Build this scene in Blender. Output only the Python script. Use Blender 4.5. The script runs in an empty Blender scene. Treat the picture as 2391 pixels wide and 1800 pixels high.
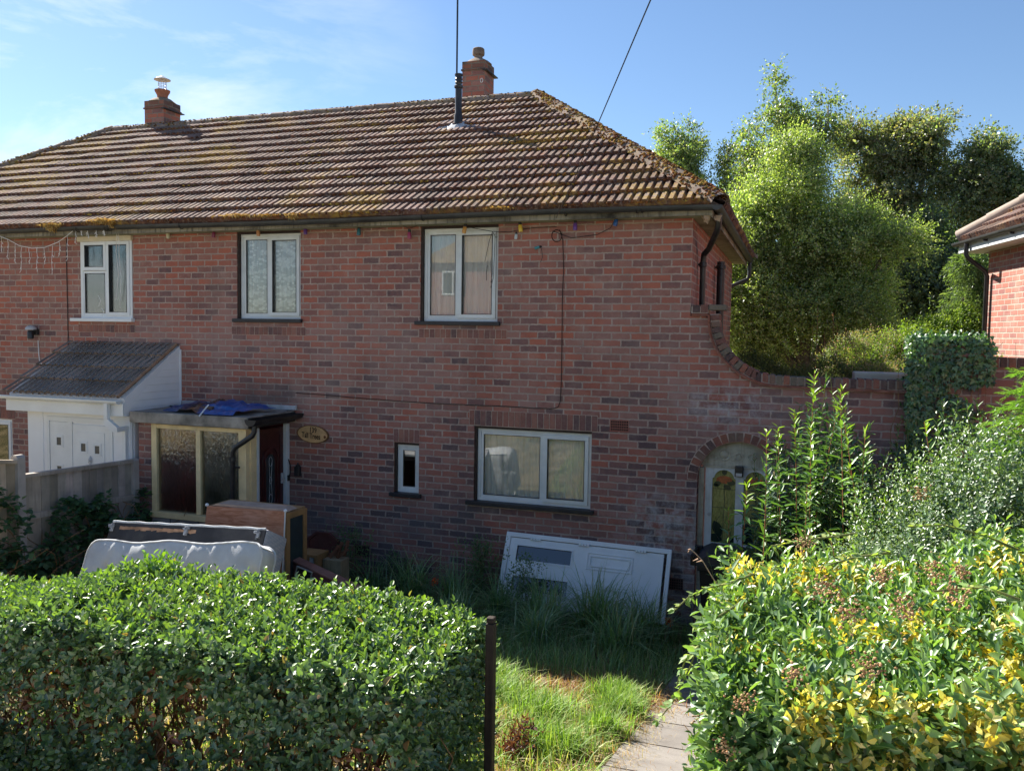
import bpy, bmesh, math, random
import numpy as np
from mathutils import Vector, Matrix, Euler, noise as mnoise
S = bpy.context.scene
# ---------------------------------------------------------------- camera
FPX, PSI, PIT, ROL = 1939.75, 0.3302, 0.0608, 0.0150
CAM = np.array([10.3386, -9.7263, 3.3408])
fw = np.array([-math.sin(PSI)*math.cos(PIT), math.cos(PSI)*math.cos(PIT), -math.sin(PIT)])
rt0 = np.array([math.cos(PSI), math.sin(PSI), 0.0]); up0 = np.cross(rt0, fw)
rt = rt0*math.cos(ROL) + up0*math.sin(ROL); up = -rt0*math.sin(ROL) + up0*math.cos(ROL)
cd = bpy.data.cameras.new('camera'); cam = bpy.data.objects.new('camera', cd); S.collection.objects.link(cam)
cd.sensor_width = 36; cd.lens = FPX/2391*36; cd.clip_end = 500; cd.clip_start = 0.05
cam.matrix_world = Matrix(((rt[0], up[0], -fw[0], CAM[0]), (rt[1], up[1], -fw[1], CAM[1]), (rt[2], up[2], -fw[2], CAM[2]), (0, 0, 0, 1)))
S.camera = cam
# ---------------------------------------------------------------- light
SUN = np.array([-0.681, 0.402, 0.612]); SUN /= np.linalg.norm(SUN)
EL = math.asin(SUN[2]); AZ = math.atan2(SUN[0], SUN[1])          # azimuth clockwise from +Y
W = bpy.data.worlds.new('World'); S.world = W; W.use_nodes = True
wn = W.node_tree; wn.nodes.clear()
wo = wn.nodes.new('ShaderNodeOutputWorld'); bg = wn.nodes.new('ShaderNodeBackground')
sk = wn.nodes.new('ShaderNodeTexSky'); sk.sky_type = 'NISHITA'; sk.sun_disc = False
sk.sun_elevation = EL; sk.sun_rotation = AZ; sk.air_density = 1.0; sk.dust_density = 0.15; sk.ozone_density = 2.5
bg.inputs[1].default_value = 0.05
# thin cirrus, part of the sky itself
tc = wn.nodes.new('ShaderNodeTexCoord'); mp = wn.nodes.new('ShaderNodeMapping')
mp.inputs['Scale'].default_value = (1.0, 1.0, 4.2); mp.inputs['Rotation'].default_value = (0.0, -0.28, 0.35)
nz = wn.nodes.new('ShaderNodeTexNoise'); nz.inputs['Scale'].default_value = 2.6; nz.inputs['Detail'].default_value = 9; nz.inputs['Roughness'].default_value = 0.62; nz.inputs['Distortion'].default_value = 0.5
rp = wn.nodes.new('ShaderNodeValToRGB'); rp.color_ramp.elements[0].position = 0.46; rp.color_ramp.elements[1].position = 0.80
sx = wn.nodes.new('ShaderNodeSeparateXYZ')
mr = wn.nodes.new('ShaderNodeMapRange'); mr.inputs[1].default_value = -0.38; mr.inputs[2].default_value = -0.68; mr.inputs[3].default_value = 0.0; mr.inputs[4].default_value = 1.0
mm = wn.nodes.new('ShaderNodeMath'); mm.operation = 'MULTIPLY'
mx = wn.nodes.new('ShaderNodeMixRGB'); mx.inputs[2].default_value = (7.5, 7.8, 8.1, 1)
L = wn.links.new
L(tc.outputs['Generated'], mp.inputs[0]); L(mp.outputs[0], nz.inputs[0]); L(nz.outputs[0], rp.inputs[0])
L(tc.outputs['Generated'], sx.inputs[0]); L(sx.outputs[0], mr.inputs[0]); L(rp.outputs[0], mm.inputs[0]); L(mr.outputs[0], mm.inputs[1])
tn = wn.nodes.new('ShaderNodeMixRGB'); tn.blend_type = 'MULTIPLY'; tn.inputs[0].default_value = 1.0; tn.inputs[2].default_value = (.79, .86, .93, 1)
L(mm.outputs[0], mx.inputs[0]); L(sk.outputs[0], tn.inputs[1]); L(tn.outputs[0], mx.inputs[1]); L(mx.outputs[0], bg.inputs[0]); L(bg.outputs[0], wo.inputs[0])
sl = bpy.data.lights.new('sun', 'SUN'); sl.energy = 4.2; sl.angle = math.radians(0.53); sl.color = (1.0, 0.94, 0.85)
so = bpy.data.objects.new('sun', sl); S.collection.objects.link(so)
so.rotation_euler = Vector(-SUN).to_track_quat('-Z', 'Y').to_euler(); so.location = (-20, 12, 25)
S.view_settings.view_transform = 'Standard'; S.view_settings.look = 'None'
S.view_settings.exposure = 1.75; S.view_settings.gamma = 1.0
S.cycles.max_bounces = 9; S.cycles.transparent_max_bounces = 12; S.cycles.diffuse_bounces = 5; S.cycles.glossy_bounces = 3; S.cycles.transmission_bounces = 4
S.cycles.sample_clamp_indirect = 6.0; S.cycles.caustics_reflective = False; S.cycles.caustics_refractive = False
try: S.cycles.use_denoising = True
except Exception: pass

# ---------------------------------------------------------------- helpers
rnd = random.Random(7); R = np.random.default_rng(11)
COL = S.collection
def ray(x, y):
    d = fw*FPX + rt*(x-1195.5) + up*(900-y); return d
def P(x, y, Y=None, X=None, Z=None):            # photo pixel -> world point at a known depth
    d = ray(x, y)
    if Y is not None: t = (Y-CAM[1])/d[1]
    elif X is not None: t = (X-CAM[0])/d[0]
    else: t = (Z-CAM[2])/d[2]
    return CAM + d*t
K = 2391/2212
def D(x, y, **k): return P(x*K, y*K, **k)
def gz(y):                                       # height of the sloping garden
    return float(np.interp(-y, [-40, 1.0, 3.0, 5.0, 7.2, 7.6, 60], [0, 0, .42, .84, 1.32, 1.60, 1.70]))

class MB:
    def __init__(s): s.v = []; s.f = []; s.m = []; s.c = []
    def face(s, pts, mi=0, col=(1, 1, 1)):
        n = len(s.v); s.v += [tuple(map(float, p)) for p in pts]; s.f.append(tuple(range(n, n+len(pts)))); s.m.append(mi); s.c += [col]*len(pts)
    def box(s, a, b, mi=0, M=None, col=(1, 1, 1), bev=0.0):
        x0, y0, z0 = a; x1, y1, z1 = b
        if x0 > x1: x0, x1 = x1, x0
        if y0 > y1: y0, y1 = y1, y0
        if z0 > z1: z0, z1 = z1, z0
        if bev > 0 and min(x1-x0, y1-y0, z1-z0) > 2.2*bev:
            bm = bmesh.new(); bmesh.ops.create_cube(bm, size=1)
            for v in bm.verts: v.co = Vector(((x0+x1)/2+v.co.x*(x1-x0), (y0+y1)/2+v.co.y*(y1-y0), (z0+z1)/2+v.co.z*(z1-z0)))
            bmesh.ops.bevel(bm, geom=bm.edges[:], offset=bev, segments=2, affect='EDGES', profile=0.6)
            s.bm(bm, mi, M, col); return
        p = [(x0,y0,z0),(x1,y0,z0),(x1,y1,z0),(x0,y1,z0),(x0,y0,z1),(x1,y0,z1),(x1,y1,z1),(x0,y1,z1)]
        if M is not None: p = [M @ Vector(q) for q in p]
        n = len(s.v); s.v += [tuple(q) for q in p]; s.c += [col]*8
        for f in ((0,3,2,1),(4,5,6,7),(0,1,5,4),(1,2,6,5),(2,3,7,6),(3,0,4,7)): s.f.append(tuple(n+i for i in f)); s.m.append(mi)
    def bm(s, bm, mi=0, M=None, col=(1, 1, 1)):
        n = len(s.v); bm.verts.index_update()
        for v in bm.verts:
            s.v.append(tuple(M @ v.co) if M is not None else tuple(v.co)); s.c.append(col)
        for f in bm.faces: s.f.append(tuple(n+v.index for v in f.verts)); s.m.append(mi)
        bm.free()
    def tube(s, pts, r, seg=8, mi=0, col=(1, 1, 1), cap=True):
        pts = [Vector(p) for p in pts]; n0 = len(s.v)
        rr = r if hasattr(r, '__len__') else [r]*len(pts)
        side = None
        for i, p in enumerate(pts):
            t = (pts[min(i+1, len(pts)-1)]-pts[max(i-1, 0)]).normalized()
            if side is None: side = t.cross(Vector((0, 0, 1)) if abs(t.z) < .9 else Vector((1, 0, 0))).normalized()
            else: side = (side - t*side.dot(t)).normalized()
            w = t.cross(side)
            for k in range(seg):
                a = 2*math.pi*k/seg; q = p + (side*math.cos(a)+w*math.sin(a))*rr[i]
                s.v.append(tuple(q)); s.c.append(col)
        for i in range(len(pts)-1):
            for k in range(seg):
                a = n0+i*seg+k; b = n0+i*seg+(k+1) % seg
                s.f.append((a, b, b+seg, a+seg)); s.m.append(mi)
        if cap:
            s.f.append(tuple(n0+k for k in range(seg))[::-1]); s.m.append(mi)
            s.f.append(tuple(n0+(len(pts)-1)*seg+k for k in range(seg))); s.m.append(mi)
    def lathe(s, prof, c, seg=16, mi=0, col=(1, 1, 1), M=None):
        n0 = len(s.v)
        for r, z in prof:
            for k in range(seg):
                a = 2*math.pi*k/seg; q = Vector((r*math.cos(a), r*math.sin(a), z))
                if M is not None: q = M @ q
                s.v.append((c[0]+q.x, c[1]+q.y, c[2]+q.z)); s.c.append(col)
        for i in range(len(prof)-1):
            for k in range(seg):
                a = n0+i*seg+k; b = n0+i*seg+(k+1) % seg
                s.f.append((a, b, b+seg, a+seg)); s.m.append(mi)
        s.f.append(tuple(n0+k for k in range(seg))[::-1]); s.m.append(mi)
        s.f.append(tuple(n0+(len(prof)-1)*seg+k for k in range(seg))); s.m.append(mi)
    def prism(s, poly, a, b, axis='y', mi=0, col=(1, 1, 1)):     # 2D polygon extruded from a to b
        def q(u, v, w): return {'y': (u, w, v), 'x': (w, u, v), 'z': (u, v, w)}[axis]
        n = len(s.v); k = len(poly)
        s.v += [q(u, v, a) for u, v in poly]+[q(u, v, b) for u, v in poly]; s.c += [col]*(2*k)
        s.f.append(tuple(range(n, n+k))); s.f.append(tuple(range(n+2*k-1, n+k-1, -1))); s.m += [mi, mi]
        for i in range(k):
            j = (i+1) % k; s.f.append((n+i, n+k+i, n+k+j, n+j)); s.m.append(mi)
    def build(s, name, mats, parent=None, smooth=False, loc=None, recalc=True):
        me = bpy.data.meshes.new(name)
        o_ = Vector(loc) if loc is not None else Vector((0, 0, 0))
        me.from_pydata([tuple(Vector(v)-o_) for v in s.v], [], s.f)
        if not isinstance(mats, (list, tuple)): mats = [mats]
        for m in mats: me.materials.append(m)
        me.polygons.foreach_set('material_index', s.m)
        ca = me.color_attributes.new('Col', 'FLOAT_COLOR', 'POINT')
        ca.data.foreach_set('color', np.hstack([np.array(s.c, dtype=np.float32).reshape(-1, 3), np.ones((len(s.c), 1), np.float32)]).ravel())
        if recalc:
            bm = bmesh.new(); bm.from_mesh(me); bmesh.ops.recalc_face_normals(bm, faces=bm.faces[:]); bm.to_mesh(me); bm.free()
        if smooth:
            me.polygons.foreach_set('use_smooth', [True]*len(me.polygons))
            if smooth != 'all':
                try: me.set_sharp_from_angle(angle=math.radians(40))
                except Exception: pass
        o = bpy.data.objects.new(name, me); COL.objects.link(o)
        if parent is not None:
            o.parent = parent
            if loc is None: o.location = tuple(-parent.location) if parent.type == 'EMPTY' and not parent.get('local') else (0, 0, 0)
        if loc is not None and parent is None: o.location = o_
        return o
def npmesh(name, V, F, mat, col=None, parent=None, smooth=False):
    me = bpy.data.meshes.new(name); V = np.asarray(V, np.float32); F = np.asarray(F, np.int32); k = F.shape[1]
    me.vertices.add(len(V)); me.vertices.foreach_set('co', V.ravel())
    me.loops.add(F.size); me.loops.foreach_set('vertex_index', F.ravel())
    me.polygons.add(len(F)); me.polygons.foreach_set('loop_start', np.arange(0, F.size, k, dtype=np.int32)); me.polygons.foreach_set('loop_total', np.full(len(F), k, np.int32))
    for m in (mat if isinstance(mat, (list, tuple)) else [mat]): me.materials.append(m)
    if col is not None:
        ca = me.color_attributes.new('Col', 'FLOAT_COLOR', 'POINT')
        ca.data.foreach_set('color', np.hstack([col, np.ones((len(col), 1))]).astype(np.float32).ravel())
    if smooth: me.polygons.foreach_set('use_smooth', np.ones(len(F), bool))
    me.update(calc_edges=True); me.validate()
    o = bpy.data.objects.new(name, me); COL.objects.link(o)
    if parent is not None:
        o.parent = parent
        if parent.type == 'EMPTY': o.location = tuple(-parent.location)
    return o
def thing(name, label, cat, loc=(0, 0, 0), group=None):
    o = bpy.data.objects.new(name, None); COL.objects.link(o); o.location = loc; o.empty_display_size = .2
    o['label'] = label; o['category'] = cat
    if group: o['group'] = group
    return o
def tag(o, label, cat, group=None, kind=None):
    o['label'] = label; o['category'] = cat
    if group: o['group'] = group
    if kind: o['kind'] = kind
    return o
def struct(o, label=None):
    o['kind'] = 'structure'
    if label: o['label'] = label
    return o

# ---------------------------------------------------------------- materials
def newmat(name):
    m = bpy.data.materials.new(name); m.use_nodes = True; nt = m.node_tree; nt.nodes.clear()
    out = nt.nodes.new('ShaderNodeOutputMaterial'); return m, N(nt, out)
class N:
    def __init__(s, nt, out): s.nt = nt; s.out = out
    def new(s, t, **k):
        n = s.nt.nodes.new(t)
        for a, b in k.items(): setattr(n, a, b)
        return n
    def set(s, sock, v):
        if hasattr(v, 'is_output') or isinstance(v, bpy.types.NodeSocket): s.nt.links.new(v, sock)
        elif v is not None:
            if isinstance(v, (tuple, list)) and len(v) == 3 and sock.type == 'RGBA': v = (*v, 1)
            sock.default_value = v
    def m(s, op, a, b=None, c=None, clamp=False):
        n = s.new('ShaderNodeMath', operation=op); n.use_clamp = clamp; s.set(n.inputs[0], a)
        if b is not None: s.set(n.inputs[1], b)
        if c is not None: s.set(n.inputs[2], c)
        return n.outputs[0]
    def mix(s, f, a, b, mode='MIX'):
        n = s.new('ShaderNodeMixRGB', blend_type=mode); s.set(n.inputs[0], f); s.set(n.inputs[1], a); s.set(n.inputs[2], b); return n.outputs[0]
    def pos(s, obj=True):
        return s.new('ShaderNodeTexCoord').outputs['Object'] if obj else s.new('ShaderNodeNewGeometry').outputs['Position']
    def noise(s, vec, sc, det=4, rough=.55, dist=0, out=0):
        n = s.new('ShaderNodeTexNoise'); s.set(n.inputs['Vector'], vec); n.inputs['Scale'].default_value = sc; n.inputs['Detail'].default_value = det
        n.inputs['Roughness'].default_value = rough; n.inputs['Distortion'].default_value = dist; return n.outputs[out]
    def mapv(s, vec, scale=(1, 1, 1), rot=(0, 0, 0), loc=(0, 0, 0)):
        n = s.new('ShaderNodeMapping'); s.set(n.inputs[0], vec); n.inputs['Scale'].default_value = scale; n.inputs['Rotation'].default_value = rot; n.inputs['Location'].default_value = loc; return n.outputs[0]
    def ramp(s, f, stops, interp='LINEAR'):
        n = s.new('ShaderNodeValToRGB'); cr = n.color_ramp; cr.interpolation = interp
        while len(cr.elements) < len(stops): cr.elements.new(0.5)
        for e, (p, c) in zip(cr.elements, stops): e.position = p; e.color = (*c, 1) if len(c) == 3 else c
        s.set(n.inputs[0], f); return n.outputs[0]
    def rng(s, v, a, b, c=0., d=1., smooth=False):
        n = s.new('ShaderNodeMapRange'); n.interpolation_type = 'SMOOTHSTEP' if smooth else 'LINEAR'
        s.set(n.inputs[0], v); n.inputs[1].default_value = a; n.inputs[2].default_value = b; n.inputs[3].default_value = c; n.inputs[4].default_value = d; return n.outputs[0]
    def bump(s, h, st=.3, d=.01, nrm=None):
        n = s.new('ShaderNodeBump'); s.set(n.inputs['Height'], h); n.inputs['Strength'].default_value = st; n.inputs['Distance'].default_value = d
        if nrm is not None: s.set(n.inputs['Normal'], nrm)
        return n.outputs[0]
    def attr(s, name='Col', out=0):
        n = s.new('ShaderNodeAttribute'); n.attribute_name = name; return n.outputs[out]
    def bsdf(s, col, rough=.7, spec=.3, nrm=None, metal=0., **k):
        n = s.new('ShaderNodeBsdfPrincipled'); s.set(n.inputs['Base Color'], col); s.set(n.inputs['Roughness'], rough); s.set(n.inputs['Specular IOR Level'], spec); s.set(n.inputs['Metallic'], metal)
        if nrm is not None: s.set(n.inputs['Normal'], nrm)
        for a, b in k.items(): s.set(n.inputs[a.replace('_', ' ')], b)
        return n.outputs[0]
    def done(s, sh): s.nt.links.new(sh, s.out.inputs[0])
    def shmix(s, f, a, b):
        n = s.new('ShaderNodeMixShader'); s.set(n.inputs[0], f); s.nt.links.new(a, n.inputs[1]); s.nt.links.new(b, n.inputs[2]); return n.outputs[0]
MC = {}
def simple(name, col, rough=.6, spec=.4, var=.15, vs=8., bump=.0, bs=60., dirt=0., dirtcol=(.08, .07, .05), metal=0., streak=0., usecol=False):
    """painted / plastic / wood surface with grain, tone variation and worn dirt of its own"""
    if name in MC: return MC[name]
    m, n = newmat(name); p = n.pos()
    c = n.mix(n.rng(n.noise(p, vs, 5), .3, .7), tuple(x*(1-var) for x in col), tuple(min(1, x*(1+var)) for x in col))
    if usecol: c = n.mix(1.0, c, n.attr(), 'MULTIPLY')
    if dirt: c = n.mix(n.m('MULTIPLY', n.rng(n.noise(p, vs*.6, 8, .7), .48, .72), dirt), c, dirtcol)
    if streak: c = n.mix(n.m('MULTIPLY', n.rng(n.noise(n.mapv(p, (14, 14, 1.2)), 2.2, 5, .6), .5, .75), streak), c, dirtcol)
    nr = n.bump(n.noise(p, bs, 4), bump, .004) if bump else None
    n.done(n.bsdf(c, rough, spec, nr, metal)); MC[name] = m; return m

def brick(name, sx=.229, cz=.0852, x0=0., z0=3.3, pal='red', dark=0., white=False, vert=False, mort=(.42, .32, .27), wob=.012):
    m, n = newmat(name); p = n.pos(); g = n.new('ShaderNodeNewGeometry')
    sp = n.new('ShaderNodeSeparateXYZ'); n.set(sp.inputs[0], p)
    tcn = n.new('ShaderNodeTexCoord'); sn = n.new('ShaderNodeSeparateXYZ'); n.set(sn.inputs[0], tcn.outputs['Normal'])
    isx = n.m('GREATER_THAN', n.m('ABSOLUTE', sn.outputs[0]), .6)
    isz = n.m('GREATER_THAN', n.m('ABSOLUTE', sn.outputs[2]), .8)
    u = n.m('ADD', n.m('MULTIPLY', n.m('SUBTRACT', sp.outputs[1], .115), isx), n.m('MULTIPLY', sp.outputs[0], n.m('SUBTRACT', 1., isx)))
    v = n.m('ADD', n.m('MULTIPLY', sp.outputs[1], isz), n.m('MULTIPLY', sp.outputs[2], n.m('SUBTRACT', 1., isz)))
    nz_ = n.noise(p, 17, 3, .6, 0, 1); ss = n.new('ShaderNodeSeparateXYZ'); n.set(ss.inputs[0], nz_)
    u = n.m('ADD', u, n.m('MULTIPLY', n.m('SUBTRACT', ss.outputs[0], .5), wob*2)); v = n.m('ADD', v, n.m('MULTIPLY', n.m('SUBTRACT', ss.outputs[1], .5), wob*1.6))
    if vert: u, v = v, u
    U = n.m('DIVIDE', n.m('SUBTRACT', u, x0), sx); V = n.m('DIVIDE', n.m('SUBTRACT', v, z0), cz)
    row = n.m('FLOOR', V)
    if not vert: U = n.m('ADD', U, n.m('MULTIPLY', n.m('FLOORED_MODULO', row, 2.), .5))
    colm = n.m('FLOOR', U); fu = n.m('FRACT', U); fv = n.m('FRACT', V)
    du = n.m('MULTIPLY', n.m('MINIMUM', fu, n.m('SUBTRACT', 1., fu)), sx); dv = n.m('MULTIPLY', n.m('MINIMUM', fv, n.m('SUBTRACT', 1., fv)), cz)
    d = n.m('MINIMUM', du, dv)
    d = n.m('ADD', d, n.m('MULTIPLY', n.m('SUBTRACT', n.noise(p, 38, 4, .65), .5), .014))
    mask = n.rng(d, .0055, .0125, 0, 1, True)
    cb = n.new('ShaderNodeCombineXYZ'); n.set(cb.inputs[0], colm); n.set(cb.inputs[1], row); cb.inputs[2].default_value = 3.7
    wn_ = n.new('ShaderNodeTexWhiteNoise'); n.set(wn_.inputs[0], cb.outputs[0])
    val = n.m('ADD', n.m('MULTIPLY', n.m('POWER', wn_.outputs[0], 1.15), .92), n.m('MULTIPLY', n.m('SUBTRACT', n.noise(p, .7, 4), .5), .75))
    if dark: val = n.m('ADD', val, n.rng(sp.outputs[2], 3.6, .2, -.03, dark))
    val = n.m('ADD', val, n.m('MULTIPLY', n.m('SUBTRACT', n.noise(p, 15, 5, .65), .5), .55), clamp=True)
    pals = {'red': [(0, (.41, .135, .088)), (.16, (.34, .115, .082)), (.34, (.32, .135, .105)), (.5, (.34, .17, .14)), (.64, (.26, .115, .095)), (.78, (.22, .11, .10)), (.9, (.165, .09, .088)), (1, (.105, .072, .078))],
            'clean': [(0, (.40, .14, .10)), (.35, (.36, .125, .095)), (.7, (.30, .115, .10)), (1, (.20, .095, .09))],
            'old': [(0, (.28, .11, .07)), (.4, (.20, .09, .065)), (.75, (.12, .07, .06)), (1, (.06, .045, .045))]}
    c = n.ramp(val, pals[pal])
    c = n.mix(n.m('MULTIPLY', n.rng(n.noise(p, 60, 5, .7), .45, .8), .35), c, (.36, .2, .16))
    mc = n.mix(n.rng(n.noise(p, 5, 6, .7), .35, .7), tuple(x*.72 for x in mort), tuple(x*1.15 for x in mort))
    c = n.mix(n.rng(n.noise(p, 2.1, 6, .62), .52, .70, 0, .38), c, mc)
    c = n.mix(mask, mc, c)
    # grime washed over brick and joint alike
    gr = n.rng(n.noise(n.mapv(p, (1, 1, .35)), 1.3, 6, .62), .52, .74, 0, .42)
    c = n.mix(gr, c, (.10, .085, .08))
    ch = n.m('MULTIPLY', n.rng(n.m('ABSOLUTE', n.m('SUBTRACT', sp.outputs[2], 2.9)), .3, 1.3, 1, .25, True), n.rng(n.noise(p, .8, 5, .6), .42, .66, 0, .34)); c = n.mix(ch, c, (.40, .31, .28))
    # damp grey bloom low on the wall by the porch, soot under the eaves
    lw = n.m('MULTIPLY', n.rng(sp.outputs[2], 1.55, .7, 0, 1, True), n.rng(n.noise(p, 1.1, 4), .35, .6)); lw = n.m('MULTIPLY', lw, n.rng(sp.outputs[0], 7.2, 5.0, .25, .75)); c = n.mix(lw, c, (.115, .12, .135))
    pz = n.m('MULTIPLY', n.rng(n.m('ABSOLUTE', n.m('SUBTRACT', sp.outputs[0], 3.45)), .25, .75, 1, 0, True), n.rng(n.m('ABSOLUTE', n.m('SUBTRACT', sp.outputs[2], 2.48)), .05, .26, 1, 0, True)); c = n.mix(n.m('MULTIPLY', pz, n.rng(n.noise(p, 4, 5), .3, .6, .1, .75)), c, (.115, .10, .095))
    # paint spots and scratches
    spk = n.rng(n.noise(p, 34, 2, .4), .765, .79, 0, .75); c = n.mix(spk, c, (.55, .50, .46))
    if white:   # lime bloom beside the garden gate
        dx = n.m('ABSOLUTE', n.m('SUBTRACT', sp.outputs[0], 9.0)); ma = n.rng(dx, .1, .85, 1, 0, True)
        mb = n.rng(sp.outputs[2], 1.75, 1.2, 0, 1, True); ma2 = n.m('MULTIPLY', ma, mb)
        dx2 = n.m('ABSOLUTE', n.m('SUBTRACT', sp.outputs[0], 9.6)); mc2 = n.m('MULTIPLY', n.rng(dx2, .1, .8, 1, 0, True), n.rng(n.m('ABSOLUTE', n.m('SUBTRACT', sp.outputs[2], 2.55)), .05, .4, .9, 0, True))
        wv = n.m('MULTIPLY', n.m('MAXIMUM', ma2, mc2), n.rng(n.noise(p, 7, 8, .72), .42, .62)); c = n.mix(n.m('MULTIPLY', wv, .72), c, (.50, .49, .50))
    h = n.m('ADD', n.m('MULTIPLY', mask, .7), n.m('MULTIPLY', n.noise(p, 90, 4, .7), .35))
    n.done(n.bsdf(c, .88, .18, n.bump(h, .75, .007))); return m

def leafmat(name, rough=.42, spec=.5, trans=.35, tint=(1, 1, 1), tcol=(1.5, 1.6, .45)):
    m, n = newmat(name); c = n.mix(1.0, n.attr(), tint, 'MULTIPLY')
    b = n.bsdf(c, rough, spec)
    t = n.new('ShaderNodeBsdfTranslucent'); n.set(t.inputs[0], n.mix(1.0, c, tcol, 'MULTIPLY'))
    n.done(n.shmix(trans, b, t.outputs[0])); return m

def glass(name, tint=(.9, .95, .93), rough=.0, base=.1, wav=0., wavs=20.):
    m, n = newmat(name); nr = None
    if wav: nr = n.bump(n.noise(n.mapv(n.pos(), (1, 1, .6)), wavs, 4, .6, 1.5), wav, .02)
    g = n.new('ShaderNodeBsdfGlossy'); g.inputs[0].default_value = (1, 1, 1, 1); g.inputs[1].default_value = rough
    t = n.new('ShaderNodeBsdfTransparent'); t.inputs[0].default_value = (*tint, 1)
    f = n.new('ShaderNodeLayerWeight'); f.inputs[0].default_value = .32
    if nr is not None: n.set(g.inputs['Normal'], nr); n.set(f.inputs['Normal'], nr)
    fac = n.m('ADD', n.m('MULTIPLY', f.outputs[0], .9), base, clamp=True)
    n.done(n.shmix(fac, t.outputs[0], g.outputs[0])); return m
# ================================================================ materials of the houses
M_brick = brick('weathered_red_brick', dark=.28, white=True)
M_sold = brick('soldier_brick', sx=.0762, cz=.215, x0=0, z0=0, vert=False, dark=.2)
M_tile, n = newmat('concrete_roof_tile'); p = n.pos()
c = n.mix(n.rng(n.noise(p, 2.2, 6, .65), .35, .65), (.125, .078, .060), (.26, .195, .165))
c = n.mix(1.0, c, n.attr(), 'MULTIPLY')
c = n.mix(n.rng(n.noise(p, 24, 6, .75), .5, .66, 0, .55), c, (.36, .31, .27))
c = n.mix(n.rng(n.noise(p, 9, 7, .75), .53, .63, 0, .85), c, (.22, .085, .04))
spx = n.new('ShaderNodeSeparateXYZ'); n.set(spx.inputs[0], p)
ochre = n.m('MULTIPLY', n.rng(n.m('ADD', n.noise(p, 1.1, 5, .6), n.rng(spx.outputs[0], -1.0, -3.0, 0, .12)), .52, .64), n.rng(n.noise(p, 14, 5, .7), .40, .58))
c = n.mix(n.m('MULTIPLY', ochre, .8), c, (.34, .22, .045))
n.done(n.bsdf(c, .9, .15, n.bump(n.noise(p, 70, 6, .75), .6, .01)))
M_moss, n = newmat('roof_moss'); p = n.pos()
n.done(n.bsdf(n.mix(1.0, n.attr(), n.ramp(n.noise(p, 60, 4), [(.3, (.6, .6, .6)), (.7, (1.3, 1.3, 1.3))]), 'MULTIPLY'), .95, .1, n.bump(n.noise(p, 130, 4, .7), .8, .01)))
M_ridge = simple('ridge_tile', (.22, .17, .14), .92, .15, .4, 5, .8, 55, .6, (.33, .24, .07))
M_lead = simple('lead_flashing', (.42, .44, .46), .45, .5, .2, 9, .3)
M_black = simple('black_plastic', (.018, .018, .02), .38, .45, .4, 7, .1, 40, .35, (.12, .12, .11))
M_gutter = simple('dull_black_gutter', (.035, .037, .038), .5, .4, .4, 3, .1, 40, .5, (.11, .11, .10))
M_fascia = simple('peeling_fascia_board', (.31, .285, .22), .8, .2, .2, 2, .3, 50, 1.0, (.035, .033, .028), streak=.95)
M_upvc = simple('white_upvc', (.74, .77, .78), .3, .5, .05, 4, 0, 40, .18, (.45, .46, .45))
M_upvcold = simple('aged_white_upvc', (.66, .70, .70), .35, .45, .08, 4, 0, 40, .3, (.36, .38, .37))
M_dkframe = simple('dark_timber_surround', (.035, .022, .018), .6, .3, .4, 20, .3, 60)
M_slate = simple('black_painted_sill', (.025, .025, .028), .5, .4, .3, 8, .2, 40, .3, (.1, .1, .1))
M_gray = simple('galvanised_metal', (.45, .46, .47), .35, .5, .15, 9)
M_cream = simple('cream_painted_timber', (.86, .68, .37), .6, .3, .1, 6, .3, 50, .35, (.35, .30, .2))
M_felt = simple('mossy_roofing_felt', (.30, .275, .24), .93, .12, .4, 5, .8, 60, .6, (.06, .06, .05))
M_conc = simple('grey_concrete', (.36, .35, .33), .9, .15, .2, 7, .5, 70, .35, (.15, .16, .13))
M_block = brick('concrete_block', sx=.45, cz=.225, z0=.86, x0=.1, pal='clean', mort=(.14, .14, .14), wob=.002)
for nd in M_block.node_tree.nodes:
    if nd.type == 'VALTORGB' and len(nd.color_ramp.elements) == 4:
        for e, cc in zip(nd.color_ramp.elements, [(.50, .51, .52), (.45, .46, .48), (.40, .41, .42), (.36, .37, .38)]): e.color = (*cc, 1)
M_dark = simple('dark_interior', (.03, .028, .026), .9, .1)
M_room = simple('dim_room_wall', (.16, .15, .14), .9, .1)
G_pane = glass('window_glass', (.98, .99, .98), base=.03)
G_obs = glass('obscured_glass', (.78, .78, .76), .10, .05, .35, 20)
M_terra = simple('terracotta', (.36, .15, .09), .85, .2, .25, 8, .4, 60, .4, (.09, .06, .05))
M_white = simple('white_cladding', (.80, .82, .84), .4, .4, .04, 3, 0, 40, .12, (.5, .5, .5))

# net curtain: woven lace with real holes
M_lace, n = newmat('lace_net_curtain'); p = n.pos(); v = n.new('ShaderNodeTexVoronoi'); n.set(v.inputs['Vector'], n.mapv(p, (15, 2, 21))); v.inputs['Scale'].default_value = 1.0
a = n.rng(v.outputs['Distance'], .28, .46, 1, .66)
band = n.rng(n.noise(n.mapv(p, (3, 1, 7)), 1.6, 3), .5, .56, 0, .22)
al = n.m('ADD', a, band, clamp=True)
d_ = n.new('ShaderNodeBsdfDiffuse'); d_.inputs[0].default_value = (.92, .93, .92, 1); t_ = n.new('ShaderNodeBsdfTranslucent'); t_.inputs[0].default_value = (.7, .72, .72, 1)
tr = n.new('ShaderNodeBsdfTransparent'); n.done(n.shmix(al, tr.outputs[0], n.shmix(.12, d_.outputs[0], t_.outputs[0])))
M_net, n = newmat('plain_net_curtain'); p = n.pos()
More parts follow.
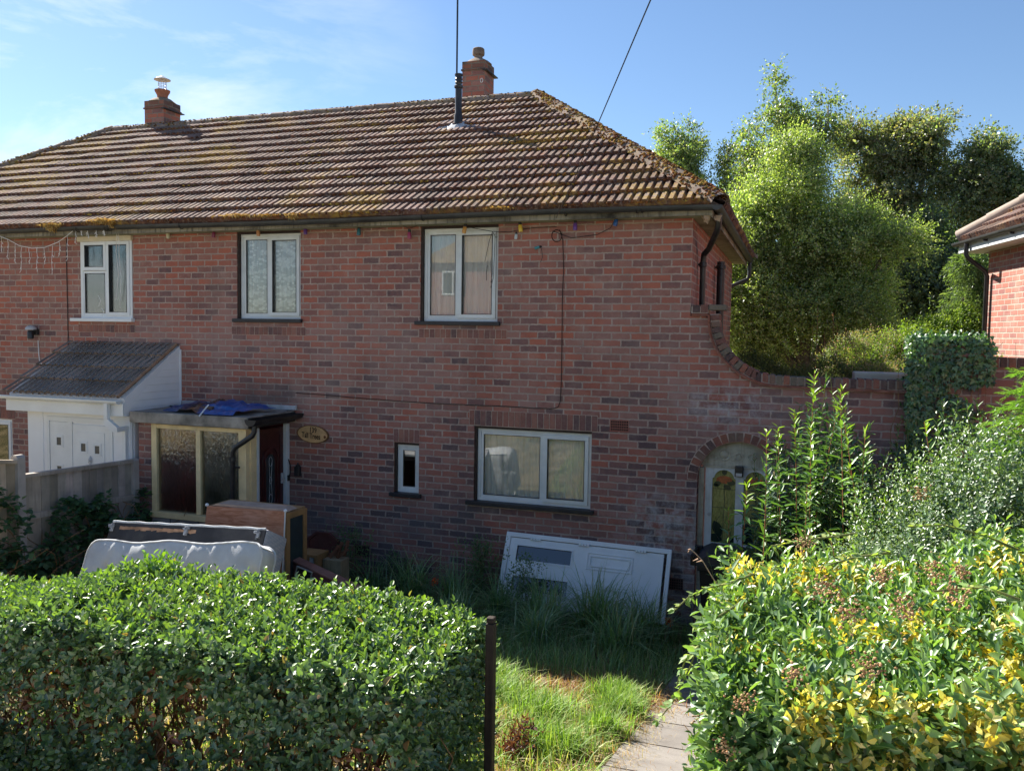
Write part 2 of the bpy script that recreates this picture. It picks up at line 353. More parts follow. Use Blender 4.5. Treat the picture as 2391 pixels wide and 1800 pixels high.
d_ = n.new('ShaderNodeBsdfDiffuse'); d_.inputs[0].default_value = (.90, .93, .91, 1); t_ = n.new('ShaderNodeBsdfTranslucent'); t_.inputs[0].default_value = (.7, .72, .72, 1)
tr = n.new('ShaderNodeBsdfTransparent'); n.done(n.shmix(n.rng(n.noise(n.mapv(p, (30, 1, 1)), 1, 3), .3, .7, .90, 1.0), tr.outputs[0], n.shmix(.12, d_.outputs[0], t_.outputs[0])))

# ================================================================ the pair of houses
XL, XR_ = -5.16, 9.16; ZT = 4.70; DEP = 6.0
house = thing('semi_detached_house', 'red brick pair of semi-detached houses under one mossy brown tiled hipped roof', 'house', (0, 0, 0))
HOLES = {'w1': (.165, 1.131, 3.49, 4.70), 'w2': (2.945, 3.97, 3.505, 4.70), 'w3': (5.745, 6.80, 3.495, 4.70), 'w4': (6.51, 8.03, 1.235, 2.19), 'w5': (5.385, 5.745, 1.255, 1.92), 'w0': (-2.35, -1.275, .95, 1.90)}
mb = MB()
xs = sorted({XL, XR_, *[h[0] for h in HOLES.values()], *[h[1] for h in HOLES.values()]}); zs = sorted({-.4, ZT, *[h[2] for h in HOLES.values()], *[h[3] for h in HOLES.values()]})
for i in range(len(xs)-1):
    for j in range(len(zs)-1):
        cx, cz_ = (xs[i]+xs[i+1])/2, (zs[j]+zs[j+1])/2
        if any(h[0] < cx < h[1] and h[2] < cz_ < h[3] for h in HOLES.values()): continue
        mb.face([(xs[i], 0, zs[j]), (xs[i+1], 0, zs[j]), (xs[i+1], 0, zs[j+1]), (xs[i], 0, zs[j+1])])
for h in HOLES.values():
    a, b, c0, d0 = h; t = .22
    mb.face([(a, 0, c0), (a, t, c0), (a, t, d0), (a, 0, d0)]); mb.face([(b, 0, c0), (b, 0, d0), (b, t, d0), (b, t, c0)])
    mb.face([(a, 0, c0), (b, 0, c0), (b, t, c0), (a, t, c0)]); mb.face([(a, 0, d0), (a, t, d0), (b, t, d0), (b, 0, d0)])
mb.face([(XR_, 0, -.4), (XR_, DEP, -.4), (XR_, DEP, ZT), (XR_, 0, ZT)]); mb.face([(XL, 0, -.4), (XL, 0, ZT), (XL, DEP, ZT), (XL, DEP, -.4)])
mb.face([(XL, DEP, -.4), (XL, DEP, ZT), (XR_, DEP, ZT), (XR_, DEP, -.4)])
wall = mb.build('brick_wall', M_brick, house, recalc=False)
# rooms behind the windows
ROOMS = {}
for hk, h in HOLES.items():
    mb = MB()
    a, b, c0, d0 = h; a -= .3; b += .3; zf, zc = (c0-.9, d0+.0)
    x = [(a, .23, zf), (b, .23, zf), (b, 2.3, zf), (a, 2.3, zf), (a, .23, zc+.02), (b, .23, zc+.02), (b, 2.3, zc+.02), (a, 2.3, zc+.02)]
    for f in ((0, 1, 2, 3), (4, 7, 6, 5), (1, 5, 6, 2), (2, 6, 7, 3), (3, 7, 4, 0)): mb.face([x[i] for i in f])
    ROOMS[(round(h[0], 3), round(h[2], 3))] = mb.build('room_interior', M_room, house, recalc=False)
# soldier courses (each brick on end, 3 mm proud)
def soldiers(x0, x1, z0, z1):
    nb = round((x1-x0)/.0765); mb = MB(); w = (x1-x0)/nb; g = .0045
    mb.face([(x0, -.0025, z0), (x1, -.0025, z0), (x1, -.0025, z1), (x0, -.0025, z1)], 1)
    for i in range(nb):
        k = rnd.choice([(.30, .13, .10), (.27, .12, .095), (.24, .115, .10), (.20, .10, .09), (.32, .15, .115), (.15, .09, .088)])
        j = lambda: rnd.uniform(-.002, .002)
        a, b = x0+i*w+g+j(), x0+(i+1)*w-g+j(); q0, q1 = z0+g*1.3+j(), z1-g*1.3+j()
        mb.box((a, -.007, q0), (b, -.003, q1), 0, col=k)
    return mb
M_loose, n = newmat('single_bricks'); p = n.pos()
c = n.mix(n.rng(n.noise(p, 30, 6, .7), .45, .75, 0, .5), n.attr(), (.30, .22, .18)); c = n.mix(n.rng(n.noise(p, 6, 6, .7), .5, .7, 0, .45), c, (.09, .075, .065))
n.done(n.bsdf(c, .9, .15, n.bump(n.noise(p, 90, 4, .7), .6, .006)))
M_mortar = simple('mortar', (.48, .38, .32), .95, .1, .25, 9, .5, 90, .3, (.15, .12, .1))
for nm, (a, b, z0, z1) in {'a': (5.73, 6.93, 3.285, 3.405), 'b': (2.86, 4.05, 3.285, 3.405), 'c': (.1, 1.16, 3.285, 3.405), 'd': (6.44, 8.10, 2.195, 2.39), 'e': (5.38, 5.75, 1.925, 2.10), 'f': (-2.42, -1.2, 1.905, 2.10)}.items():
    soldiers(a, b, z0, z1).build('soldier_course', [M_loose, M_mortar], house)

def curtain(x0, x1, z0, z1, y, mat, par, amp=.014, fold=.085, gap=None, seed=0):
    r = random.Random(seed); nx = int((x1-x0)/.008); nzv = 14; V = []; F = []
    ph = r.random()*6
    for j in range(nzv+1):
        t = j/nzv
        for i in range(nx+1):
            x = x0+(x1-x0)*i/nx; a = amp*(1.15-.5*t)
            w = math.sin(x/fold*6.283+ph+.8*math.sin(x*9+seed))*a + .35*a*math.sin(x/fold*13.1+2*t+seed)
            V.append((x+.010*math.sin(7*t+x*30)*(1-t), y+w, z0+(z1-z0)*t))
    for j in range(nzv):
        for i in range(nx):
            a = j*(nx+1)+i; F.append((a, a+1, a+nx+2, a+nx+1))
    return npmesh('net_curtain', V, F, mat, None, par, True)

def frame_box(mb, x0, x1, z0, z1, w, y0, y1, mi=0):
    """mitred-looking frame from four butted bars"""
    mb.box((x0, y0, z0), (x1, y1, z0+w), mi, bev=.004); mb.box((x0, y0, z1-w), (x1, y1, z1), mi, bev=.004)
    mb.box((x0, y0+.001, z0+w), (x0+w, y1-.001, z1-w), mi, bev=.004); mb.box((x1-w, y0+.001, z0+w), (x1, y1-.001, z1-w), mi, bev=.004)

def window(x0, x1, z0, z1, splits, y=.05, surround=True, mat=None, cur=None, sash=0, obs=False, seed=0, sillmat=None, sill=(0.05, 0.0, .05), top=None):
    """splits: list of (xa, xb, za, zb, opening) lights"""
    mat = mat or M_upvcold; mb = MB(); fx0 = x0
    if surround: fx0 = x0+.03
    frame_box(mb, fx0+.002, x1-.002, z0+.004, z1-.03 if surround else z1-.002, .042, y, y+.065)
    fr = mb.build('window', mat, house); rm_ = ROOMS.get((round(x0, 3), round(z0, 3)))
    if rm_: rm_.parent = fr; rm_.location = (0, 0, 0)
    if surround:
        mb = MB(); mb.box((x0+.001, y-.035, z0), (x0+.03, y+.07, z1-.001)); mb.box((x0+.03, y-.033, z1-.028), (x1-.001, y+.07, z1-.001)); mb.build('surround', M_dkframe, fr)
    mbg = MB(); mbs = MB(); mbb = MB()
    for (xa, xb, za, zb, op) in splits:
        w = .036 if not op else .05
        frame_box(mbs, xa, xb, za, zb, w, y-(.014 if op else -.008), y+.045)
        bx = .006
        frame_box(mbb, xa+w-.001, xb-w+.001, za+w-.001, zb-w+.001, bx, y-(.017 if op else -.005), y+.03)
        mbg.box((xa+w-.004, y+.020, za+w-.004), (xb-w+.004, y+.026, zb-w+.004))
    mbs.build('sash', mat, fr); mbb.build('rubber_gasket', M_black, fr)
    mbg.build('glass_pane', G_obs if obs else G_pane, fr)
    # mullions between lights
    mb = MB(); ok = False
    xsx = sorted({round(s[0], 4) for s in splits} - {round(min(s[0] for s in splits), 4)})
    for xm in xsx: mb.box((xm-.016, y+.002, z0+.046), (xm+.010, y+.06, z1-.07 if surround else z1-.045)); ok = True
    if ok: mb.build('mullion', mat, fr)
    if cur:
        for (ca, cb, cm) in cur: curtain(ca, cb, z0+.03, z1-.03, y+.062, cm, fr, seed=seed+int(ca*10))
    if sillmat:
        mb = MB(); l, r_, pr = sill; mb.box((x0-l, -pr, z0-.045), (x1+r_, y+.06, z0+.004), bev=.006); mb.build('sill', sillmat, fr)
    return fr
f = window(.165, 1.131, 3.49, 4.66, [(.21, .66, 4.20, 4.62, True), (.205, .655, 3.535, 4.195, False), (.665, 1.09, 3.535, 4.62, True)], y=-.012, surround=False, mat=M_upvc, cur=None, sillmat=M_upvc, sill=(.16, .03, .07))
f['label'] = 'bright white window with a small top light and hanging icicle lights'
mb = MB(); mb.box((.135, -.045, 4.625), (1.145, .10, 4.698), bev=.005); mb.box((.44, -.049, 4.672), (.84, -.044, 4.68)); mb.build('head_board', M_fascia if False else simple('cream_head_board', (.66, .60, .46), .6, .3, .08, 5, .1, 40, .3, (.4, .36, .28)), f)
curtain(.24, .60, 3.55, 4.6, .16, simple('brown_curtain', (.27, .22, .18), .9, .1), f, seed=3)
f = window(2.945, 3.97, 3.505, 4.70, [(3.02, 3.435, 3.55, 4.63, False), (3.445, 3.925, 3.55, 4.63, True)], cur=[(3.03, 3.43, M_lace), (3.44, 3.93, M_lace)], seed=5, sillmat=M_slate, sill=(.05, .03, .05))
f['label'] = 'two-light window with patterned lace net curtains'
f = window(5.745, 6.80, 3.495, 4.70, [(5.82, 6.24, 3.54, 4.63, False), (6.25, 6.755, 3.54, 4.63, True)], cur=[(5.83, 6.23, M_net), (6.26, 6.74, M_net)], seed=9, sillmat=M_slate, sill=(.06, .04, .05))
f['label'] = 'two-light window with loose black cable dangling before it'
f = window(6.51, 8.03, 1.235, 2.19, [(6.585, 7.40, 1.28, 2.12, False), (7.415, 7.985, 1.28, 2.12, True)], cur=[(6.6, 7.38, M_net), (7.43, 7.97, M_net)], seed=13, sillmat=M_slate, sill=(.09, .05, .06))
f['label'] = 'wide ground floor window with net curtains, mirroring garden leaves'
f = window(5.385, 5.745, 1.255, 1.92, [(5.455, 5.70, 1.30, 1.85, False)], seed=17, sillmat=M_slate, sill=(.05, .04, .05))
f['label'] = 'narrow upright window with a rolled cream blind'
mb = MB(); mb.box((5.48, .13, 1.72), (5.68, .145, 1.83), bev=.005); mb.build('roller_blind', simple('cream_blind', (.72, .70, .58), .8, .2), f)
f = window(-2.35, -1.275, .95, 1.90, [(-2.305, -1.83, 1.0, 1.86, False), (-1.82, -1.32, 1.0, 1.86, True)], y=.02, surround=False, mat=M_upvc, sillmat=M_upvc, sill=(.05, .05, .07))

# ---------------------------------------------------------------- main roof
TH = math.atan(.685); ct, st_ = math.cos(TH), math.sin(TH); EX = .35
def slope(u0, v_dir, n_dir, org, width, lo_clip, hi_clip, rows, gauge, seed, moss=None):
    """interlocking ribbed tiles: rows laid from eave up; lo/hi_clip(v) -> usable u range"""
    r = random.Random(seed); mb = MB(); org = Vector(org); u0 = Vector(u0); vd = Vector(v_dir); nd = Vector(n_dir)
    prof = [(0, 0), (.028, 0), (.036, .034), (.084, .034), (.098, 0)]
    Wt = .294
    for k in range(rows):
        v0 = k*gauge; v1 = v0+gauge+.035; a, b = lo_clip(v0+gauge*.5), hi_clip(v0+gauge*.5)
        ncol = int(width/Wt)+1; off = 0 if k % 2 == 0 else Wt*.0
        for i in range(ncol):
            ua, ub = i*Wt+off, (i+1)*Wt+off
            if ub < a-.05 or ua > b+.05: continue
            jz = r.uniform(-.004, .005); jv = r.uniform(-.006, .006); t = r.uniform(.72, 1.22); cc = (t*r.uniform(.95, 1.08), t, t*r.uniform(.94, 1.05))
            sk_ = r.uniform(-.004, .004)
            for q in range(3):
                base = ua+q*.098
                if base < a-.02 or base+.098 > b+.02: continue
                lo = []; hi = []
                for (du, h) in prof:
                    lo.append(org+u0*(base+du+sk_)+vd*(v0+jv)+nd*(h+.052+jz)); hi.append(org+u0*(base+du)+vd*v1+nd*(h+.004+jz))
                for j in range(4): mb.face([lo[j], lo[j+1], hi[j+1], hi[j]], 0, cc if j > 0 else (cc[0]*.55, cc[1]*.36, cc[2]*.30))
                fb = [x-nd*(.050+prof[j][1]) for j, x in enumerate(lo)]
                for j in range(4): mb.face([fb[j], fb[j+1], lo[j+1], lo[j]], 0, (cc[0]*.5, cc[1]*.36, cc[2]*.34))  # tile edge colour darkened: uncoated body plus a painted shadow line per course
    return mb
RLEN = (3.0+.345)/ct; NR = 14; G = RLEN/NR
roof_org = (-5.51, -.345, 4.795); Wd = 9.51+5.51
run = lambda v: v*ct     # horizontal distance covered going up the slope
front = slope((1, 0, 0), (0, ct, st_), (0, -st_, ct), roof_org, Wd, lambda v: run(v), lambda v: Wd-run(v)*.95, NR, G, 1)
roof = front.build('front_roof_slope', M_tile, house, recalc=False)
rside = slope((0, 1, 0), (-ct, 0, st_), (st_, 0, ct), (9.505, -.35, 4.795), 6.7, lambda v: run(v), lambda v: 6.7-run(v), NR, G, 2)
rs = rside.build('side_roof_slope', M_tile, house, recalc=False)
# boarding under the tiles, closed on all four sides
mb = MB(); A = [(-5.49, -.33, 4.785), (9.49, -.33, 4.785), (9.49, 6.33, 4.785), (-5.49, 6.33, 4.785)]; zr = 4.785+3.33*.685; B = [(-2.20, 3.0, zr), (6.34, 3.0, zr)]
mb.face([A[0], A[1], B[1], B[0]]); mb.face([A[1], A[2], B[1]]); mb.face([A[2], A[3], B[0], B[1]]); mb.face([A[3], A[0], B[0]]); mb.face([A[0], A[3], A[2], A[1]])
mb.build('roof_underlay', M_ridge, house)
# moss: loose cushions along the courses
ico = bmesh.new(); bmesh.ops.create_icosphere(ico, subdivisions=1, radius=1); iv = np.array([v.co[:] for v in ico.verts]); iff = np.array([[v.index for v in f.verts] for f in ico.faces]); ico.free()
def blobs(cent, nrm_axes, rad, cols, name, mat, par, flat=.6, seed=0):
    rg = np.random.default_rng(seed); n_ = len(cent); V = iv[None]*rad[:, None, None]*rg.uniform(.55, 1.35, (n_, len(iv), 1))*np.array([1.25, 1.0, flat])[None, None]
    u_, v_, w_ = [np.array(a, float) for a in nrm_axes]
    Wv = V[..., 0:1]*u_+V[..., 1:2]*v_+V[..., 2:3]*w_+cent[:, None]
    F = iff[None]+np.arange(n_)[:, None, None]*len(iv)
    return npmesh(name, Wv.reshape(-1, 3), F.reshape(-1, 3), mat, np.repeat(cols, len(iv), 0), par)
rg = np.random.default_rng(5)
def mosscols(n_, och):
    base = np.array([[.20, .075, .025], [.27, .12, .03], [.15, .055, .025], [.33, .20, .04], [.12, .09, .03], [.38, .27, .06]])
    pr = np.where(och[:, None], np.array([.08, .17, .04, .34, .07, .30]), np.array([.36, .24, .24, .06, .08, .02])); pr = pr/pr.sum(1, keepdims=True)
    idx = (pr.cumsum(1) > rg.random((n_, 1))).argmax(1); return base[idx]*rg.uniform(.7, 1.3, (n_, 1))
NM = 34000; u_ = rg.uniform(0, Wd, NM); k_ = rg.integers(0, NR, NM); v_ = k_*G+np.abs(rg.normal(0, .07, NM))
dens = np.array([mnoise.fractal(Vector((a*.9, b*1.4, 3.1)), 1.0, 2.0, 4)+.55*mnoise.noise(Vector((a*6, b*6, 9))) for a, b in zip(u_, v_)])
och = np.array([mnoise.fractal(Vector((a*.55+4, b*.8, 7.7)), 1.0, 2.0, 3) for a, b in zip(u_, v_)])
hipd = (Wd-run(v_))-u_; hipl = u_-run(v_)
boost = np.where((hipd < 2.0) & (v_ > 2.0), .35, 0)+np.where((hipl < 2.6) & (v_ > .8), .34, 0)+np.where(v_ < .2, .1, 0)
keep = (dens+boost > .04) & (hipd > .05) & (hipl > .05); och = (och+boost*1.1 > .24)
u_, v_, och = u_[keep], v_[keep], och[keep]
rad = rg.uniform(.007, .023, len(u_))*np.where(och, 1.15, 1.0); row_t = (v_ % G)/G; hh = .052-.048*row_t+.003
snap = (u_/.098); u_ = np.where(rg.random(len(u_)) < .7, (np.floor(snap)+.20+rg.uniform(-.2, .2, len(u_)))*.098, u_)
org = np.array(roof_org); cent = org+u_[:, None]*np.array([1, 0, 0])+v_[:, None]*np.array([0, ct, st_])+hh[:, None]*np.array([0, -st_, ct])
blobs(cent, ((1, 0, 0), (0, ct, st_), (0, -st_, ct)), rad, mosscols(len(u_), och), 'roof_moss', M_moss, house, .65, 3)['kind'] = 'stuff'
# dry grass and moss spilling over the gutter
# ridge and hip tiles
def caps(p0, p1, r=.115, L_=.42, name='ridge_tiles', sag=0.0):
    p0, p1 = Vector(p0), Vector(p1); d = (p1-p0); Ln = d.length; d.normalize(); n_ = int(Ln/L_); mb = MB(); s_ = d.cross(Vector((0, 0, 1))).normalized(); w = s_.cross(d)
    for i in range(n_+1):
        a, b = i*Ln/(n_+1), (i+1)*Ln/(n_+1)+.02; r0 = r*rnd.uniform(1.0, 1.07); r1 = r*rnd.uniform(.94, .99); dz = rnd.uniform(-.008, .008); sg = 9
        for kk, (t, rr) in enumerate(((a, r0), (a+(b-a)*.33, (r0*2+r1)/3), (a+(b-a)*.66, (r0+2*r1)/3), (b, r1))):
            for k in range(sg+1):
                th = math.pi*k/sg; nn = .006*mnoise.noise(Vector((t*9, th*3, i)))
                q = p0+d*t+s_*math.cos(th)*(rr*1.12+nn)+w*(math.sin(th)*(rr*.92+nn)-.05+dz); mb.v.append(tuple(q)); mb.c.append((1, 1, 1))
        b0 = len(mb.v)-4*(sg+1)
        for kk in range(3):
            for k in range(sg): mb.f.append((b0+kk*(sg+1)+k, b0+kk*(sg+1)+k+1, b0+(kk+1)*(sg+1)+k+1, b0+(kk+1)*(sg+1)+k)); mb.m.append(0)
        mb.f.append(tuple(range(b0, b0+sg+1))); mb.m.append(0)
    return mb.build(name, M_ridge, house, smooth=True)
ZR = 4.795+3.345*.685+.03
caps((-2.24, 3.0, ZR), (6.42, 3.0, ZR)); caps((6.32, 3.0, ZR+.02), (9.50, -.36, 4.86), name='hip_tiles'); caps((-2.12, 3.0, ZR+.02), (-5.5, -.36, 4.86), name='hip_tiles')
caps((6.35, 3.0, ZR), (9.5, 6.35, 4.85), name='hip_tiles')
# moss coat on the right hip and ridge
def coat(p0, p1, n_, seed, och_p=.5, rr=(.008, .022), R0=.12):
    g_ = np.random.default_rng(seed); p0, p1 = np.array(p0), np.array(p1); t = g_.random(n_); d = (p1-p0)/np.linalg.norm(p1-p0); s_ = np.cross(d, [0, 0, 1.]); s_ /= np.linalg.norm(s_); w = np.cross(s_, d); th = g_.uniform(.05, math.pi-.05, n_)
    c_ = p0+np.outer(t*np.linalg.norm(p1-p0), d)+np.outer(np.cos(th)*R0*1.05, s_)+np.outer(np.sin(th)*R0*.9-.05, w)
    blobs(c_, ((1, 0, 0), (0, 1, 0), (0, 0, 1)), g_.uniform(*rr, n_), mosscols(n_, g_.random(n_) < och_p)*.85, 'roof_moss', M_moss, house, .8, seed)['kind'] = 'stuff'
coat((6.32, 3.0, ZR+.02), (9.50, -.36, 4.86), 1500, 21, .45); coat((-2.2, 3.0, ZR), (6.2, 3.0, ZR), 1500, 22, .25, (.006, .016)); coat((-2.12, 3, ZR+.02), (-5.5, -.36, 4.86), 700, 23, .6)
# ---------------------------------------------------------------- eaves: gutter, fascia, soffit
def half_gutter(path, r=.056, name='gutter', mat=None, par=None):
    mb = MB(); sg = 10; pts = [Vector(q) for q in path]
    for i, p_ in enumerate(pts):
        d = (pts[min(i+1, len(pts)-1)]-pts[max(i-1, 0)]).normalized(); s_ = d.cross(Vector((0, 0, 1))).normalized()
        for rr in (r, r-.005):
            for k in range(sg+1):
                th = math.pi+math.pi*k/sg; q = p_+s_*math.cos(th)*rr+Vector((0, 0, 1))*math.sin(th)*rr; mb.v.append(tuple(q)); mb.c.append((1, 1, 1))
    W2 = 2*(sg+1)
    for i in range(len(pts)-1):
        for rr in (0, 1):
            for k in range(sg):
                a = i*W2+rr*(sg+1)+k; mb.f.append((a, a+1, a+1+W2, a+W2)); mb.m.append(0)
        for e in (0, sg):
            a = i*W2+e; mb.f.append((a, a+sg+1, a+sg+1+W2, a+W2)); mb.m.append(0)
    for i in (0, len(pts)-1):
        a = i*W2; mb.f.append(tuple(range(a, a+sg+1))); mb.m.append(0)
    return mb.build(name, mat or M_gutter, par or house, smooth=True)
gp = [(x, -.315+.006*math.sin(x*1.3), 4.79+.012*math.sin(x*.9+1)) for x in np.linspace(-5.5, 9.42, 40)]
g1 = half_gutter(gp); half_gutter([(9.455, y, 4.785) for y in np.linspace(-.37, 6.3, 12)])
for x in np.arange(-5.0, 9.4, 1.82): mb = MB(); mb.tube([(x, -.315+.062*math.cos(t), 4.787+.062*math.sin(t)) for t in np.linspace(math.pi, 2*math.pi, 9)], .006, 5); mb.build('gutter_bracket', M_black, g1)
for x in (1.0, 4.6, 8.6): mb = MB(); mb.tube([(x+dx, -.315+.06*math.cos(t), 4.789+.06*math.sin(t)) for dx in (-.03, .03) for t in (np.linspace(math.pi, 2*math.pi, 9) if dx < 0 else np.linspace(2*math.pi, math.pi, 9))], .005, 5); mb.build('gutter_union', M_black, g1)
mb = MB(); mb.box((-5.42, -.262, 4.692), (9.40, -.238, 4.80)); mb.build('fascia', M_fascia, house)
mb = MB(); mb.box((9.377, -.236, 4.672), (9.40, 6.25, 4.80)); mb.build('fascia', M_fascia, house)
M_soff = simple('stained_soffit_board', (.30, .31, .22), .85, .2, .2, 4, .3, 40, .7, (.09, .065, .045))
mb = MB(); mb.box((-5.4, -.236, 4.702), (9.376, -.002, 4.715)); mb.box((9.162, -.001, 4.702), (9.376, 6.25, 4.715)); mb.build('soffit', M_soff, house)
# ripped felt showing at the corner
mb = MB()
for k in range(7):
    x = 9.30+rnd.uniform(-.06, .12); y = -.26+rnd.uniform(-.02, .2)
    mb.face([(x, y, 4.70), (x+.08, y+.03, 4.70), (x+.07+rnd.uniform(-.03, .03), y+.04, 4.70-rnd.uniform(.03, .10)), (x+.01, y, 4.70-rnd.uniform(.01, .07))])
mb.build('torn_underfelt', simple('torn_felt', (.42, .33, .24), .9, .1, .3, 9), house, recalc=False)
# downpipes on the flank wall
def pipe(path, r, name='downpipe', mat=None, par=None, collars=(), seg=12):
    mb = MB(); mb.tube(path, r, seg)
    for z in collars:
        x, y = path[-1][0], path[-1][1]; mb.lathe([(r*1.02, -.03), (r*1.28, -.025), (r*1.28, .025), (r*1.02, .03)], (x, y, z), seg)
        mb.box((x-r*1.6, y-.012, z-.012), (x-r*.5, y+.012, z+.012)); 
    return mb.build(name, mat or M_black, par or house, smooth=True)
a = P(1641, 640, X=9.225); b = P(1683, 640, X=9.25)
pipe([(9.45, a[1]-.62, 4.76), (9.45, a[1]-.60, 4.60), (9.43, a[1]-.55, 4.55), (9.30, a[1]-.10, 4.40), (9.235, a[1]-.02, 4.34), (9.225, a[1], 4.25), (9.225, a[1], 3.3)], .036, collars=(4.22,))
pipe([(9.25, b[1], 4.44), (9.25, b[1], 3.0)], .055, name='soil_pipe', collars=(4.36,))
pipe([(9.455, 6.22, 4.74), (9.455, 6.22, 4.50), (9.42, 6.21, 4.42), (9.16, 6.12, 4.30), (9.08, 6.08, 4.22), (9.06, 6.08, .1)], .036)
# ---------------------------------------------------------------- chimneys
def chimney(x0, x1, y0, y1, z0, z1, pot, label):
    mb = MB(); mb.box((x0, y0, z0), (x1, y1, z1)); e = .02
    ch = mb.build('chimney', brick('chimney_brick_'+pot, x0=x0+.06, z0=z1, pal='red', dark=0, mort=(.26, .21, .17)), house, recalc=True)
    mb = MB(); cx, cy = (x0+x1)/2, (y0+y1)/2
    mb.box((x0-e, y0-e, z1+.002), (x1+e, y1+e, z1+.03), bev=.006); mb.box((x0-.004, y0-.004, z1+.032), (x1+.004, y1+.004, z1+.155), bev=.006)
    mb.build('chimney_cap', brick('old_cap_brick', pal='old', z0=z1+.03, mort=(.2, .17, .13)) if 'old_cap_brick' not in bpy.data.materials else bpy.data.materials['old_cap_brick'], ch)
    mb = MB(); mb.lathe([((x1-x0)*.60, z1+.15), ((x1-x0)*.42, z1+.21), (.10, z1+.245)], (cx, cy, 0), 10)
    mb.build('mortar_flaunching', M_ridge, ch, smooth=True)
    mb = MB(); mb.box((x1-.03, y0-.04, z1-.02), (x1+.06, y1+.05, z1-.002), bev=.004)
    mb.build('slate_drip', M_slate, ch)
    return ch, cx, cy
chR, cx, cy = chimney(4.87, 5.27, 3.42, 3.86, 6.2, 7.73, 'right', '')
mb = MB(); mb.lathe([(.075, 7.88), (.07, 8.0), (.07, 8.03), (.10, 8.04), (.105, 8.07), (.10, 8.14), (.085, 8.155), (.05, 8.16)], (cx+.0, cy, 0), 16); mb.build('chimney_pot', M_ridge, chR, smooth=True)
chL, cx, cy = chimney(-1.36, -.92, 2.98, 3.42, 6.2, 7.44, 'left', '')
mb = MB(); mb.lathe([(.10, 7.56), (.095, 7.72), (.10, 7.74), (.135, 7.80), (.14, 7.83), (.10, 7.835)], (cx, cy, 0), 16); pt = mb.build('chimney_pot', M_terra, chL, smooth=True)
mb = MB(); mb.lathe([(.150, 8.02), (.148, 8.03), (.06, 8.075), (.02, 8.10)], (cx, cy, 0), 18)
for k in range(10):
    t = k*math.pi/5; mb.tube([(cx+.072*math.cos(t), cy+.072*math.sin(t), 7.82), (cx+.072*math.cos(t), cy+.072*math.sin(t), 8.03)], .004, 4)
for z in (7.88, 7.94, 8.0): mb.tube([(cx+.072*math.cos(t), cy+.072*math.sin(t), z) for t in np.linspace(0, 2*math.pi, 13)], .003, 4)
mb.build('rain_cowl', M_gray, chL, smooth=True)
# white bracket mark + aerial mast
mb = MB(); mb.tube([(5.22+.022*math.cos(t), 3.414, 7.55+.035*math.sin(t)) for t in np.linspace(0, 6.28, 10)], .006, 5); mb.build('wire_bracket', M_upvc, chR)
mb = MB(); mb.tube([(4.80, 3.35, 6.9), (4.80, 3.35, 9.6)], .016, 8); tag(mb.build('aerial_mast', M_black, None, smooth=True), 'thin dark aerial mast rising beside the right chimney and black flue', 'mast')
# boiler flue through the roof
fx, fy, fz = 5.382, 2.052, 6.46
flue = MB(); flue.lathe([(.066, fz-.15), (.066, fz+.16), (.052, fz+.20), (.05, fz+.56), (.066, fz+.575), (.068, fz+.60), (.05, fz+.615), (.05, fz+.64), (.058, fz+.65), (.05, fz+.665), (.05, fz+.69), (.06, fz+.70), (.05, fz+.715), (.05, fz+.745), (.062, fz+.755), (.062, fz+.775), (.03, fz+.78)], (fx, fy, 0), 18)
fo = flue.build('flue', M_black, house, smooth=True)
mb = MB(); g_ = 8
for i in range(g_):
    for j in range(g_):
        def q(i, j):
            u = (i/g_-.5)*.62; v = (j/g_-.38)*.42; h = .045+.012*mnoise.noise(Vector((u*9, v*9, 2)))+max(0, .035-.3*abs(math.hypot(u, v)-.07))
            if i in (0, g_): u += .03*mnoise.noise(Vector((j*2, 0, i)))
            return (fx+u, -.345+0+0, 0) if False else tuple(np.array((fx+u, fy+v*ct-h*st_, (4.795+(fy+.345)*.685)+v*st_+h*ct)))
        mb.face([q(i, j), q(i+1, j), q(i+1, j+1), q(i, j+1)])
mb.build('lead_slate', M_lead, fo, smooth=True)
# air bricks
for (x, z, cc) in ((8.362, 2.281, (.33, .12, .09)), (4.923, .434, (.12, .06, .055)), (9.05, .45, (.15, .08, .07))):
    mb = MB(); w, h = .112, .072; mb.box((x-w, -.008, z-h), (x+w, -.003, z+h), 0, col=cc, bev=.0)
    for i in range(8):
        for j in range(4): mb.box((x-w+.014+i*.0265, -.0105, z-h+.015+j*.031), (x-w+.032+i*.0265, -.0085, z-h+.036+j*.031), 1)
    mb.build('air_brick', [M_loose, M_dark], house)
# cut hole in brickwork
# ---------------------------------------------------------------- porch with cream window (right-hand house)
PX0, PX1, PY = 2.08, 3.79, -.93
mb = MB(); mb.box((PX0, PY, -.2), (PX0+.20, 0, 2.12)); po = mb.build('porch', brick('porch_brick', pal='red', z0=.1, dark=.3), house)
po['label'] = 'flat-roofed porch with cream timber window and open side doorway'
mb = MB(); mb.box((PX0+.2, PY+.01, -.2), (PX1-.06, PY+.11, .86)); mb.build('blockwork_base', M_block, po)
mb = MB(); mb.box((PX0+.2, PY-.03, .862), (PX1-.01, PY+.12, .94), bev=.005)
mb.box((PX0+.205, PY, .942), (PX0+.29, PY+.08, 2.10), bev=.004); mb.box((PX1-.13, PY, .942), (PX1-.015, PY+.08, 2.10), bev=.004)
mb.box((PX0+.29, PY+.003, 2.045), (PX1-.13, PY+.08, 2.098), bev=.004); mb.box((3.00, PY+.002, .942), (3.07, PY+.08, 2.043), bev=.004)
pf = mb.build('window_frame', M_cream, po)
mb = MB(); mb.box((PX0+.288, PY+.04, .94), (3.002, PY+.046, 2.047)); mb.box((3.068, PY+.04, .94), (PX1-.128, PY+.046, 2.047)); mb.build('obscured_pane', G_obs, pf)
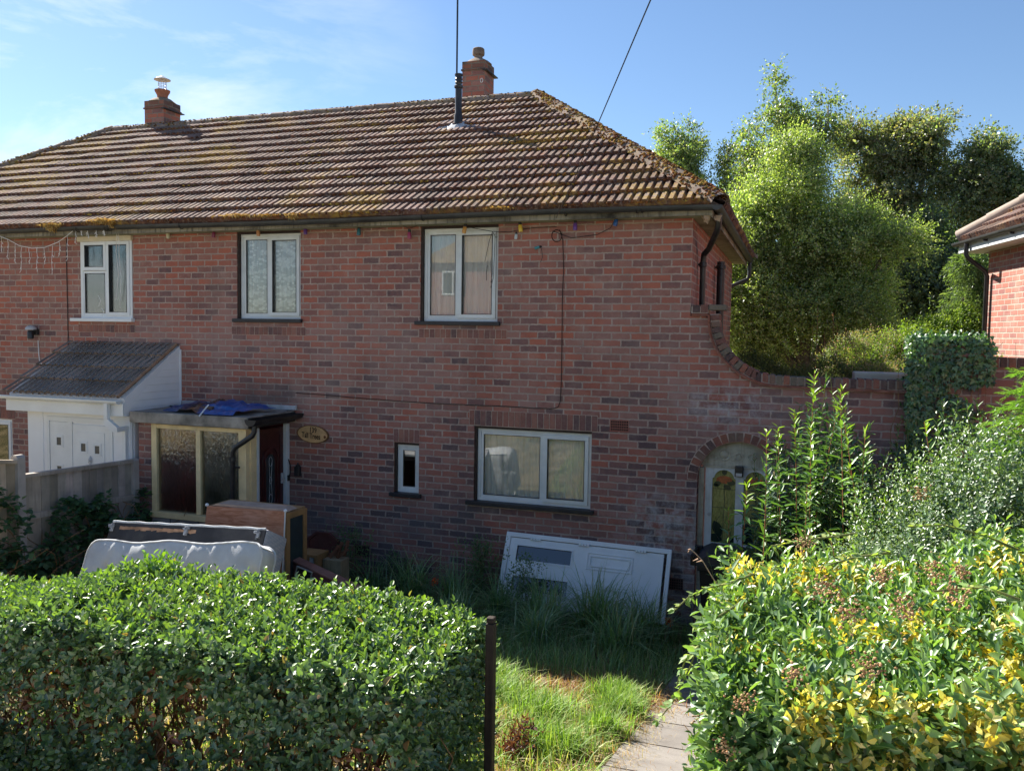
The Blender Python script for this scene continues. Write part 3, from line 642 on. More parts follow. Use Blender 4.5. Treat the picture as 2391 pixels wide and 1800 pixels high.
# inside of the porch: maroon wall and pale things behind the glass
mb = MB(); mb.box((PX0+.201, -.012, 0), (PX1, -.002, 2.1), 0); mb.box((PX0+.201, PY+.12, 0), (PX0+.208, -.013, 2.1), 0); mb.build('porch_lining', simple('maroon_wall', (.17, .03, .035), .7, .3), po)
mb = MB(); mb.box((PX0, PY+.05, .0), (PX1, -.013, .02)); mb.build('porch_floor', M_conc, po)
mb = MB(); mb.box((3.12, -.30, .3), (3.60, -.12, 1.62), bev=.02); mb.build('stored_panel', simple('pale_panel', (.45, .46, .42), .8, .2, .4, 5), po)
mb = MB(); mb.box((PX0+.30, PY+.075, .95), (2.99, PY+.08, 2.04)); mb.build('added_maroon_panel', simple('maroon_panel_tint', (.42, .10, .12), .8, .2, .35, 3), po); mb = MB(); mb.box((3.07, PY+.085, .95), (PX1-.13, PY+.09, 2.04)); mb.build('added_grey_panel', simple('mottled_grey_panel', (.42, .45, .42), .7, .3, .75, 2.2), po)  # panels added close behind the panes to catch light and tint the glass
# side doorway
mb = MB(); mb.box((PX1-.055, PY+.085, 0), (PX1, PY+.20, 2.09), 1); mb.box((PX1-.05, -.075, 0), (PX1+.005, -.003, 2.09), bev=.004); mb.box((PX1-.05, PY+.205, 0), (PX1+.006, PY+.25, 2.09)); mb.build('door_frame', [M_upvcold, M_cream], po)
M_door = simple('dark_mahogany_door', (.055, .012, .012), .32, .5, .3, 12, .1)
mb = MB(); y0, y1 = PY+.25, -.078; xd = PX1-.045; mb.box((xd-.04, y0, .03), (xd, y1, 2.05), bev=.004)
dr = mb.build('door', M_door, po)
ym = (y0+y1)/2; ring = lambda s, zc, a, b: [(xd+s, ym+a*math.cos(t), zc+(b if math.sin(t) > 0 else -b)+a*math.sin(t)) for t in np.linspace(0, 2*math.pi, 33)]
mb = MB(); mb.tube(ring(.004, 1.36, .105, .25), .008, 6); mb.tube(ring(.004, 1.36, .165, .27), .006, 6)
for sy in (-.22, .22):
    if y0 < ym+sy < y1: mb.box((xd, ym+sy-.004, .25), (xd+.006, ym+sy+.004, 1.95))
mb.build('door_moulding', M_door, dr)
mb = MB(); pl = [(ym+.098*math.cos(t), 1.36+(.25 if math.sin(t) > 0 else -.25)+.098*math.sin(t)) for t in np.linspace(0, 2*math.pi, 33)[:-1]]; mb.prism(pl, xd+.001, xd+.004, 'x'); mb.build('oval_glass', simple('leaded_oval_glass', (.03, .045, .05), .12, .6), dr)
mb = MB(); 
for (dz, s) in ((.25, .05), (0, .035), (-.25, .05)): mb.tube([(xd+.008, ym+s*math.cos(t)*(.7), 1.36+dz+s*1.3*math.sin(t)) for t in np.linspace(0, 6.28, 9)], .0035, 4)
for sy in (-.035, .035): mb.tube([(xd+.008, ym+sy, 1.1), (xd+.008, ym+sy*.4, 1.36), (xd+.008, ym+sy, 1.62)], .003, 4)
mb.build('lead_came', M_gray, dr)
mb = MB(); mb.box((xd+.004, y1-.07, 1.28), (xd+.03, y1-.02, 1.42), bev=.006); mb.tube([(xd+.03, y1-.045, 1.35), (xd+.06, y1-.05, 1.35), (xd+.06, y1-.14, 1.35)], .009, 6); mb.build('door_handle', M_gray, dr)
mb = MB(); mb.tube([(PX1+.015, -.03, 1.36), (PX1+.035, -.02, 1.44), (PX1+.03, -.03, 1.52), (PX1+.012, -.04, 1.60)], .007, 5); mb.box((PX1+.003, -.06, 1.30), (PX1+.02, -.02, 1.38)); mb.build('latch_hook', M_black, po)
# flat felt roof with upstand and black gutter on its side
mb = MB(); z0 = 2.115
def wv(x, y): return .012*mnoise.noise(Vector((x*2.1, y*2.1, 4)))
mb.box((PX0-.06, PY-.10, z0), (PX1+.09, PY-.06, z0+.145), 0, bev=.012); mb.box((PX1+.06, PY-.058, z0+.02), (PX1+.09, -.004, z0+.15), 0, bev=.008)
nx, ny = 22, 12
for i in range(nx):
    for j in range(ny):
        q = lambda i, j: (PX0-.05+(PX1+.11-PX0)*i/nx, PY-.075+(-.003-PY+.075)*j/ny, z0+.14+.02*j/ny+wv(i*.2, j*.2))
        mb.face([q(i, j), q(i+1, j), q(i+1, j+1), q(i, j+1)])
mb.box((PX0-.05, PY-.055, z0+.002), (PX1+.055, -.004, z0+.02))
pr_ = mb.build('flat_roof', M_felt, po, smooth=True)
mb = MB(); mb.box((PX0-.05, -.045, 2.275), (PX1+.13, -.004, 2.335), bev=.006); mb.build('lead_upstand', M_lead, po)
half_gutter([(PX1+.150, y, 2.235) for y in np.linspace(PY-.14, -.01, 8)], .082, mat=M_black, par=po); mb = MB(); mb.box((PX1+.092, PY-.10, 2.12), (PX1+.10, -.01, 2.25)); mb.build('side_fascia', M_black, po)
gx = PX1+.145; pipe([(gx, PY-.04, 2.17), (gx, PY-.05, 2.08), (gx-.02, PY-.06, 2.03), (PX1-.12, PY-.075, 1.87), (PX1-.16, PY-.075, 1.80), (PX1-.16, PY-.075, .3)], .034, par=po, collars=(1.72,))
for z in (1.62, 1.12): mb = MB(); mb.box((PX1-.15, PY-.085, z-.012), (PX1-.06, PY-.06, z+.012)); mb.build('pipe_clip', M_black, po)
# ---------------------------------------------------------------- white porch of the neighbour
NX0, NX1, NY = -.05, 1.972, -.93
mb = MB()
mb.box((.40, NY, -.2), (NX1-.01, NY+.05, 2.185)); mb.box((.14, NY-.01, -.2), (.42, NY+.10, 2.18), bev=.004); mb.box((.14, NY+.1, -.2), (.19, -.003, 2.1))
mb.box((NX1-.05, NY+.04, -.2), (NX1-.003, -.003, 2.2)); mb.box((1.66, NY-.012, -.2), (NX1-.02, NY, 2.18), bev=.003)
np_ = mb.build('porch', M_white, house); np_['label'] = 'white porch with a lean-to tiled roof and white panelled front door'
mb = MB(); mb.box((-.08, NY-.16, 2.19), (NX1, NY-.13, 2.36), bev=.004); mb.box((-.05, NY-.13, 2.185), (NX1, NY+.02, 2.20)); mb.build('fascia', M_upvc, np_)
# gable cladding
mb = MB(); nb = 9
poly_top = lambda y: 2.40+(y-(NY-.02))/(0-(NY-.02))*(3.05-2.40)
for k in range(nb):
    z = 2.19+k*.098
    if z > 3.03: break
    # row from z to z+.098 clipped by the slope
    ys = lambda zz: NY-.02+max(0, (zz-2.34))/(3.05-2.34)*(0-(NY-.02))
    ya, yb = ys(z), ys(min(z+.096, 3.05))
    mb.face([(NX1+.010, ya, z+.002), (NX1+.010, -.003, z+.002), (NX1+.002, -.003, z+.096), (NX1+.002, yb, z+.096)])
    mb.face([(NX1+.010, ya, z+.002), (NX1+.002, ya, z+.0), (NX1+.002, -.003, z+.0), (NX1+.010, -.003, z+.002)])
mb.face([(NX1+.001, NY-.15, 2.19), (NX1+.001, -.003, 2.19), (NX1+.001, -.003, 3.04), (NX1+.001, NY-.14, 2.37)])
mb.box((NX1-.0, -.022, 2.19), (NX1+.02, -.002, 3.06)); mb.build('gable_cladding', M_white, np_, recalc=False)
half_gutter([(x, NY-.205, 2.40) for x in np.linspace(NX0-.28, NX1-.02, 6)], .05, mat=M_upvc, par=np_)
gx = NX1-.22
mb = MB(); mb.box((gx-.03, NY-.235, 2.15), (gx+.03, NY-.175, 2.36), bev=.006); mb.prism([(gx-.03, 2.15), (gx+.03, 2.15), (gx+.19, 2.05), (gx+.19, 1.99), (gx+.10, 1.99), (gx-.03, 2.08)], NY-.23, NY-.175, 'y'); mb.box((gx+.115, NY-.075, .2), (gx+.175, NY-.013, 2.02), bev=.006); mb.box((gx+.12, NY-.20, 1.99), (gx+.18, NY-.02, 2.05), bev=.005); mb.build('downpipe', M_upvc, np_)
# door and side panel
mb = MB(); mb.box((.50, NY-.022, 0), (.545, NY-.002, 2.06)); mb.box((.885, NY-.022, 0), (.955, NY-.002, 2.06)); mb.box((.50, NY-.022, 2.06), (1.66, NY-.002, 2.12)); mb.box((1.60, NY-.022, 0), (1.655, NY-.002, 2.06)); mb.build('door_frame', M_upvc, np_)
mb = MB(); mb.box((.96, NY-.018, .05), (1.595, NY-.003, 2.03), bev=.003); mb.box((1.03, NY-.026, .12), (1.52, NY-.019, 1.93), bev=.003); nd_ = mb.build('door', M_upvc, np_)
mb = MB(); mb.box((.55, NY-.014, .05), (.882, NY-.003, 2.05), bev=.003); mb.build('side_panel', M_upvc, np_)
for (x, z) in ((.715, 1.78), (.715, 1.38), (1.16, 1.72), (1.40, 1.70), (1.16, 1.33), (1.40, 1.31)):
    mb = MB(); mg = MB(); ml = MB()
    hx, hz = .072, .085; yb = NY-.014 if x < .9 else NY-.026
    for s in (0, 1):
        e = .016*s; frame_box(mb, x-hx+e, x+hx-e, z-hz+e, z+hz-e, .016, yb-.006-.003*s, yb)
    mg.box((x-hx+.026, yb-.002, z-hz+.026), (x+hx-.026, yb-.001, z+hz-.026))
    ml.tube([(x-.02, yb-.004, z+.03), (x+.012, yb-.004, z-.002), (x+.02, yb-.004, z-.03)], .0022, 4); ml.tube([(x-.022, yb-.004, z-.04), (x-.022, yb-.004, z+.03)], .0015, 4)
    pm_ = mb.build('panel_moulding', M_upvc, nd_); mg.build('small_glass', simple('dark_leaded_glass', (.07, .08, .09), .15, .6), nd_)
mb = MB(); mb.lathe([(.004, -.03), (.022, -.012), (.026, .01), (.014, .03), (.008, .045), (.004, .06)], (1.285, NY-.04, 1.555), 10); mb.tube([(1.285+.025*math.cos(t), NY-.045, 1.535+.035*math.sin(t)) for t in np.linspace(math.pi, 2*math.pi, 8)], .006, 6); mb.build('door_knocker', M_gray, nd_, smooth=True)
# lean-to roof: four courses of flat ribbed tiles
L0 = Vector((NX0-.02, NY-.20, 2.435)); L1z, L1y = 3.12, -.03; sl_ = Vector((0, L1y-L0.y, L1z-L0.z)); sL = sl_.length; vd = sl_.normalized(); nd2 = Vector((0, -vd.z, vd.y))
mb = MB(); rr_ = random.Random(4)
for k in range(4):
    v0, v1 = k*sL/4, (k+1)*sL/4+.03
    for i in range(18):
        t = rr_.uniform(.75, 1.2) if i % 3 == 0 else t; ua, ub = i*.1128, i*.1128+.1128
        for (a, b, h) in ((ua, ua+.068, .024), (ua+.068, ub, .002)):
            A_ = L0+Vector((a, 0, 0))+vd*v0+nd2*(h+.03); B_ = L0+Vector((b, 0, 0))+vd*v0+nd2*(h+.03); C_ = L0+Vector((b, 0, 0))+vd*v1+nd2*(h+.0); D_ = L0+Vector((a, 0, 0))+vd*v1+nd2*(h+.0)
            mb.face([A_, B_, C_, D_], 0, (t, t, t)); mb.face([A_-nd2*.03, B_-nd2*.03, B_, A_], 0, (t*.9,)*3)
M_tile2, n = newmat('grey_brown_porch_tile'); p = n.pos(); c = n.mix(n.rng(n.noise(p, 3, 6, .65), .35, .65), (.15, .12, .10), (.25, .20, .17)); c = n.mix(1.0, c, n.attr(), 'MULTIPLY')
c = n.mix(n.rng(n.noise(p, 22, 6, .75), .56, .7, 0, .5), c, (.20, .17, .13)); c = n.mix(n.rng(n.noise(p, 6, 7, .75), .60, .68, 0, .8), c, (.05, .04, .018)); c = n.mix(n.rng(n.noise(p, 50, 2, .4), .76, .79, 0, .7), c, (.5, .5, .47))
n.done(n.bsdf(c, .9, .15, n.bump(n.noise(p, 80, 5, .7), .5, .006)))
mb.build('lean_to_roof', M_tile2, np_, recalc=False)
mb = MB(); mb.prism([(L0.y+.07, L0.z-.01), (-.003, L1z-.01), (-.003, 2.25), (L0.y+.10, 2.25)], NX0, NX1-.004, 'x'); mb.build('roof_core', M_white, np_)
mb = MB(); mb.tube([L0+Vector((2.01, 0, 0))+vd*t*sL+nd2*.02 for t in np.linspace(0, 1, 8)], .022, 6); mb.build('verge_mortar', simple('verge_mortar', (.32, .2, .13), .9, .1, .3, 9, .4), np_)
# ================================================================ garden wall with arched gate
M_wbrick = brick('garden_wall_brick', dark=.36, white=True, pal='red')
gw = thing('garden_wall', 'brick garden wall sweeping down in a curve from the house corner over an arched gate', 'wall', (10, .1, 0))
def ztop(x):
    if x < 9.36: return 3.585
    if x < 10.20: return 3.56-.76*math.sqrt(max(0, 1-((10.20-x)/.84)**2))
    return 2.80-(x-10.2)*.012
AX, AR, AZ0 = 9.75, .46, 1.70
def zbot(x): return AZ0+math.sqrt(max(0, AR*AR-(x-AX)**2)) if abs(x-AX) < AR else None
T_ = .225; mb = MB(); xs = sorted(set([9.1602]+[round(9.18+i*.03, 4) for i in range(79)]+[11.55, AX-AR, AX+AR]+[9.36+.84*(1-math.cos(k*math.pi/24)) for k in range(1, 12)]))
for a, b in zip(xs[:-1], xs[1:]):
    m_ = (a+b)/2; ins = abs(m_-AX) < AR; ba = (zbot(a) or AZ0) if ins else -.4; bb = (zbot(b) or AZ0) if ins else -.4
    for y in (0.0, T_): mb.face([(a, y, ba), (b, y, bb), (b, y, ztop(b)), (a, y, ztop(a))])
    mb.face([(a, 0, ztop(a)), (b, 0, ztop(b)), (b, T_, ztop(b)), (a, T_, ztop(a))])
    if ins: mb.face([(a, 0, ba), (a, T_, ba), (b, T_, bb), (b, 0, bb)])
for x in (AX-AR, AX+AR): mb.face([(x, 0, -.4), (x, T_, -.4), (x, T_, AZ0), (x, 0, AZ0)])
mb.face([(9.1602, T_, -.4), (9.1602, 0, -.4), (9.1602, 0, 3.58), (9.1602, T_, 3.58)])
mb.build('wall_body', M_wbrick, gw, recalc=True)
# creasing tile and brick-on-edge coping following the sweep
path = [(9.36, 3.60), (9.365, 3.52)]+[(10.20-.84*math.cos(t), 3.56-.76*math.sin(t)) for t in np.linspace(.06, math.pi/2, 26)]+[(x, 2.80-(x-10.2)*.012) for x in np.linspace(10.3, 11.55, 14)]
pp = [Vector((x, 0, z)) for x, z in path]
def along(step):
    out = []; acc = 0; i = 0; cur = pp[0].copy(); out.append((cur.copy(), (pp[1]-pp[0]).normalized()))
    need = step
    for a, b in zip(pp[:-1], pp[1:]):
        L_ = (b-a).length; d = (b-a).normalized(); pos = 0
        while need <= L_-pos: pos += need; out.append((a+d*pos, d)); need = step
        need -= (L_-pos)
    return out
M_coping = M_loose
pal_c = [(.25, .10, .075), (.18, .085, .07), (.12, .075, .07), (.30, .12, .08), (.09, .06, .06), (.20, .13, .10), (.16, .14, .11)]
mb = MB(); mm_ = MB()
for (c_, d) in along(.0765):
    nn = Vector((-d.z, 0, d.x)); nn = nn if (nn.z > 0 or nn.x > 0) else -nn
    if nn.x < -.01: nn = -nn
    if c_.x > 9.9: nn = Vector((0, 0, 1))
    dz = rnd.uniform(-.004, .004)
    M = Matrix(((d.x, 0, nn.x, c_.x+d.x*.033), (0, 1, 0, 0), (d.z, 0, nn.z, c_.z+d.z*.033), (0, 0, 0, 1)))
    mb.box((-.031, -.012, .030+dz), (.031, T_+.012, .128+dz), 0, M, rnd.choice(pal_c), bev=.006)
    mm_.box((-.040, -.004, .026), (.040, T_+.004, .118), 0, M)
for k, x in enumerate((9.185, 9.275)): mb.box((x, -.012, 3.628), (x+.082, T_+.012, 3.716), 0, col=rnd.choice(pal_c), bev=.006)
mb.box((9.365, -.01, 3.655), (9.56, T_+.01, 3.718), 0, col=(.16, .14, .11), bev=.01); mm_.box((9.17, -.004, 3.62), (9.36, T_+.004, 3.70))
mb.build('coping_bricks', M_coping, gw); mm_.build('coping_mortar', M_mortar, gw)
mb = MB()
for off in (0, .013):
    for a, b in zip(pp[:-1], pp[1:]):
        d = (b-a).normalized(); nn = Vector((-d.z, 0, d.x)); nn = nn if nn.x > 0 or nn.z > 0 else -nn
        q0 = [a+nn*(off-.002), b+nn*(off-.002), b+nn*(off+.010), a+nn*(off+.010)]; yf = -.046+off*1.2
        mb.face([q+Vector((0, yf, 0)) for q in q0]); mb.face([q0[3]+Vector((0, yf, 0)), q0[2]+Vector((0, yf, 0)), q0[2]+Vector((0, T_+.03, 0)), q0[3]+Vector((0, T_+.03, 0))]); mb.face([q0[0]+Vector((0, yf, 0)), q0[1]+Vector((0, yf, 0)), q0[1]+Vector((0, .0, 0)), q0[0]+Vector((0, .0, 0))])
mb.box((9.175, -.034, 3.588), (9.362, T_+.03, 3.600)); mb.box((9.175, -.024, 3.602), (9.362, T_+.02, 3.614))
mb.build('creasing_tiles', simple('red_creasing_tile', (.27, .11, .075), .85, .2, .3, 9, .5, 60, .5, (.28, .27, .25)), gw, recalc=False)
# arch ring of brick ends
mb = MB(); mo = MB(); nV = 19
for i in range(nV):
    t = math.pi*(i+.5)/nV; c_, s_ = math.cos(t), math.sin(t)
    M = Matrix(((-s_, 0, c_, AX+c_*(AR+.058)), (0, 1, 0, 0), (c_, 0, s_, AZ0+s_*(AR+.058)), (0, 0, 0, 1)))
    w = math.pi*(AR+.05)/nV/2-.006
    mb.box((-w, -.008, -.052), (w, -.003, .052), 0, M, rnd.choice(pal_c))
pl = [(AX+math.cos(t)*(AR+.003), AZ0+math.sin(t)*(AR+.003)) for t in np.linspace(0, math.pi, 30)]+[(AX+math.cos(t)*(AR+.118), AZ0+math.sin(t)*(AR+.118)) for t in np.linspace(math.pi, 0, 30)]
for i in range(29): mo.face([(pl[i][0], -.002, pl[i][1]), (pl[i+1][0], -.002, pl[i+1][1]), (pl[58-i][0], -.002, pl[58-i][1]), (pl[59-i][0], -.002, pl[59-i][1])])
mb.build('arch_bricks', M_loose, gw); mo.build('arch_mortar', M_mortar, gw)
# gate
M_wpaint = simple('chalky_white_paint', (.62, .66, .66), .7, .25, .08, 6, .25, 60, .4, (.22, .2, .13), streak=.35)
M_wpaint2 = simple('grimy_white_paint', (.42, .41, .33), .8, .2, .25, 7, .4, 50, .7, (.16, .12, .06), streak=.5)
gt = MB(); ty = [(AX+AR*.995*math.cos(t), AZ0+AR*.995*math.sin(t)) for t in np.linspace(math.asin(.17/AR), math.pi-math.asin(.17/AR), 24)]
gt.prism(ty, .075, .10, 'y'); gt.box((AX-.40, .06, 1.845), (AX+.40, .10, 1.872))
gate = gt.build('gate', M_wpaint2, gw); gate['label'] = 'white arched gate with two stained glass lights and grimy half-moon head'
mb = MB(); mb.tube([(AX-.17+.065*math.cos(t), .07, 2.0+.065*math.sin(t)) for t in np.linspace(0, 6.28, 17)], .008, 5)
for s in (-1, 1):
    mb.tube([(AX+.06+s*.07+.05*math.cos(t)*(1-t/12), .07, 1.98+.05*math.sin(t)*(1-t/12)) for t in np.linspace(0, 7, 18)], .007, 5)
    mb.tube([(AX-.17+s*.10+.035*math.cos(t)*(1-t/12), .07, 1.96+.04*math.sin(t)*(1-t/12)) for t in np.linspace(0, 7, 18)], .006, 5)
mb.lathe([(.001, 0), (.05, .0), (.035, .015), (.001, .022)], (AX-.17, .075, 2.0), 12, M=Matrix.Rotation(math.pi/2, 3, 'X')); mb.build('carved_ornament', M_wpaint2, gate, smooth=True)
mb = MB(); mb.box((AX-AR+.012, .05, .0), (AX-AR+.07, .12, 1.84)); mb.box((AX+AR-.07, .05, .0), (AX+AR-.012, .12, 1.84)); mb.build('gate_post', M_wpaint2, gate)
lx = [P(1662, 1180, Y=.08)[0], P(1716, 1180, Y=.08)[0], P(1735, 1180, Y=.08)[0], P(1789, 1180, Y=.08)[0]]; zt = P(1690, 1097, Y=.08)[2]; zb = P(1690, 1268, Y=.08)[2]
mb = MB(); xa, xb = AX-AR+.085, AX+AR-.085
mb.box((xa, .072, .05), (lx[0], .108, 1.843)); mb.box((lx[1], .072, zb), (lx[2], .108, zt-.10)); mb.box((lx[3], .072, .05), (xb, .108, 1.843)); mb.box((lx[0], .073, .05), (lx[3], .108, zb))
for a, b in ((lx[0], lx[1]), (lx[2], lx[3])):
    c_ = (a+b)/2; r_ = (b-a)/2*.86; n_ = 16
    pts = [(a, zt-.10), (a+.018, zt-.092)]+[(c_+r_*math.cos(t), zt-.10+.10*math.sin(t)) for t in np.linspace(math.pi, 0, n_)]+[(b-.018, zt-.092), (b, zt-.10)]
    for i in range(len(pts)-1): 
        if pts[i+1][0]-pts[i][0] > 1e-5: mb.prism([(pts[i][0], pts[i][1]), (pts[i+1][0], pts[i+1][1]), (pts[i+1][0], 1.843), (pts[i][0], 1.843)], .073, .107, 'y')
mb.box((lx[1], .073, zt-.10), (lx[2], .107, 1.843)); mb.build('gate_panel', M_wpaint, gate)
M_yg, n = newmat('yellow_green_stained_glass'); p = n.pos(); c = n.mix(n.rng(n.noise(n.mapv(p, (1, 1, .3)), 30, 5, .7, 2), .3, .7), (.12, .13, .03), (.42, .40, .14))
n.done(n.bsdf(c, .2, .5, n.bump(n.noise(n.mapv(p, (1, 1, .3)), 40, 4, .6, 2), .6, .01)))
mb = MB(); mb.box((lx[0], .088, zb), (lx[1], .094, zt)); mb.box((lx[2], .088, zb), (lx[3], .094, zt)); sg_ = mb.build('stained_glass', M_yg, gate)
mr_ = MB(); ml = MB(); mc_ = MB()
def lf(cx, cz, L_, w, ang, y=.083):
    pts = []
    for t in np.linspace(0, 1, 8): pts.append((t*L_, w*math.sin(math.pi*t)**.8))
    for t in np.linspace(1, 0, 8)[1:-1]: pts.append((t*L_, -w*math.sin(math.pi*t)**.8))
    return [(cx+u*math.cos(ang)-v*math.sin(ang), cz+u*math.sin(ang)+v*math.cos(ang)) for u, v in pts]
for c_ in ((lx[0]+lx[1])/2, (lx[2]+lx[3])/2):
    w_ = (lx[1]-lx[0])/2
    for k in range(9):
        t = k*2*math.pi/9; mr_.prism([(c_+.05*math.cos(t)+.042*math.cos(s), zt-.115+.024*math.sin(t)+.022*math.sin(s)) for s in np.linspace(0, 6.28, 10)[:-1]], .0835+.0003*k, .087, 'y', col=(1, 1, 1) if k % 2 else (.75, .8, .8))
    mr_.prism([(c_+.038*math.cos(s), zt-.112+.022*math.sin(s)) for s in np.linspace(0, 6.28, 10)[:-1]], .0825, .0834, 'y', col=(.8, .9, .9))
    for (dx, dz, L_, w, a) in ((0, -.085, .08, .03, 1.5), (-.03, -.17, .09, .03, 3.4), (.03, -.16, .10, .035, -.1), (.0, -.20, .09, .03, -.5), (-.06, -.21, .06, .02, 3.0), (-.02, -.80, .20, .055, 2.0), (.0, -.84, .17, .05, 2.9), (.03, -.88, .15, .04, .4)): ml.prism(lf(c_+dx, zt+dz+.02, L_, w, a), .0845, .0872, 'y')
    mc_.tube([(c_, .084, zt-.14), (c_+.01, .084, zt-.4), (c_-.01, .084, zb)], .0022, 4); mc_.tube([(c_-w_, .084, zt-.22), (c_+w_, .084, zt-.225)], .002, 4); mc_.tube([(c_-w_, .084, zt-.44), (c_+w_, .084, zt-.44)], .002, 4)
    for s in (-1, 1): mc_.tube([(c_+s*(.02+.08*math.sin(t)), .084, zb+.02+t*.10) for t in np.linspace(0, 3, 9)], .002, 4)
mr_.build('glass_rose', simple('red_stained_glass', (.42, .09, .035), .25, .5, .3, 30, usecol=True), sg_); ml.build('glass_leaf', simple('dark_green_stained_glass', (.012, .03, .022), .25, .5, .3, 20), sg_); mc_.build('lead_came', simple('dark_lead', (.06, .06, .06), .5, .4), sg_)
mb = MB(); mb.tube([(xa+.05+.016*math.cos(t), .06, 1.30+.018*math.sin(t)) for t in np.linspace(0, 6.28, 12)], .005, 5); mb.build('ring_handle', M_gray, gate)
q = P(1726, 1100, Y=.04); mb = MB(); mb.box((q[0]-.048, .0, q[2]-.062), (q[0]+.048, .05, q[2]+.062), bev=.01); o = mb.build('solar_light', M_black, None)
tag(o, 'small black solar lamp fixed on the white arched gate between its stained glass lights', 'solar light')
mb = MB(); mb.box((q[0]-.034, -.004, q[2]-.052), (q[0]+.034, -.001, q[2]-.018)); mb.build('lamp_lens', M_gray, o)
# ---------------------------------------------------------------- ivy pillar and neighbour's wall
mb = MB(); mb.box((11.56, -.10, -.4), (12.14, .35, 3.18), 0, bev=.0); pil = mb.build('brick_pillar', brick('pillar_brick', pal='red', dark=.2, x0=11.5), None); tag(pil, 'brick pillar smothered in ivy at the right end of the curved garden wall', 'pillar')
mb = MB(); mb.box((11.52, -.14, 3.183), (12.18, .39, 3.222), bev=.006); mb.box((11.545, -.115, 3.225), (12.155, .365, 3.30), bev=.008); mb.build('pillar_cap', brick('cap_brick', pal='red', z0=3.225), pil)
mb = MB(); mb.box((12.15, .0, -.4), (16.5, .22, 3.08)); nw = mb.build('boundary_wall', brick('boundary_brick', pal='red', dark=.1), None); tag(nw, 'taller brick wall to the right of the ivy pillar', 'wall')
mb = MB()
for i in range(56): mb.box((12.16+i*.077, -.012, 3.083), (12.16+i*.077+.066, .232, 3.185), 0, col=rnd.choice(pal_c[:4]), bev=.005)
mb.box((12.152, -.004, 3.082), (16.5, .224, 3.17), 1); mb.build('coping', [M_loose, M_mortar], nw)
# stone ledge behind the wall, lit by the sun
mb = MB(); a = P(2105, 882, Y=.6); mb.box((a[0]-.5, .45, 2.2), (11.65, .95, a[2]+.05), bev=.02); o = mb.build('shed_roof_edge', simple('pale_stone', (.42, .40, .35), .9, .1, .15, 6, .4), None); tag(o, 'pale concrete ledge in sun just left of the ivy pillar', 'ledge')
# ---------------------------------------------------------------- neighbouring house on the right
C0 = Vector((13.2, 5.5, 0)); ang = math.atan2(.184, .983)
nh = thing('detached_house', 'sunlit red brick house with brown tiled hipped roof at the right edge', 'house', C0)
Mh = Matrix.Translation(C0) @ Matrix.Rotation(ang, 4, 'Z')
def hpt(x, y, z): return tuple(Mh @ Vector((x, y, z)))
zw = 4.85
mb = MB(); mb.box((0, -9, -.4), (8, 0, zw), M=Mh)
m_nb = brick('clean_red_brick', pal='clean', z0=zw, x0=.05, mort=(.44, .37, .31), wob=.005)
# rotate the brick coordinates with the house
for nd in m_nb.node_tree.nodes:
    pass
hb = mb.build('brick_wall', m_nb, nh)
ov = .34; ze = zw+.02; rp_ = .70
A = [(-ov, -9-ov), (8+ov, -9-ov), (8+ov, ov), (-ov, ov)]; hr = (4+ov)*rp_; RA = (4, -9-ov+4+ov), (4, ov-4-ov)
mb = MB(); cs = [hpt(x, y, ze+.10) for x, y in A]; r0 = hpt(RA[0][0], RA[0][1], ze+.10+hr); r1 = hpt(RA[1][0], RA[1][1], ze+.10+hr)
mb.face([cs[3], cs[0], r0, r1]); mb.face([cs[0], cs[1], r0]); mb.face([cs[1], cs[2], r1, r0]); mb.face([cs[2], cs[3], r1]); mb.face(cs[::-1])
rfn = mb.build('roof', M_tile, nh, recalc=True)
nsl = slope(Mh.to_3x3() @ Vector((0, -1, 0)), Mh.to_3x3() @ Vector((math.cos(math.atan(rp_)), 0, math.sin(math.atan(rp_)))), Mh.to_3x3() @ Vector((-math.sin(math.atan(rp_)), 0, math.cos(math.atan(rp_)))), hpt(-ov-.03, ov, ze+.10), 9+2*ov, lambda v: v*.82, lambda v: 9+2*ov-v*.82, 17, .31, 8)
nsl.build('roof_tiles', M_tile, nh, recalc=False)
hp_ = [Vector(hpt(-ov, ov, ze+.19)), Vector(hpt(4, -4, ze+hr+.17))]
mb = MB()
for i in range(13):
    a, b = i/13, (i+1)/13+.004; mb.tube([hp_[0].lerp(hp_[1], a), hp_[0].lerp(hp_[1], b)], [.115, .10], 10)
mb.build('hip_tiles', simple('pale_hip_tile', (.36, .29, .24), .9, .15, .15, 5, .5, 60, .3, (.2, .16, .13)), nh, smooth=True)
gq = [hpt(-ov-.05, y, ze+.085) for y in np.linspace(ov+.05, -9, 12)]; half_gutter(gq, .055, par=nh)
gq = [hpt(x, ov+.05, ze+.085) for x in np.linspace(-ov-.05, 8, 10)]; half_gutter(gq, .055, par=nh)
mb = MB(); mb.box((-ov, -9-ov, ze-.08), (-ov+.02, ov, ze+.09), M=Mh); mb.box((-ov+.02, ov-.02, ze-.08), (8, ov, ze+.09), M=Mh); mb.box((-ov+.02, -9, ze-.085), (0, ov-.02, ze-.07), M=Mh); mb.build('fascia', M_upvcold, nh)
mb = MB()
for k in range(7): mb.prism([(-ov-.08, ze-.01), (-ov-.003, ze-.07), (-ov-.003, ze+.02)], 0, 0, 'y') if False else mb.box((-ov-.06, -.8-k*.9, ze-.0), (-ov-.002, -.77-k*.9, ze+.03), M=Mh)
mb.build('gutter_bracket', M_black, nh)
pipe([hpt(-ov-.05, -.12, ze+.06), hpt(-ov-.05, -.12, ze-.14), hpt(-ov-.02, -.14, ze-.20), hpt(-.09, -.10, ze-.40), hpt(-.055, -.10, ze-.48), hpt(-.055, -.10, 0)], .036, par=nh)
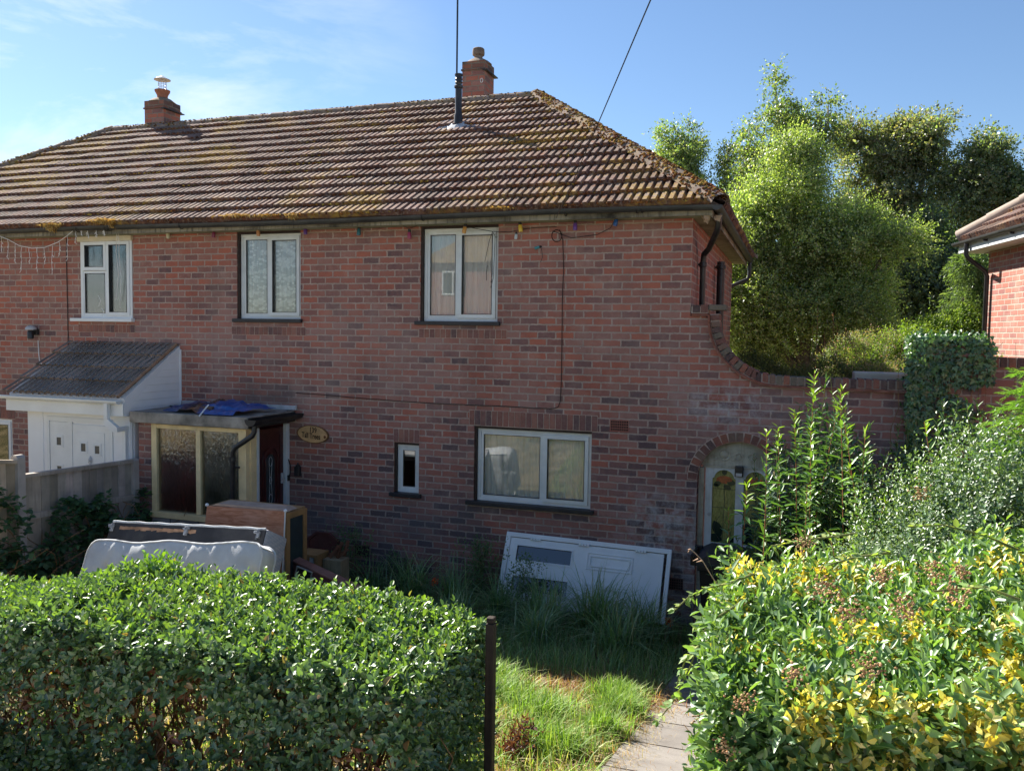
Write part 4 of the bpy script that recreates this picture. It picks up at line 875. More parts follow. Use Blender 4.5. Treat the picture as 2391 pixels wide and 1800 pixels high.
# ================================================================ fence and gate posts on the left
FXX = 2.03
M_fw = simple('weathered_fence_board', (.50, .41, .31), .9, .12, .3, 3, .5, 60, .4, (.2, .18, .15), streak=.5, usecol=True)
M_fd = simple('darker_fence_board', (.42, .37, .32), .9, .12, .3, 3, .5, 60, .45, (.16, .16, .15), streak=.5, usecol=True)
M_post = simple('pale_concrete_post', (.46, .42, .38), .88, .15, .12, 5, .5, 80, .25, (.25, .24, .21))
fen = thing('closeboard_fence', 'weathered grey timber fence with concrete posts between the two front gardens', 'fence', (FXX, -2.6, .2))
def fpost(y, zt_, h=1.95, w=.05, lab=None):
    mb = MB(); mb.box((FXX-w, y-.05, zt_-h), (FXX+w, y+.05, zt_-.03), bev=.008); mb.prism([(FXX-w, zt_-.03), (FXX+w, zt_-.03), (FXX+w*.4, zt_), (FXX-w*.4, zt_)], y-.05, y+.05, 'y'); o = mb.build('fence_post', M_post, fen); return o
def fpanel(ya, yb, za, zb_, mat):
    mb = MB(); n_ = int(abs(yb-ya)/.115); d = (yb-ya)/n_
    for i in range(n_):
        y = ya+i*d; z1 = za+(zb_-za)*(i+.5)/n_-.03+rnd.uniform(-.004, .004); k = .007*(i % 2)+rnd.uniform(-.002, .002); t = rnd.uniform(.62, 1.25)
        mb.box((FXX-.006+k, min(y, y+d*.97), z1-1.75), (FXX+.008+k, max(y, y+d*.97), z1), col=(t, t*rnd.uniform(.95, 1.03), t*rnd.uniform(.9, 1.05)))
    o = mb.build('fence_panel', mat, fen)
    mb = MB(); mb.prism([(min(ya, yb), (za if ya < yb else zb_)-.03), (max(ya, yb), (zb_ if ya < yb else za)-.03), (max(ya, yb), (zb_ if ya < yb else za)+.012), (min(ya, yb), (za if ya < yb else zb_)+.012)], FXX-.03, FXX+.045, 'x')
    o2 = mb.build('capping_rail', mat, o)
    mb = MB(); 
    for dz in (.52, 1.25): mb.prism([(ya, za-dz), (yb, zb_-dz), (yb, zb_-dz+.07), (ya, za-dz+.07)], FXX+.009, FXX+.045, 'x')
    mb.build('rail', mat, o); return o
a = P(312, 1070, X=FXX); b = P(42, 1062, X=FXX); l = P(60, 1108, X=FXX); r_ = P(304, 1075, X=FXX)
fpost(a[1], a[2]); fpost(b[1], b[2], 2.1, .055)
fpanel(a[1]-.05, b[1]+.05, r_[2], l[2], M_fd); c_ = P(20, 1078, X=FXX); fpanel(b[1]-.05, b[1]-1.88, c_[2]+.0, c_[2]+.25, M_fw)
fpost(b[1]-1.93, b[2]+.3, 2.1, .055)
# metal-grey post at the porch corner
# ================================================================ dumped furniture in front of the porch
def solid(name, mat, A_, dx, dy, dz, label, cat, bev=.0, rot=0, tilt=0, parent=None):
    M = Matrix.Translation(A_) @ Matrix.Rotation(rot, 4, 'Z') @ Matrix.Rotation(tilt, 4, 'X')
    mb = MB(); mb.box((0, 0, 0), (dx, dy, dz), 0, M, bev=bev); o = mb.build(name, mat, parent, smooth=bev > .02)
    if label: tag(o, label, cat)
    return o, M
# divan base on its side: black underside toward the street
tl = P(267, 1216, Y=-2.95); tr = P(638, 1232, Y=-2.95); g0 = gz(-2.95)
dv = thing('divan_bed_base', 'divan bed base on its side with black underside and pale quilted end', 'bed base', (tl[0], -2.95, g0))
Ld = tr[0]-tl[0]; zt0, zt1 = tl[2], tr[2]; tiltz = math.atan2(zt1-zt0, Ld)
M_ticking, n = newmat('patterned_ticking'); p = n.pos(); w = n.new('ShaderNodeTexWave'); n.set(w.inputs[0], n.mapv(p, (1, 1, 1), (0, .8, 0))); w.inputs['Scale'].default_value = 7; w.inputs['Distortion'].default_value = 6; w.inputs['Detail'].default_value = 2
w2 = n.new('ShaderNodeTexBrick'); n.set(w2.inputs[0], n.mapv(p, (1, 1, 1), (0, 1.57, .9))); w2.inputs['Scale'].default_value = 9; w2.inputs['Mortar Size'].default_value = .03; w2.inputs[1].default_value = (.42, .43, .47, 1); w2.inputs[2].default_value = (.50, .47, .50, 1); w2.inputs[3].default_value = (.30, .33, .40, 1)
n.done(n.bsdf(n.mix(.35, w2.outputs[0], n.mix(n.rng(w.outputs[1], .4, .6), (.36, .38, .42), (.52, .49, .48))), .85, .2, n.bump(w2.outputs[0], .4, .01)))
M_tick = simple('grey_white_ticking', (.60, .62, .63), .85, .2, .08, 6, .3, 60, .3, (.42, .38, .33))
TLT = math.radians(27); hd = (zt0-g0-.02)/math.cos(TLT); Md = Matrix.Translation((tl[0], -2.95-hd*math.sin(TLT), g0+.02)) @ Matrix.Rotation(-.02, 4, 'Z') @ Matrix.Rotation(-tiltz, 4, 'Y') @ Matrix.Rotation(-TLT, 4, 'X')
mb = MB(); mb.box((0, .012, 0), (Ld, .37, hd), M=Md, bev=.035); b_ = mb.build('divan_body', M_ticking, dv, smooth=True)
mb = MB(); mb.box((.012, .0, .02), (Ld-.012, .013, hd-.02), M=Md); u_ = mb.build('underside_cloth', simple('black_dust_cloth', (.035, .035, .038), .7, .2, .5, 2.5, .3, 30, .5, (.12, .11, .10)), dv)
mb = MB()
for k in range(14): x = .14+k*.07; mb.face([Md @ Vector((x, -.002, hd-.085+rnd.uniform(-.012, .006))), Md @ Vector((x+.07, -.002, hd-.08+rnd.uniform(-.01, .008))), Md @ Vector((x+.07, -.002, hd-.055+rnd.uniform(-.004, .006))), Md @ Vector((x, -.002, hd-.05))])
mb.build('torn_strip', simple('bare_wood_strip', (.38, .22, .13), .8, .2, .4, 9), u_, recalc=False)
mb = MB()
for x in (.03, 1.0, Ld-.10):
    for k in range(7): mb.box((x+rnd.uniform(-.03, .03), -.03, hd-.08+rnd.uniform(-.04, .04)), (x+rnd.uniform(.01, .05), -.003, hd-.06+rnd.uniform(-.03, .05)), M=Md, bev=.006)
mb.build('staple_tuft', simple('grey_wadding', (.30, .31, .33), .9, .1, .5, 30), u_, smooth=True)
mb = MB(); mb.tube([Md @ Vector((x, .01, hd-.004+.003*math.sin(x*23))) for x in np.linspace(.02, Ld-.02, 40)], .012, 6); mb.build('piping', M_tick, dv, smooth=True)
# mattress leaning before it
ml_ = P(212, 1262, Y=-3.45); mr2 = P(619, 1268, Y=-3.45); g1_ = gz(-3.45)
def mattress():
    L_ = mr2[0]-ml_[0]; H = ml_[2]-g1_+.02; Tm = .22; nx, nz_ = 90, 40; V = []; F = []; rg_ = random.Random(2)
    but = [(.28+.42*i, H-.26-.36*j) for i in range(5) for j in range(2)]
    def surf(u, w, side):
        x, z = u*L_, w*H; e = 1.0
        rr = .12; cx = max(0, rr-x, x-(L_-rr)); cz2 = max(0, rr-z, z-(H-rr)); d = math.hypot(cx, cz2); 
        if d > rr: k = rr/d; x = (rr-cx*k) if x < rr else (L_-rr+cx*k) if x > L_-rr else x; z = (rr-cz2*k) if z < rr else (H-rr+cz2*k) if z > H-rr else z
        edge = min(x, L_-x, z, H-z); bul = .03*(1-math.exp(-edge/.06))
        for bx, bz in but:
            q = math.hypot(x-bx, z-bz); bul -= .032*math.exp(-(q/.045)**2); bul -= .008*math.exp(-(q/.12)**2)*(1+math.sin(6*math.atan2(z-bz, x-bx)))
        bul += .008*mnoise.noise(Vector((x*6, z*6, side*3)))+.016*mnoise.noise(Vector((x*7.5, z*2.2, 3)))+.012*mnoise.noise(Vector((x*17, z*4, 8)))*max(0, (z-H*.55)/(H*.45))
        sag = .03*math.sin(x/L_*math.pi*1.0+2.5)*(.5+.5*z/H)
        lean = 0; zz = z+.012*math.sin(x*8)*(z/H)
        return (x, (-bul if side == 0 else Tm+bul)+lean, zz)
    for s in (0, 1):
        for j in range(nz_+1):
            for i in range(nx+1): V.append(surf(i/nx, j/nz_, s))
    W_ = nx+1; o1 = W_*(nz_+1)
    for j in range(nz_):
        for i in range(nx):
            a = j*W_+i; F.append((a, a+1, a+W_+1, a+W_)); F.append((o1+a, o1+a+W_, o1+a+W_+1, o1+a+1))
    per = [i for i in range(nx+1)]+[j*W_+nx for j in range(1, nz_+1)]+[nz_*W_+i for i in range(nx-1, -1, -1)]+[j*W_ for j in range(nz_-1, 0, -1)]
    for a, b in zip(per, per[1:]+per[:1]): F.append((b, a, o1+a, o1+b))
    ct3, st3 = math.cos(.42), math.sin(.42); H0 = ml_[2]-g1_+.02
    V = [(v[0]+ml_[0], v[1]*ct3+v[2]*st3-3.45-H0*st3, (-v[1]*st3+v[2]*ct3)/ct3*.97+g1_+(mr2[2]-ml_[2])*v[0]/L_) for v in V]
    root = thing('mattress', 'stained white buttoned mattress propped on its side, nearest the hedge', 'mattress', (ml_[0], -3.45, g1_))
    o = npmesh('mattress_body', V, F, M_tick, None, root, True)
    for nm, y_ in (('piping', 0), ('piping', 1)):
        mb = MB(); pts = [Vector(V[i+(o1 if y_ else 0)]) for i in per]; mb.tube(pts+[pts[0]], .011, 6, cap=False); mb.build(nm, simple('grey_piping', (.62, .63, .64), .8, .2), root, smooth=True)
    mb = MB()
    for bx, bz in but: 
        q = surf(bx/L_, bz/H, 0); mb.lathe([(.001, -.003), (.008, -.001), (.007, .003), (.001, .005)], (q[0]+ml_[0], q[1]*ct3+q[2]*st3-3.45-H0*st3-.008, (-q[1]*st3+q[2]*ct3)/ct3*.97+g1_+(mr2[2]-ml_[2])*q[0]/L_), 8, M=Matrix.Rotation(math.pi/2, 3, 'X'))
    mb.build('tuft_button', M_tick, root)
mattress()
# upturned wooden cabinet
ca = P(485, 1180, Y=-2.1); cb_ = P(668, 1180, Y=-2.1); gc = gz(-2.1)
cab = thing('wooden_cabinet', 'upturned orange plywood cabinet with open glazed side, behind the divan base', 'cabinet', (ca[0], -2.1, gc))
M_ply, n = newmat('orange_plywood'); p = n.pos(); g_ = n.noise(n.mapv(p, (1.2, 1, 7)), 2.4, 5, .6, 2.2); n.done(n.bsdf(n.mix(n.rng(n.noise(p, 2, 4), .5, .75, 0, .5), n.ramp(g_, [(.3, (.30, .115, .055)), (.5, (.47, .21, .12)), (.7, (.56, .29, .19))]), (.52, .34, .26)), .55, .3, n.bump(g_, .15, .003)))
M_pine = simple('varnished_pine', (.36, .21, .09), .55, .35, .25, 5, .2, 30, .3, (.12, .07, .04), streak=.4)
hx = cb_[0]-ca[0]; hz = ca[2]-gc
mb = MB(); mb.prism([(ca[0]-.16, gc+.03), (cb_[0]-.05, gc+.03), (cb_[0], gc+hz+.02), (ca[0], gc+hz)], -2.112, -2.10, 'y'); mb.build('back_panel', M_ply, cab)
mb = MB(); mb.prism([(ca[0]+.04, gc+hz+.002), (cb_[0]-.02, gc+hz+.004), (cb_[0]-.08, gc+hz+.030), (ca[0]+.12, gc+hz+.028)], -2.08, -1.86, 'y'); mb.build('plinth', simple('bleached_wood', (.46, .34, .26), .8, .2, .2, 8), cab)
mb = MB(); x = cb_[0]+.004
def qd(y0, y1, z0, z1): mb.prism([(y0, z0), (y1, z0), (y1, z1), (y0, z1)], x-.022, x, 'x')
qd(-2.098, -2.03, gc+.03, gc+hz); qd(-1.77, -1.70, gc+.03, gc+hz-.02); qd(-2.03, -1.77, gc+hz-.075, gc+hz-.01); qd(-2.03, -1.77, gc+.03, gc+.10)
mb.box((ca[0], -2.098, gc+hz-.02), (cb_[0]-.02, -1.70, gc+hz-.001)); mb.box((ca[0]-.0, -2.098, gc+.03), (ca[0]+.02, -1.70, gc+hz-.022)); mb.build('carcass', M_pine, cab)
mb = MB(); mb.prism([(-2.03, gc+.10), (-1.77, gc+.10), (-1.77, gc+hz-.075), (-2.03, gc+hz-.075)], x-.016, x-.010, 'x'); mb.build('side_glass', simple('dark_cabinet_glass', (.03, .045, .05), .1, .6), cab)
mb = MB(); mb.tube([(cb_[0], -2.115, gc+hz+.02), (cb_[0]-.055, -2.115, gc+.1)], .008, 5); mb.lathe([(.001, -.02), (.02, -.01), (.02, .01), (.001, .02)], (ca[0], -2.11, gc+hz+.01), 8); mb.lathe([(.001, -.02), (.02, -.01), (.02, .01), (.001, .02)], (cb_[0], -2.11, gc+hz+.03), 8); mb.build('white_edging', M_upvc, cab)
# octagonal mahogany table top leaning on the wall
q0 = P(755, 1272, Y=-.45); mb = MB(); R8 = .23
def oc(r, sx_=1.12): return [(q0[0]+r*sx_*math.cos(t), q0[2]+r*.80*math.sin(t)) for t in np.linspace(math.pi/8, 2*math.pi+math.pi/8, 9)[:-1]]
mb.prism(oc(R8), -.46, -.44, 'y'); M_mah = simple('mahogany_veneer', (.10, .032, .028), .5, .4, .3, 8, .2, 40, .3, (.18, .1, .08))
o = mb.build('table_top', M_mah, None); tag(o, 'eight-sided dark mahogany table top leaning against the brick wall', 'table top')
mb = MB(); a_, b_2 = oc(R8), oc(R8-.035)
for i in range(8):
    j = (i+1) % 8; mb.prism([a_[i], a_[j], b_2[j], b_2[i]], -.478, -.461, 'y')
mb.build('raised_rim', M_mah, o); mb = MB(); mb.box((q0[0]-.05, -.472, q0[2]+.145), (q0[0]+.04, -.4605, q0[2]+.158)); mb.build('brass_strip', simple('brass', (.4, .25, .12), .5, .5), o)
# pine drawer box on edge, woven-front box
q1 = P(722, 1292, Y=-.95); gd = gz(-.95); o = thing('drawer_box', 'empty pine drawer standing on end below the octagonal table top', 'drawer', (q1[0], -.95, gd))
mb = MB(); x0, x1, zt_ = q1[0]-.16, q1[0]+.14, q1[2]; mb.box((x0, -1.0, zt_-.03), (x1, -.72, zt_)); mb.box((x1-.03, -1.0, gd), (x1-.001, -.72, zt_-.031)); mb.box((x0+.001, -.74, gd), (x1-.031, -.72, zt_-.031)); mb.build('drawer_case', M_pine, o)
mb = MB(); mb.box((x1-.11, -.99, gd), (x1-.085, -.96, zt_-.031)); mb.box((x1-.075, -.99, gd), (x1-.062, -.96, zt_-.031)); mb.build('metal_runner', M_gray, o)
q2 = P(773, 1307, Y=-.9); o, _ = solid('slatted_box', simple('ribbed_tan_board', (.30, .24, .15), .8, .2, .3, 4, .5, 40, .3, streak=.6), (q2[0]-.12, -.9, gz(-.9)), .26, .2, q2[2]-gz(-.9), 'tan ribbed box on the ground under the octagonal table top', 'box', bev=.006)
mb = MB()
for k, (dx, dz, a) in enumerate(((.03, .10, .9), (.09, .15, 1.2), (.12, .06, .7), (.16, .17, 1.3), (.0, .02, .2))): 
    M = Matrix.Translation((q2[0]+dx-.02, -.84+.02*k, q2[2]+.03+dz*.6)) @ Matrix.Rotation(-a, 4, 'Y'); mb.box((-.10, -.01, -.018), (.10, .01, .018), M=M)
o = mb.build('split_wood', simple('split_brown_wood', (.20, .09, .05), .7, .3, .4, 9), None); tag(o, 'splintered brown wood pieces heaped on the tan ribbed box', 'broken wood')
# maroon padded headboard sliding down
h0 = P(688, 1300, Y=-1.9); h1 = P(870, 1385, Y=-2.3); dvec = Vector(h1)-Vector(h0); L_ = dvec.length
M = Matrix.Translation(h0) @ dvec.to_track_quat('X', 'Z').to_matrix().to_4x4()
hbm = MB(); hbm.box((-.1, -.05, -.50), (L_+.25, .06, -.04), M=M, bev=.03); o = hbm.build('headboard', simple('maroon_leatherette', (.13, .045, .05), .42, .45, .3, 4, .1, 20, .5, (.28, .13, .10)), None, smooth=True); tag(o, 'maroon leatherette headboard sloping down to the right beside the bed base', 'headboard')
hbm = MB(); hbm.box((-.1, -.06, -.038), (L_+.25, .07, -.012), M=M, bev=.01); hbm.build('top_rail', simple('brown_rail', (.26, .13, .10), .6, .3, .3, 6), o)
q3 = P(706, 1340, Y=-2.2); hbm = MB(); M = Matrix.Translation(q3) @ Matrix.Rotation(.25, 4, 'Y'); frame_box(hbm, -.08, .12, -.10, .07, .014, -.02, 0); hbm.v = [tuple(M @ Vector(v)) for v in hbm.v]; o = hbm.build('picture_frame', simple('grey_moulding', (.25, .26, .25), .5, .4), None); tag(o, 'small dark framed picture leaning on the maroon headboard', 'picture frame')
hbm = MB(); hbm.box((-.068, -.012, -.088), (.108, -.004, .058), M=M); hbm.build('picture', M_dark, o)
q4 = P(855, 1378, Y=-2.6); mb = MB(); mb.lathe([(.02, .10), (.14, .09), (.21, .05), (.235, 0), (.22, -.18), (.20, -.5)], (q4[0], -2.6, q4[2]-.11), 20); o = mb.build('grey_tub', simple('dull_grey_plastic', (.24, .25, .28), .5, .4, .2, 5), None, smooth=True); tag(o, 'rounded grey plastic tub at the foot of the sloping maroon headboard', 'tub')
# ---------------------------------------------------------------- white door lying on its side against the wall
wd = thing('upvc_door', 'white panelled door in its frame lying on its side against the wall', 'door', (8, -.3, 0))
A0 = Vector(P(1184, 1240, Y=-.06)); A1 = Vector(P(1569, 1283, Y=-.06)); A2 = Vector(P(1561, 1459, Y=-.42))
ux = (A1-A0); Wd_ = ux.length; ux.normalize(); vz = (A1-A2); vz = (vz-ux*vz.dot(ux)); Hd = vz.length; vz.normalize(); ny_ = ux.cross(vz)*1.0
MW = Matrix(((ux.x, ny_.x*-1, vz.x, A0.x-vz.x*Hd), (ux.y, -ny_.y, vz.y, A0.y-vz.y*Hd), (ux.z, -ny_.z, vz.z, A0.z-vz.z*Hd), (0, 0, 0, 1)))
sgn = 1 if (MW.to_3x3() @ Vector((0, 1, 0))).y > 0 else -1
def WB(mb, a, b, **k): mb.box((a[0], a[1]*sgn, a[2]), (b[0], b[1]*sgn, b[2]), M=MW, **k)
mb = MB(); WB(mb, (0, 0, 0), (Wd_, .06, .052), bev=.004); WB(mb, (0, 0, Hd-.055), (Wd_, .06, Hd), bev=.004); WB(mb, (0, .001, .052), (.06, .06, Hd-.055), bev=.004); WB(mb, (Wd_-.05, .001, .052), (Wd_, .06, Hd-.055), bev=.004); mb.build('door_frame', M_upvc, wd)
wins = [(.16, .86, Hd-.33, Hd-.15), (.16, .86, Hd-.70, Hd-.52)]
mb = MB(); zc_ = [0.055, Hd-.70, Hd-.52, Hd-.33, Hd-.15, Hd-.062]; WB(mb, (.065, .012, .055), (.16, .055, Hd-.062)); WB(mb, (.86, .012, .055), (Wd_-.085, .055, Hd-.062))
WB(mb, (.16, .012, .055), (.86, .055, Hd-.70)); WB(mb, (.16, .012, Hd-.52), (.86, .055, Hd-.33)); WB(mb, (.16, .012, Hd-.15), (.86, .055, Hd-.062)); ds = mb.build('door_leaf', M_upvc, wd)
mb = MB()
for (xa_, xb_, za_, zb2) in wins:
    for s, e in ((0, 0), (.012, .004)): 
        for (a, b) in (((xa_-.02+s, -.006-e+.012, za_-.02+s), (xb_+.02-s, .012, za_-.008+s)), ((xa_-.02+s, -.006-e+.012, zb2+.008-s), (xb_+.02-s, .012, zb2+.02-s)), ((xa_-.02+s, -.006-e+.012, za_-.008+s), (xa_-.008+s, .012, zb2+.008-s)), ((xb_+.008-s, -.006-e+.012, za_-.008+s), (xb_+.02-s, .012, zb2+.008-s))): WB(mb, a, b)
for (xa_, xb_) in ((1.05, 1.60),):
    for (za_, zb2) in ((Hd-.34, Hd-.14), (Hd-.71, Hd-.51)):
        for e, yy in ((0, .007), (.035, .004)):
            x0, x1, z0, z1 = xa_+e, xb_-e, za_+e, zb2-e
            WB(mb, (x0, yy-.006, z0), (x1, .0119, z0+.012)); WB(mb, (x0, yy-.006, z1-.012), (x1, .0119, z1)); WB(mb, (x0, yy-.006, z0+.012), (x0+.012, .0119, z1-.012)); WB(mb, (x1-.012, yy-.006, z0+.012), (x1, .0119, z1-.012))
mb.build('panel_moulding', M_upvc, ds)
mb = MB()
for (xa_, xb_, za_, zb2) in wins: WB(mb, (xa_, .03, za_), (xb_, .035, zb2))
mb.build('door_glass', glass('dark_door_glass', (.10, .11, .12), .03, .12), ds)
mb = MB()
for x in (.32, .93, 1.62): 
    for k in range(4): WB(mb, (x+k*.034, -.016, Hd-.078), (x+k*.034+.028, .012, Hd-.044), bev=.006)
mb.build('hinge', M_upvc, wd)
mb = MB(); WB(mb, (Wd_-.085, .012, .055), (Wd_-.076, .05, Hd-.10)); mb.build('rubber_seal', M_black, wd)
# ---------------------------------------------------------------- wheelie bin
bq = P(1628, 1300, Y=-.75); bx, by = bq[0]+.02, -1.02
wb = thing('wheelie_bin', 'black wheelie bin standing before the arched gate', 'bin', (bx+.35, by+.28, 0))
mb = MB(); z1 = 1.02; bot = [(bx+.10, by+.06), (bx+.62, by+.06), (bx+.62, by+.50), (bx+.10, by+.50)]; top = [(bx+.03, by), (bx+.72, by), (bx+.72, by+.56), (bx+.03, by+.56)]
def loft(r): 
    out = []
    for (z, t, f) in r: out.append([(a[0]+(b[0]-a[0])*t, a[1]+(b[1]-a[1])*t, z) for a, b in zip(bot, top)])
    return out
rings = loft([(.03, 0, 0), (.5, .55, 0), (.92, .95, 0)])
for a, b in zip(rings[:-1], rings[1:]):
    for i in range(4): j = (i+1) % 4; mb.face([a[i], a[j], b[j], b[i]])
mb.face(rings[0][::-1]); mb.box((bx+.01, by-.02, .92), (bx+.74, by+.58, .985), bev=.012); M_bin = simple('black_bin_plastic', (.012, .013, .015), .45, .4, .3, 5, .1, 30, .4, (.05, .05, .05))
mb.build('bin_body', M_bin, wb)
mb = MB(); mb.prism([(bx-.0, .987), (bx+.76, .987), (bx+.76, 1.01), (bx+.62, 1.06), (bx+.10, 1.085), (bx-.0, 1.03)], by-.03, by+.59, 'y'); mb.build('bin_lid', simple('dark_grey_lid', (.02, .028, .04), .4, .45, .3, 6), wb)
mb = MB(); mb.tube([(bx-.05, y, 1.04) for y in (by+.03, by+.53)], .018, 8)
for y in (by+.08, by+.48): mb.box((bx-.07, y-.02, .95), (bx+.02, y+.02, 1.07), bev=.01)
mb.build('bin_handle', M_bin, wb)
for y in (by+.0, by+.55):
    mb = MB(); mb.lathe([(.03, -.03), (.10, -.03), (.115, -.015), (.115, .015), (.10, .03), (.03, .03)], (bx+.08, y, .115), 18, M=Matrix.Rotation(math.pi/2, 3, 'X')); mb.build('wheel', M_black, wb, smooth=True)
# ================================================================ fittings on the front wall
sg = MB(); cx, cz_ = 4.172, 1.960; hw, hh_ = .246, .120
pts = []
for t in np.linspace(0, 2*math.pi, 45)[:-1]:
    c_, s_ = math.cos(t), math.sin(t); pts.append((cx+hw*abs(c_)**.92*(1 if c_ > 0 else -1), cz_-.012*c_+hh_*abs(s_)**1.12*(1 if s_ > 0 else -1)+rnd.uniform(-.0015, .0015)))
sg.prism(pts, -.028, -.006, 'y'); o = sg.build('house_sign', simple('burnt_edge_sign_wood', (.16, .075, .03), .6, .3), None); tag(o, 'oval wooden house sign reading 139 Tall Trees to the right of the porch', 'sign')
sg = MB(); sg.prism([(cx+(x-cx)*.93, cz_+(z-cz_)*.93) for x, z in pts], -.031, -.0282, 'y'); sg.build('sign_face', simple('pale_sign_wood', (.56, .36, .17), .6, .3, .22, 9, .1, 30, .5, (.25, .13, .06)), o)
def text(s, x, z, size, y, mat, parent, name='lettering', xs=1.0, bold=.0):
    cu = bpy.data.curves.new('lettering', 'FONT'); cu.body = s; cu.size = size; cu.align_x = 'CENTER'; cu.extrude = .001; cu.offset = bold
    ob = bpy.data.objects.new('tmp', cu); COL.objects.link(ob); dg = bpy.context.evaluated_depsgraph_get(); me = bpy.data.meshes.new_from_object(ob.evaluated_get(dg)); bpy.data.objects.remove(ob)
    for v in me.vertices: v.co = Vector((x+v.co.x*xs, y-v.co.z, z+v.co.y-.05*v.co.x))
    me.materials.clear(); me.materials.append(mat); t = bpy.data.objects.new(name, me); COL.objects.link(t); t.parent = parent; return t
M_ink = simple('black_lettering', (.02, .013, .01), .6, .3)
text('139', cx+.01, cz_+.026, .095, -.0325, M_ink, o, xs=.82, bold=.0018); text('Tall Trees', cx-.02, cz_-.056, .104, -.0325, M_ink, o, xs=.68, bold=.0018)
mb = MB()
for k in range(8):
    t = k*math.pi/4; mb.lathe([(.001, 0), (.010, 0), (.006, .003)], (cx+.193+.010*math.cos(t), -.033, cz_-.030+.012*math.sin(t)), 7, M=Matrix.Rotation(math.pi/2, 3, 'X'))
mb.build('painted_rose', simple('brown_rose', (.14, .055, .02), .6, .3), o)
mb = MB(); mb.box((3.905, -.07, 1.375), (3.985, -.005, 1.51), bev=.015); mb.lathe([(.03, 1.51), (.034, 1.525), (.012, 1.54), (.01, 1.56)], (3.95, -.04, 0), 10); o = mb.build('wall_lantern', M_black, None); tag(o, 'small black wall box beside the porch doorway below the oval sign', 'lantern')
# wall cables
M_cable = simple('brown_black_cable', (.035, .015, .013), .6, .3)
def wcable(px, r, name, label, mat=M_cable, y=-.01, jit=.002):
    pts = []
    for (x, z), (x2, z2) in zip(px[:-1], px[1:]):
        for t in np.linspace(0, 1, 6)[:-1]: pts.append((x+(x2-x)*t+rnd.uniform(-jit, jit), y, z+(z2-z)*t+rnd.uniform(-jit, jit)))
    pts.append((px[-1][0], y, px[-1][1])); mb = MB(); mb.tube(pts, r, 5); o = mb.build(name, mat, None, smooth=True)
    if label: tag(o, label, 'cable')
    return o
w_ = lambda x, y: (P(x, y, Y=-.01)[0], P(x, y, Y=-.01)[2])
loop = [w_(1300+12*math.cos(t), 551+14*math.sin(t)) for t in np.linspace(0, 6.5, 14)]
wcable([w_(1306, 537)]+loop+[w_(1314, 560), w_(1316, 620), w_(1313, 700), w_(1312, 800), w_(1310, 900), w_(1308, 938), w_(1303, 950), w_(1292, 954), w_(1250, 953), w_(1180, 949), w_(1080, 945), w_(980, 940), w_(860, 931), w_(745, 921), w_(690, 917)], .0048, 'wall_cable', 'dark cable dropping from a loop then running left along the brick front')
wcable([(-.10, 4.68), (-.104, 4.2), (-.098, 3.6), (-.10, 3.0)], .006, 'wall_cable', 'straight dark cable hanging beside the leftmost upstairs window')
# overhead telephone wire
e0 = Vector((7.644, -.37, 4.70)); e1 = Vector(P(1519, 0, Y=-5.0)); dd = e1-e0; mb = MB(); pts = []
for t in np.linspace(0, 4.5, 30): q = e0+dd*t; q.z -= .02*math.sin(min(t, 1)*math.pi); pts.append(q)
mb.tube(pts, .0042, 5); o = mb.build('overhead_wire', M_black, None); tag(o, 'black overhead wire running from the gutter up into the sky', 'wire')
# security light
q = P(80, 776, Y=-.05); o = thing('security_light', 'security lamp with silver hood and black sensor above the white porch', 'light', (q[0], -.02, q[2]))
mb = MB(); mb.box((q[0]-.03, -.05, q[2]-.04), (q[0]+.05, -.003, q[2]+.05), bev=.01); mb.lathe([(.035, -.09), (.045, -.08), (.045, .02), (.03, .04)], (q[0]-.03, -.09, q[2]-.01), 14); mb.build('sensor', M_black, o, smooth=True)
mb = MB(); mb.lathe([(.08, 0), (.075, .03), (.05, .055), (.01, .065)], (q[0]-.01, -.10, q[2]+.04), 16); mb.build('hood', M_gray, o, smooth=True)
wq = lambda x, y: P(x, y, Y=-.015)
mb = MB(); mb.tube([wq(89, 795), wq(90, 820), wq(92, 840), wq(97, 850), wq(104, 858)], .006, 6); mb.build('white_flex', M_upvc, o, smooth=True)
# coloured festoon lamps
fest = thing('festoon_light_string', 'string of coloured plastic party bulbs slung under the gutter', 'string lights', (4, -.06, 4.6))
bl = [(392, 548, (.62, .58, .40), 0), (499, 546, (.20, .03, .08), 0), (603, 542, (.60, .28, .12), 0), (713, 538, (.12, .04, .24), 0), (838, 540, (.015, .13, .16), 0), (956, 548, (.32, .04, .10), 0), (1085, 535, (.62, .32, .08), 0), (1215, 531, (.72, .50, .06), 0), (1343, 527, (.14, .05, .26), 0), (1438, 517, (.02, .10, .34), 0), (1205, 551, (.55, .6, .6), 1), (1256, 578, (.05, .25, .28), 2)]
prev = None
for (x, y, cc, kd) in bl:
    q = Vector(P(x, y, Y=-.075)); mb = MB(); mk = MB(); s = 1.0 if kd == 0 else .72
    M = Matrix.Rotation(rnd.uniform(-.2, .2), 3, 'Y') if kd < 2 else Matrix.Rotation(1.3, 3, 'Y')
    mb.lathe([(.024*s, -.055*s), (.027*s, -.03*s), (.024*s, .022*s), (.018*s, .03*s)], q, 12, M=M)
    mk.lathe([(.020*s, .03*s), (.020*s, .06*s), (.012*s, .068*s)], q, 10, M=M)
    b_ = mb.build('bulb', simple('bulb_plastic_%d_%d' % (x, y), cc, .3, .5, .1), fest, smooth=True); mk.build('bulb_socket', M_black, b_, smooth=True)
ws = MB(); tops = [Vector(P(x, y-14, Y=-.075)) for (x, y, c_, k) in bl if k == 0]
tops = [Vector(P(330, 536, Y=-.07))]+tops
